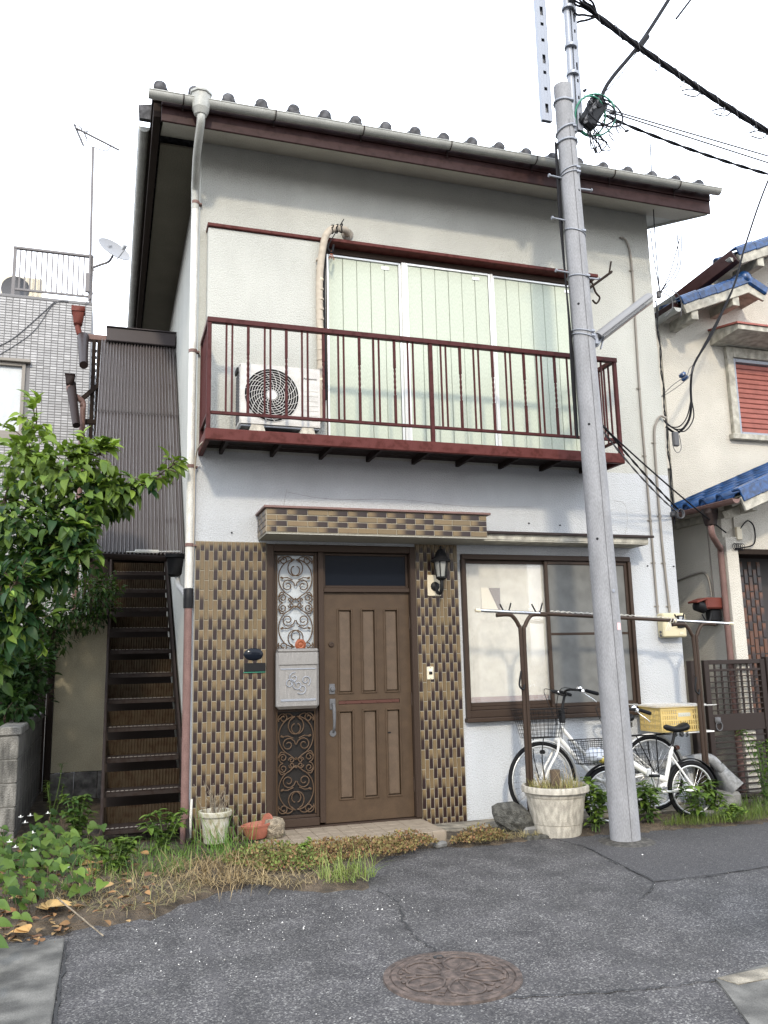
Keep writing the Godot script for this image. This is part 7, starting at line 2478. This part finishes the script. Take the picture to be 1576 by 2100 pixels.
func build_ground() -> void:
	var s := S()
	flat(s)
	quad(s, Vector3(-120, 0, 60), Vector3(160, 0, 60), Vector3(160, 0, -160), Vector3(-120, 0, -160))
	struct("ground", s, M.asphalt, "dark grey speckled asphalt lane in front of the house")
	s = S()
	flat(s)
	var pts := [Vector2(3.6, 0.75), Vector2(3.69, 1.11), Vector2(3.62, 1.7), Vector2(3.53, 2.28), Vector2(4.5, 2.26), Vector2(6.5, 2.15), Vector2(11, 1.9), Vector2(11, 0.0), Vector2(5, 0.3)]
	var pa := PackedVector2Array()
	for p in pts: pa.append(Vector2(p.x, -p.y))
	prism(s, pa, 0.0, 0.004, Transform3D(Basis(Vector3.RIGHT, -PI / 2), Vector3.ZERO))
	struct("asphalt_patch", s, M.asphalt_new, "smoother grey asphalt patch at the foot of the pole")
	# cracks
	var lines := [[Vector2(3.55, 0.95), Vector2(3.68, 1.15), Vector2(3.6, 1.7), Vector2(3.52, 2.28), Vector2(3.2, 2.6)], [Vector2(3.52, 2.28), Vector2(4.0, 2.3), Vector2(4.6, 2.24), Vector2(6.0, 2.2)], [Vector2(1.75, 1.75), Vector2(1.78, 2.1), Vector2(1.66, 2.6), Vector2(1.68, 3.02)], [Vector2(1.75, 3.7), Vector2(2.1, 3.78), Vector2(2.45, 3.84), Vector2(2.75, 3.86)], [Vector2(-0.17, 2.06), Vector2(-0.165, 3.0), Vector2(-0.15, 4.2)]]
	s = S()
	flat(s)
	for L in lines:
		var q := []
		for p in L: q.append(Vector3(p.x, 0, p.y))
		q = curve(q, 14)
		var prev := []
		for i in q.size():
			var t: Vector3 = (q[mini(i + 1, q.size() - 1)] - q[maxi(i - 1, 0)]).normalized()
			var nn := Vector3(t.z, 0, -t.x)
			var c: Vector3 = q[i] + nn * rng.randf_range(-0.012, 0.012) + Vector3(0, 0.0082, 0)
			var w := rng.randf_range(0.002, 0.0075)
			if prev.size(): quad(s, prev[0], prev[1], c - nn * w, c + nn * w)
			prev = [c + nn * w, c - nn * w]
	struct("asphalt_crack", s, M.crack, "thin dark cracks running across the asphalt")
	# concrete slab bottom left, kerb stone bottom right
	s = S()
	bb(s, Vector3(-1.6, -0.1, 2.06), Vector3(-0.185, 0.018, 4.4), 0.006)
	struct("concrete_slab", s, M.slab, "grey concrete slab at the lower left corner")
	s = S()
	prism(s, PackedVector2Array([Vector2(2.74, -3.86), Vector2(2.72, -3.92), Vector2(2.5, -4.4), Vector2(3.6, -5.0), Vector2(4.2, -3.9), Vector2(3.1, -3.8)]), 0.0, 0.012, Transform3D(Basis(Vector3.RIGHT, -PI / 2), Vector3.ZERO))
	struct("concrete_apron", s, M.slab, "worn concrete apron at the lower right corner")
	s = S()
	prism(s, PackedVector2Array([Vector2(2.75, -3.87), Vector2(2.78, -3.97), Vector2(3.15, -3.95), Vector2(3.2, -3.83)]), 0.0122, 0.016, Transform3D(Basis(Vector3.RIGHT, -PI / 2), Vector3.ZERO))
	struct("worn_marking", s, M.sandy, "worn pale paint mark on the lower right concrete")
	# soil strip with an uneven edge
	s = S()
	smooth(s)
	var edge := func(x: float) -> float:
		var k := [[-1.2, 1.95], [-0.3, 1.95], [0.0, 1.86], [0.3, 1.84], [0.55, 1.55], [1.0, 1.25], [1.3, 1.62], [1.7, 1.72], [1.85, 1.2], [2.05, 0.9], [2.55, 0.66], [2.8, 0.78], [3.2, 0.8], [3.5, 0.72], [4.1, 0.86], [4.7, 0.9], [5.6, 1.0], [7.5, 1.0]]
		for i in k.size() - 1:
			if x <= k[i + 1][0]: return lerpf(k[i][1], k[i + 1][1], (x - k[i][0]) / (k[i + 1][0] - k[i][0])) + 0.03 * sin(x * 23.0) + 0.02 * sin(x * 51.0)
		return 1.0
	var fn := FastNoiseLite.new(); fn.seed = 3; fn.frequency = 2.5
	var nx := 140; var nz := 26
	var P := func(i: int, j: int) -> Vector3:
		var x := lerpf(-1.2, 7.5, float(i) / nx)
		var zb := -3.4 if x < 0.68 else (-2.0 if x > 5.68 else -0.02)
		var ze: float = edge.call(x)
		var t := float(j) / nz
		var z := lerpf(zb, ze, pow(t, 0.6))
		var h: float = soil_h(x, z) * smoothstep(0.0, 0.18, ze - z) + 0.004 + fn.get_noise_2d(x * 3, z * 3) * 0.012 * smoothstep(0.0, 0.15, ze - z)
		if j == nz: h = -0.005
		return Vector3(x, h, z)
	for i in nx:
		for j in nz: quad(s, P.call(i, j), P.call(i, j + 1), P.call(i + 1, j + 1), P.call(i + 1, j))
	struct("soil", s, M.soil, "strip of bare earth between the house and the asphalt")
	s = S()
	bb(s, Vector3(2.72, -0.05, 0.001), Vector3(5.68, 0.055, 0.32), 0.01)
	struct("house_footing", s, M.sandy, "sandy concrete footing strip along the foot of the facade")
	# pebbles and crumbs on the asphalt
	s = S()
	box(s, Vector3.ZERO, Vector3(1, 0.6, 0.8), 0.2)
	s.generate_normals()
	var pm := s.commit()
	var xs := []; var cs := []
	for i in 340:
		var near := rng.randf() < 0.55
		var x := rng.randf_range(-0.2, 4.6); var z := rng.randf_range(1.2, 4.4)
		if near: x = rng.randf_range(0.2, 1.9); z = 1.85 + absf(rng.randfn(0, 0.6))
		var sc := rng.randf_range(0.003, 0.007) if rng.randf() < 0.85 else rng.randf_range(0.007, 0.012)
		xs.append(Transform3D(Basis(rdir(), rng.randf() * TAU).scaled(Vector3(sc, sc, sc)), Vector3(x, sc * 0.25 + 0.002, z)))
		var v := rng.randf_range(0.2, 0.6)
		cs.append(Color(v, v * 0.97, v * 0.92))
	var peb := multi("pebbles", pm, M.grey_tile, xs, cs)
	peb.set_meta("label", "scattered pale pebbles and crumbs on the asphalt")

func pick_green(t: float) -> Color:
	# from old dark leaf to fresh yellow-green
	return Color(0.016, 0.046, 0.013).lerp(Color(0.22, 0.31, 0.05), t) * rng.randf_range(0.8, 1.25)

func build_tree() -> void:
	var at := Vector3(-1.05, 0.0, 0.0)
	var T2 := thing("persimmon_tree", "broad-leaved green tree reaching over the block wall towards the corrugated cover", "tree", at)
	var s := S()
	tube(s, curve([Vector3(-1.3, 0, -1.1), Vector3(-1.25, 0.9, -1.0), Vector3(-1.1, 1.7, -0.7), Vector3(-1.0, 2.3, -0.4), Vector3(-0.9, 2.9, -0.2)], 5), [0.06, 0.06, 0.058, 0.056, 0.055, 0.053, 0.05, 0.05, 0.048, 0.046, 0.044, 0.04, 0.038, 0.036, 0.034, 0.03, 0.028, 0.026, 0.022, 0.02, 0.015], 8)
	obj("trunk", s, M.bark, T2)
	var limbs := [
		[Vector3(-1.0, 2.1, -0.5), Vector3(-0.6, 2.55, -0.2), Vector3(-0.15, 2.9, 0.0), Vector3(0.2, 3.02, 0.1), Vector3(0.47, 3.22, 0.15)],
		[Vector3(-0.95, 2.5, -0.4), Vector3(-0.65, 2.95, -0.2), Vector3(-0.35, 3.2, 0.0), Vector3(-0.1, 3.3, 0.1)],
		[Vector3(-1.1, 1.9, -0.6), Vector3(-0.75, 2.3, -0.1), Vector3(-0.45, 2.5, 0.25), Vector3(-0.25, 2.6, 0.3)],
		[Vector3(-0.95, 2.7, -0.3), Vector3(-0.8, 3.2, -0.1), Vector3(-0.65, 3.55, 0.0)],
		[Vector3(-1.1, 1.8, -0.6), Vector3(-0.9, 2.0, 0.1), Vector3(-0.7, 2.15, 0.5)],
		[Vector3(-1.15, 1.5, -0.8), Vector3(-0.85, 1.75, -0.2), Vector3(-0.62, 1.85, 0.2)],
		[Vector3(-1.0, 2.3, -0.5), Vector3(-0.5, 2.55, -0.5), Vector3(-0.2, 2.8, -0.4), Vector3(0.05, 2.95, -0.3)],
		[Vector3(-0.5, 2.5, 0.25), Vector3(-0.4, 2.4, 0.3), Vector3(-0.3, 2.35, 0.3)],
	]
	var spots := []
	for li in limbs.size():
		s = S()
		var c := curve(limbs[li], 6)
		var rs := []
		for i in c.size(): rs.append(lerpf(0.02, 0.0035, float(i) / (c.size() - 1)))
		tube(s, c, rs, 6)
		var n := c.size()
		for i in range(2, n):
			for k in 3:
				var dd := (rdir() + Vector3(0.25, 0.35, 0.2)).normalized() * rng.randf_range(0.1, 0.3) * (0.6 if i > n * 0.55 and (li == 0 or li == 6) else 1.0)
				var e: Vector3 = c[i] + dd
				tube(s, [c[i], c[i].lerp(e, 0.5) + Vector3(0, 0.015, 0), e], [0.005, 0.004, 0.002], 4)
				for j in (3 if i > n * 0.6 and li == 0 else 8):
					spots.append([c[i].lerp(e, rng.randf_range(0.25, 1.05)), dd.normalized()])
		obj("branch", s, M.bark, T2)
	# extra leaf sprays through the body of the crown
	for q in [[Vector3(-0.75, 3.2, 0.1), 0.3, 70], [Vector3(-0.45, 3.1, 0.15), 0.28, 90], [Vector3(-0.8, 2.7, 0.2), 0.32, 110], [Vector3(-0.45, 2.65, 0.2), 0.3, 110], [Vector3(-0.2, 2.88, 0.15), 0.2, 60], [Vector3(-0.05, 3.02, 0.1), 0.14, 30], [Vector3(-0.75, 2.25, 0.2), 0.3, 110], [Vector3(-0.5, 2.25, 0.1), 0.2, 50], [Vector3(-0.8, 1.85, 0.2), 0.25, 80], [Vector3(-0.3, 2.5, 0.2), 0.18, 50], [Vector3(-0.85, 1.5, 0.1), 0.16, 25], [Vector3(0.12, 3.02, 0.1), 0.1, 14]]:
		for i in int(q[2] * 1.7):
			var d := rdir() * pow(rng.randf(), 0.45)
			spots.append([q[0] + d * Vector3(1, 0.85, 1) * q[1], (d + Vector3(0, -0.2, 0.25)).normalized()])
	var shapes := []
	for k in 3: shapes.append(leaf_mesh(0.116, 0.034, 0.3 + 0.15 * k, 0.25 + 0.18 * k, 5, 0.85))
	var meshes := []
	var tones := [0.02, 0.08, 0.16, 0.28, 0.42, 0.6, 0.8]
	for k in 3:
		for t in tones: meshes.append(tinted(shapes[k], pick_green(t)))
	var items := []
	for q in spots:
		var p: Vector3 = q[0]
		var d: Vector3 = (q[1] + rdir() * 0.7 + Vector3(0, -0.25, 0.15)).normalized()
		var sc := rng.randf_range(0.5, 1.15)
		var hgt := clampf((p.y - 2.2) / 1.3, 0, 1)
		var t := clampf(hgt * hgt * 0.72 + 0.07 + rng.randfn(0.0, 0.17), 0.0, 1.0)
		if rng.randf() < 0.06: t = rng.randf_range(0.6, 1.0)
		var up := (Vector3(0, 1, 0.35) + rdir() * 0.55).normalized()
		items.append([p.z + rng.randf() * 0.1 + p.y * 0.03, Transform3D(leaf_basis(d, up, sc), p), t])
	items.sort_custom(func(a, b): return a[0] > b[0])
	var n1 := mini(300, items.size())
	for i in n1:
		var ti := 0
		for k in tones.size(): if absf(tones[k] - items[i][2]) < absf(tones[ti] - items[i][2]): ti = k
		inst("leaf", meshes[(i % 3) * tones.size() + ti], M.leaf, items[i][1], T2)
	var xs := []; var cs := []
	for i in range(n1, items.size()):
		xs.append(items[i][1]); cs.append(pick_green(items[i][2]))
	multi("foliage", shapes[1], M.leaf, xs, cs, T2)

func shrub(called: String, label: String, at: Vector3, clumps: Array, l: float, w: float, ta: float, tb: float, n_stem: int, group := "") -> void:
	# a bushy plant: stems rising from `at`, narrow leaves in clumps [centre, radius, count]
	var B := thing(called, label, "shrub", at, 0.0, group)
	var s := S()
	for q in clumps:
		for k in n_stem:
			var e: Vector3 = q[0] + rdir() * q[1] * 0.5
			tube(s, curve([q[0] + Vector3(rng.randf_range(-0.1, 0.1), -q[1] * 1.1, -0.1), q[0] + rdir() * 0.06, e], 4), 0.004, 4)
	obj("stems", s, M.bark, B)
	var xs := []; var cs := []
	for q in clumps:
		for i in q[2]:
			var d := rdir() * pow(rng.randf(), 0.5)
			var p: Vector3 = q[0] + d * q[1]
			var dir := (d + rdir() * 0.6 + Vector3(0, 0.0, 0.1)).normalized()
			xs.append(Transform3D(leaf_basis(dir, (Vector3.UP + rdir() * 0.5).normalized(), rng.randf_range(0.6, 1.2)), p))
			cs.append(pick_green(lerpf(ta, tb, rng.randf())))
	multi("foliage", leaf_mesh(l, w, 0.3, 0.35, 4, 0.8), M.leaf, xs, cs, B)

# an upright weed with leaves up its stems, the biggest leaves as single parts
func weed(label: String, at: Vector3, h: float, spread: float, stems: int, l: float, w: float, tone: float, group := "weeds along the foot of the house") -> void:
	var B := thing("leafy_weed", label, "weed", at, 0.0, group)
	var s := S()
	var lm := leaf_mesh(l, w, 0.25, 0.45, 5, 0.8)
	var var_m := []
	for k in 4: var_m.append(tinted(lm, pick_green(tone * (0.5 + 0.4 * k))))
	var kk := 0
	for i in stems:
		var top := at + Vector3(rng.randf_range(-1, 1) * spread, h * rng.randf_range(0.6, 1.05), rng.randf_range(-1, 1) * spread)
		var c := curve([at + Vector3(rng.randf_range(-0.04, 0.04), 0, rng.randf_range(-0.04, 0.04)), at.lerp(top, 0.55) + Vector3(0, 0.02, 0), top], 5)
		tube(s, c, 0.004, 5)
		for j in range(2, c.size()):
			for m in 2 + int(j > c.size() - 3) * 2:
				var an := rng.randf() * TAU
				var d := Vector3(cos(an), rng.randf_range(0.0, 0.7), sin(an)).normalized()
				inst("leaf", var_m[rng.randi() % 4], M.leaf, Transform3D(leaf_basis(d, Vector3.UP, rng.randf_range(0.6, 1.1)), c[j]), B)
				kk += 1
	obj("stems", s, M.stem, B)

func build_across() -> void:
	# the house on the other side of the lane, behind the camera, which shades the right part of the asphalt
	var H := thing("opposite_house", "plain plastered house on the opposite side of the lane", "house", Vector3(6, 0, 16))
	var s := S()
	bb(s, Vector3(1.05, -0.1, 12.5), Vector3(10.5, 6.0, 19.0))
	obj("wall", s, M.cream_wall, H)
	s = S()
	prism(s, PackedVector2Array([Vector2(12.2, 6.0), Vector2(19.3, 6.0), Vector2(19.3, 6.1), Vector2(15.75, 7.5), Vector2(12.2, 6.1)]), -10.8, -0.85, Transform3D(Basis(Vector3.BACK, Vector3.UP, Vector3.LEFT), Vector3.ZERO))
	obj("roof", s, M.rooftile, H)

func build_plants() -> void:
	# dark shrubs behind the tree, over the block wall
	shrub("nandina_shrub", "dark fine-leaved shrub hanging over the cream panel fence", Vector3(-0.3, 0.0, -2.35), [[Vector3(-0.25, 2.3, -2.2), 0.28, 320], [Vector3(-0.5, 2.2, -2.2), 0.3, 320], [Vector3(-0.05, 2.35, -2.1), 0.18, 150], [Vector3(-0.55, 1.9, -2.3), 0.25, 260], [Vector3(-0.15, 2.02, -2.2), 0.14, 80], [Vector3(-0.4, 2.6, -2.3), 0.2, 120], [Vector3(-0.35, 2.1, -2.4), 0.25, 300], [Vector3(-0.1, 2.2, -2.4), 0.2, 200]], 0.075, 0.013, 0.0, 0.25, 3)
	shrub("dark_shrub", "dense dark shrub in shade above the coping of the block wall", Vector3(-1.3, 0.0, -1.9), [[Vector3(-1.3, 1.5, -1.7), 0.45, 420], [Vector3(-0.9, 1.6, -2.2), 0.35, 340], [Vector3(-0.8, 1.25, -2.2), 0.25, 200], [Vector3(-1.5, 1.2, -1.6), 0.4, 260], [Vector3(-1.2, 2.0, -2.0), 0.5, 420], [Vector3(-0.75, 2.0, -2.2), 0.3, 260], [Vector3(-1.7, 1.9, -1.6), 0.5, 300], [Vector3(-0.95, 1.35, -1.5), 0.3, 320], [Vector3(-0.75, 1.55, -1.6), 0.25, 260], [Vector3(-0.85, 1.15, -1.2), 0.2, 150]], 0.1, 0.025, 0.0, 0.12, 2)
	# heart-leaved ground cover with white flowers, lower left
	var D := thing("heart_leaved_plants", "patch of heart-leaved green plants with small white flowers at lower left", "plants", Vector3(-0.45, 0.05, 1.0))
	var hm := heart_mesh(0.064)
	var hv := []
	for k in 6: hv.append(tinted(hm, pick_green([0.06, 0.12, 0.18, 0.25, 0.32, 0.42][k])))
	var s := S()
	var cnt := 0
	var flowers := []
	for q in [[Vector3(-0.62, 0.05, 0.1), 0.3, 70], [Vector3(-0.4, 0.05, -0.25), 0.25, 45], [Vector3(-0.55, 0.05, 0.9), 0.28, 70], [Vector3(-0.35, 0.05, 0.6), 0.25, 50], [Vector3(-0.6, 0.05, 1.6), 0.3, 60], [Vector3(-0.22, 0.05, 1.35), 0.18, 30], [Vector3(-0.7, 0.05, 2.3), 0.28, 50], [Vector3(-0.72, 0.05, 2.9), 0.22, 30], [Vector3(-0.15, 0.05, 0.3), 0.2, 25]]:
		for i in q[2]:
			var v = Vector2.from_angle(rng.randf() * TAU) * sqrt(rng.randf()) * q[1]
			var b: Vector3 = q[0] + Vector3(v.x, 0, v.y)
			var h = rng.randf_range(0.06, 0.34) * (1.0 - 0.35 * v.length() / q[1])
			var tp := b + Vector3(rng.randf_range(-0.05, 0.07), h, rng.randf_range(-0.03, 0.08))
			tube(s, [b, b.lerp(tp, 0.6) + Vector3(0, 0.02, 0), tp], 0.0022, 3, false, false)
			var an := rng.randf_range(-0.6, 2.4)
			var d := Vector3(cos(an), -0.15, sin(an))
			var xf := Transform3D(leaf_basis(d, (Vector3(0.1, 1, 0.5) + rdir() * 0.35).normalized(), rng.randf_range(0.65, 1.35)), tp)
			if cnt < 300: inst("leaf", hv[rng.randi() % 6], M.leaf, xf, D)
			else: flowers.append(xf)
			cnt += 1
	obj("stems", s, M.bark, D)
	var cs := []
	for x in flowers: cs.append(pick_green(rng.randf_range(0.15, 0.5)))
	multi("small_leaves", hm, M.leaf, flowers, cs, D)
	for p in [Vector3(-0.6, 0.4, 0.22), Vector3(-0.53, 0.41, 0.25), Vector3(-0.56, 0.37, 0.3), Vector3(-0.42, 0.38, 0.0), Vector3(-0.62, 0.32, 0.75), Vector3(-0.57, 0.3, 0.85), Vector3(-0.45, 0.28, 0.9), Vector3(-0.5, 0.3, 0.35), Vector3(-0.28, 0.22, 1.3), Vector3(-0.22, 0.24, 1.35)]:
		s = S()
		flat(s)
		for k in 4:
			var an = TAU * k / 4 + p.x * 9.0
			var d := Vector3(cos(an), 0.15, sin(an)); var e := Vector3(-sin(an), 0, cos(an))
			quad(s, p, p + d * 0.014 + e * 0.008, p + d * 0.026, p + d * 0.014 - e * 0.008)
		lathe(s, [Vector2(0.004, 0), Vector2(0.005, 0.01), Vector2(0.0, 0.02)], 6, Transform3D(Basis(), p))
		obj("flower", s, M.petal, D)
	# tall thin weed stalks by the fence
	weed("tall thin flowering weed before the grey boards of the cream fence", Vector3(-0.45, 0.05, -1.2), 0.6, 0.12, 5, 0.06, 0.008, 0.3)
	# weeds along the house
	weed("bushy bright green weed between the big white pot and the pole", Vector3(4.05, 0.02, 0.75), 0.42, 0.13, 9, 0.1, 0.024, 0.38)
	weed("low leafy weed just right of the foot of the pole", Vector3(4.62, 0.03, 0.72), 0.36, 0.13, 7, 0.12, 0.024, 0.26)
	weed("leafy weed under the rear wheel of the folding bicycle", Vector3(5.05, 0.03, 0.78), 0.34, 0.12, 6, 0.11, 0.022, 0.3)
	weed("small leafy weed left of the concrete block and pipe hood", Vector3(5.4, 0.03, 0.62), 0.3, 0.09, 5, 0.11, 0.02, 0.34)
	weed("tall bushy weed before the lattice gate at the right edge", Vector3(6.1, 0.03, 0.5), 0.75, 0.2, 10, 0.075, 0.02, 0.26)
	weed("low spreading weed at the far right edge below the gate", Vector3(6.35, 0.03, 0.75), 0.35, 0.25, 9, 0.07, 0.022, 0.24)
	weed("young weed in the grass at the right front of the soil strip", Vector3(5.3, 0.03, 0.9), 0.14, 0.14, 8, 0.05, 0.02, 0.42)
	weed("dark green weed at the foot of the cream fence beside the staircase", Vector3(-0.2, 0.09, -0.1), 0.38, 0.16, 9, 0.08, 0.024, 0.22)
	weed("green weed between the staircase foot and the small grey pot", Vector3(0.45, 0.1, 0.45), 0.3, 0.14, 8, 0.08, 0.022, 0.26)
	weed("low green weed in front of the staircase near the leaf litter", Vector3(0.1, 0.09, 0.95), 0.22, 0.2, 9, 0.07, 0.022, 0.28)
	# grasses
	var sh := func(x: float, z: float) -> float: return soil_h(x, z)
	for q in [
		["green_grass", "tuft of long green grass around the small grey pot", Vector3(0.85, 0.1, 0.55), 0.3, 0.22, 120, 0.15, 0.42, Color(0.07, 0.17, 0.03), Color(0.17, 0.27, 0.06), 0.95],
		["dry_straw", "matted dry straw left of the doorstep above the asphalt edge", Vector3(0.8, 0.1, 1.05), 0.42, 0.35, 900, 0.06, 0.22, Color(0.3, 0.22, 0.11), Color(0.17, 0.12, 0.055), 1.5],
		["green_grass", "pale green grass tuft at the edge of the asphalt before the doorstep", Vector3(1.62, 0.05, 1.45), 0.2, 0.2, 240, 0.04, 0.22, Color(0.15, 0.22, 0.05), Color(0.24, 0.27, 0.09), 0.95],
		["dry_straw", "straw-coloured dead grass in front of the brown ground cover", Vector3(1.35, 0.05, 1.35), 0.42, 0.2, 600, 0.03, 0.12, Color(0.34, 0.26, 0.14), Color(0.22, 0.17, 0.08), 1.5],
		["green_grass", "short green grass at the foot of the outdoor staircase", Vector3(0.2, 0.1, 0.7), 0.5, 0.5, 900, 0.04, 0.15, Color(0.07, 0.16, 0.03), Color(0.16, 0.22, 0.06), 0.9],
		["dry_straw", "dry grass at the left asphalt edge below the staircase", Vector3(0.15, 0.08, 1.35), 0.5, 0.42, 1500, 0.03, 0.13, Color(0.28, 0.2, 0.11), Color(0.15, 0.15, 0.055), 1.5],
		["green_grass", "low green grass and moss below the bicycles at the right", Vector3(5.4, 0.04, 0.82), 0.75, 0.16, 1900, 0.025, 0.1, Color(0.08, 0.13, 0.025), Color(0.16, 0.19, 0.05), 0.9],
		["green_grass", "low green grass below the lattice gate at the far right", Vector3(6.3, 0.04, 0.6), 0.7, 0.38, 1700, 0.03, 0.13, Color(0.06, 0.12, 0.02), Color(0.14, 0.18, 0.05), 0.9],
		["dry_straw", "thin straw on the soil left of the big white pot", Vector3(3.15, 0.04, 0.72), 0.4, 0.08, 420, 0.03, 0.09, Color(0.3, 0.24, 0.12), Color(0.2, 0.17, 0.06), 1.2],
	]:
		var g := blades(null, q[0], q[2], q[3], q[4], q[5], q[6], q[7], q[8], q[9], q[10], false, sh)
		g.set_meta("label", q[1])
	# brown-leaved ground cover before the doorstep
	var tiny := leaf_mesh(0.02, 0.008, 0.2, 0.2, 2, 0.7)
	for q in [["reddish brown low ground cover spreading before the doorstep", [[Vector3(1.75, 0.05, 0.82), 0.62, 0.24, 3600], [Vector3(1.2, 0.06, 0.78), 0.35, 0.3, 2000], [Vector3(1.35, 0.06, 1.05), 0.3, 0.22, 1300], [Vector3(2.3, 0.05, 0.72), 0.28, 0.12, 1000]]], ["small patch of reddish brown ground cover right of the doorstep", [[Vector3(2.95, 0.04, 0.74), 0.26, 0.09, 900]]]]:
		var xs := []; var c2 := []
		for e in q[1]:
			for i in e[3]:
				var v := Vector2.from_angle(rng.randf() * TAU) * sqrt(rng.randf())
				var hh := (1.0 - v.length_squared()) * 0.11 * rng.randf() + 0.01
				var p: Vector3 = e[0] + Vector3(v.x * e[1], hh, v.y * e[2])
				xs.append(Transform3D(leaf_basis((rdir() + Vector3(0, 0.5, 0.2)).normalized(), rdir(), rng.randf_range(0.7, 1.5)), p))
				var t := rng.randf()
				var base := Color(0.19, 0.09, 0.045).lerp(Color(0.17, 0.16, 0.05), t)
				if p.x < 1.5 and rng.randf() < 0.45: base = Color(0.12, 0.16, 0.035)
				c2.append(base * rng.randf_range(0.6, 1.3))
		var gc := multi("ground_cover", tiny, M.dry, xs, c2)
		gc.set_meta("label", q[0])
	weed("small bright green weed rising from the brown ground cover", Vector3(1.42, 0.08, 0.95), 0.13, 0.07, 6, 0.03, 0.012, 0.7)
	# fallen leaves, the big ones single
	var fm := leaf_mesh(0.1, 0.03, 0.35, 0.15, 5, 0.8)
	var fv := []
	for c in [Color(0.42, 0.24, 0.08), Color(0.34, 0.18, 0.07), Color(0.4, 0.26, 0.1), Color(0.22, 0.1, 0.045)]: fv.append(tinted(fm, c))
	var places := [
		["large ochre hand-shaped leaf lying on the soil at lower left", Vector3(-0.3, 0.09, 1.72), 1.7, 2],
		["ochre hand-shaped leaf under the heart-leaved plants", Vector3(-0.42, 0.1, 1.42), 1.65, 2],
		["tan curled leaf at the edge of the concrete slab", Vector3(-0.38, 0.05, 2.0), 1.5, 0],
		["brown fallen leaf on the dry grass under the staircase", Vector3(-0.15, 0.12, 0.75), 1.4, 1],
		["pale tan leaf lying behind the big ochre leaf", Vector3(-0.12, 0.12, 1.0), 1.3, 0],
	]
	for q in places:
		var Lf := thing("fallen_leaf", q[0], "leaf", q[1], 0.0, "fallen leaves at lower left")
		for k in (5 if q[2] > 1.6 else 2):
			inst("leaf_lobe", fv[q[3]], M.dry, Transform3D(leaf_basis(Vector3(cos(k * 0.55 + q[1].x * 7), 0.12, sin(k * 0.55 + q[1].x * 7)), Vector3(0, 1, 0.2), q[2] * (1.0 - 0.1 * absf(k - 2))), Vector3(0, 0.004 * k, 0)), Lf, true)
	var xs2 := []; var cs2 := []
	for i in 260:
		var x := rng.randf_range(-1.0, 0.35); var z := rng.randf_range(0.2, 1.95)
		if i % 3 == 0: x = rng.randf_range(-0.95, -0.15); z = rng.randf_range(1.6, 2.1)
		var y := soil_h(x, z) * smoothstep(0.0, 0.2, 1.95 - z) + rng.randf_range(0.01, 0.04)
		xs2.append(Transform3D(leaf_basis(Vector3(rng.randfn(), rng.randf_range(-0.1, 0.3), rng.randfn()), (Vector3.UP + rdir() * 0.5).normalized(), rng.randf_range(0.3, 0.8)), Vector3(x, y, z)))
		cs2.append([Color(0.24, 0.13, 0.05), Color(0.2, 0.1, 0.04), Color(0.13, 0.065, 0.03), Color(0.3, 0.19, 0.08)][i % 4] * rng.randf_range(0.6, 1.2))
	var lt := multi("leaf_litter", fm, M.dry, xs2, cs2)
	lt.set_meta("label", "brown leaf litter over the soil at lower left")
	s = S()
	tube(s, [Vector3(-0.25, 0.16, 1.75), Vector3(0.02, 0.02, 2.12)], 0.005, 5)
	tag(obj("twig", s, M.stone), "pale bare twig lying from the leaves onto the asphalt", "twig")

func _ready() -> void:
	rng.seed = 20240611
	# ---- camera, sky, sun, exposure
	var cam := Camera3D.new()
	cam.name = "camera"
	cam.position = Vector3(0, 1.5, 7.43)
	cam.rotation_degrees = Vector3(10.12, -18.11, -1.318)
	cam.fov = 62.79
	cam.near = 0.05
	cam.far = 400.0
	add_child(cam, true)
	cam.current = true
	var we := WorldEnvironment.new()
	we.name = "world_environment"
	var env := Environment.new()
	env.background_mode = Environment.BG_SKY
	var sky := Sky.new()
	var pm := ProceduralSkyMaterial.new()
	pm.sky_top_color = Color(0.9, 0.94, 1.0)
	pm.sky_horizon_color = Color(1.0, 1.0, 1.0)
	pm.sky_curve = 0.25
	pm.sky_energy_multiplier = 1.65
	pm.ground_bottom_color = Color(0.3, 0.3, 0.3)
	pm.ground_horizon_color = Color(0.6, 0.6, 0.6)
	pm.sun_angle_max = 25.0
	sky.sky_material = pm
	env.sky = sky
	env.tonemap_mode = Environment.TONE_MAPPER_LINEAR
	env.tonemap_exposure = 1.2
	env.sdfgi_enabled = true
	env.ssao_enabled = true
	env.ssil_enabled = true
	we.environment = env
	add_child(we, true)
	var sun := DirectionalLight3D.new()
	sun.name = "sun"
	sun.light_energy = 0.72
	sun.light_color = Color(1.0, 0.95, 0.86)
	sun.light_angular_distance = 4.0
	sun.shadow_enabled = true
	add_child(sun, true)
	sun.look_at_from_position(Vector3(-0.25, 0.62, 1.0) * 20.0, Vector3.ZERO)
	make_materials()
	mat("tile_brown", 0.55, 0.25, 0.13, 0.35, {vcol = true})
	build_ground()
	build_across()
	build_house()
	build_stairs()
	build_left()
	build_right()
	build_pole()
	build_cables()
	build_wall_things()
	build_bicycles()
	build_yard()
	build_tree()
	build_plants()
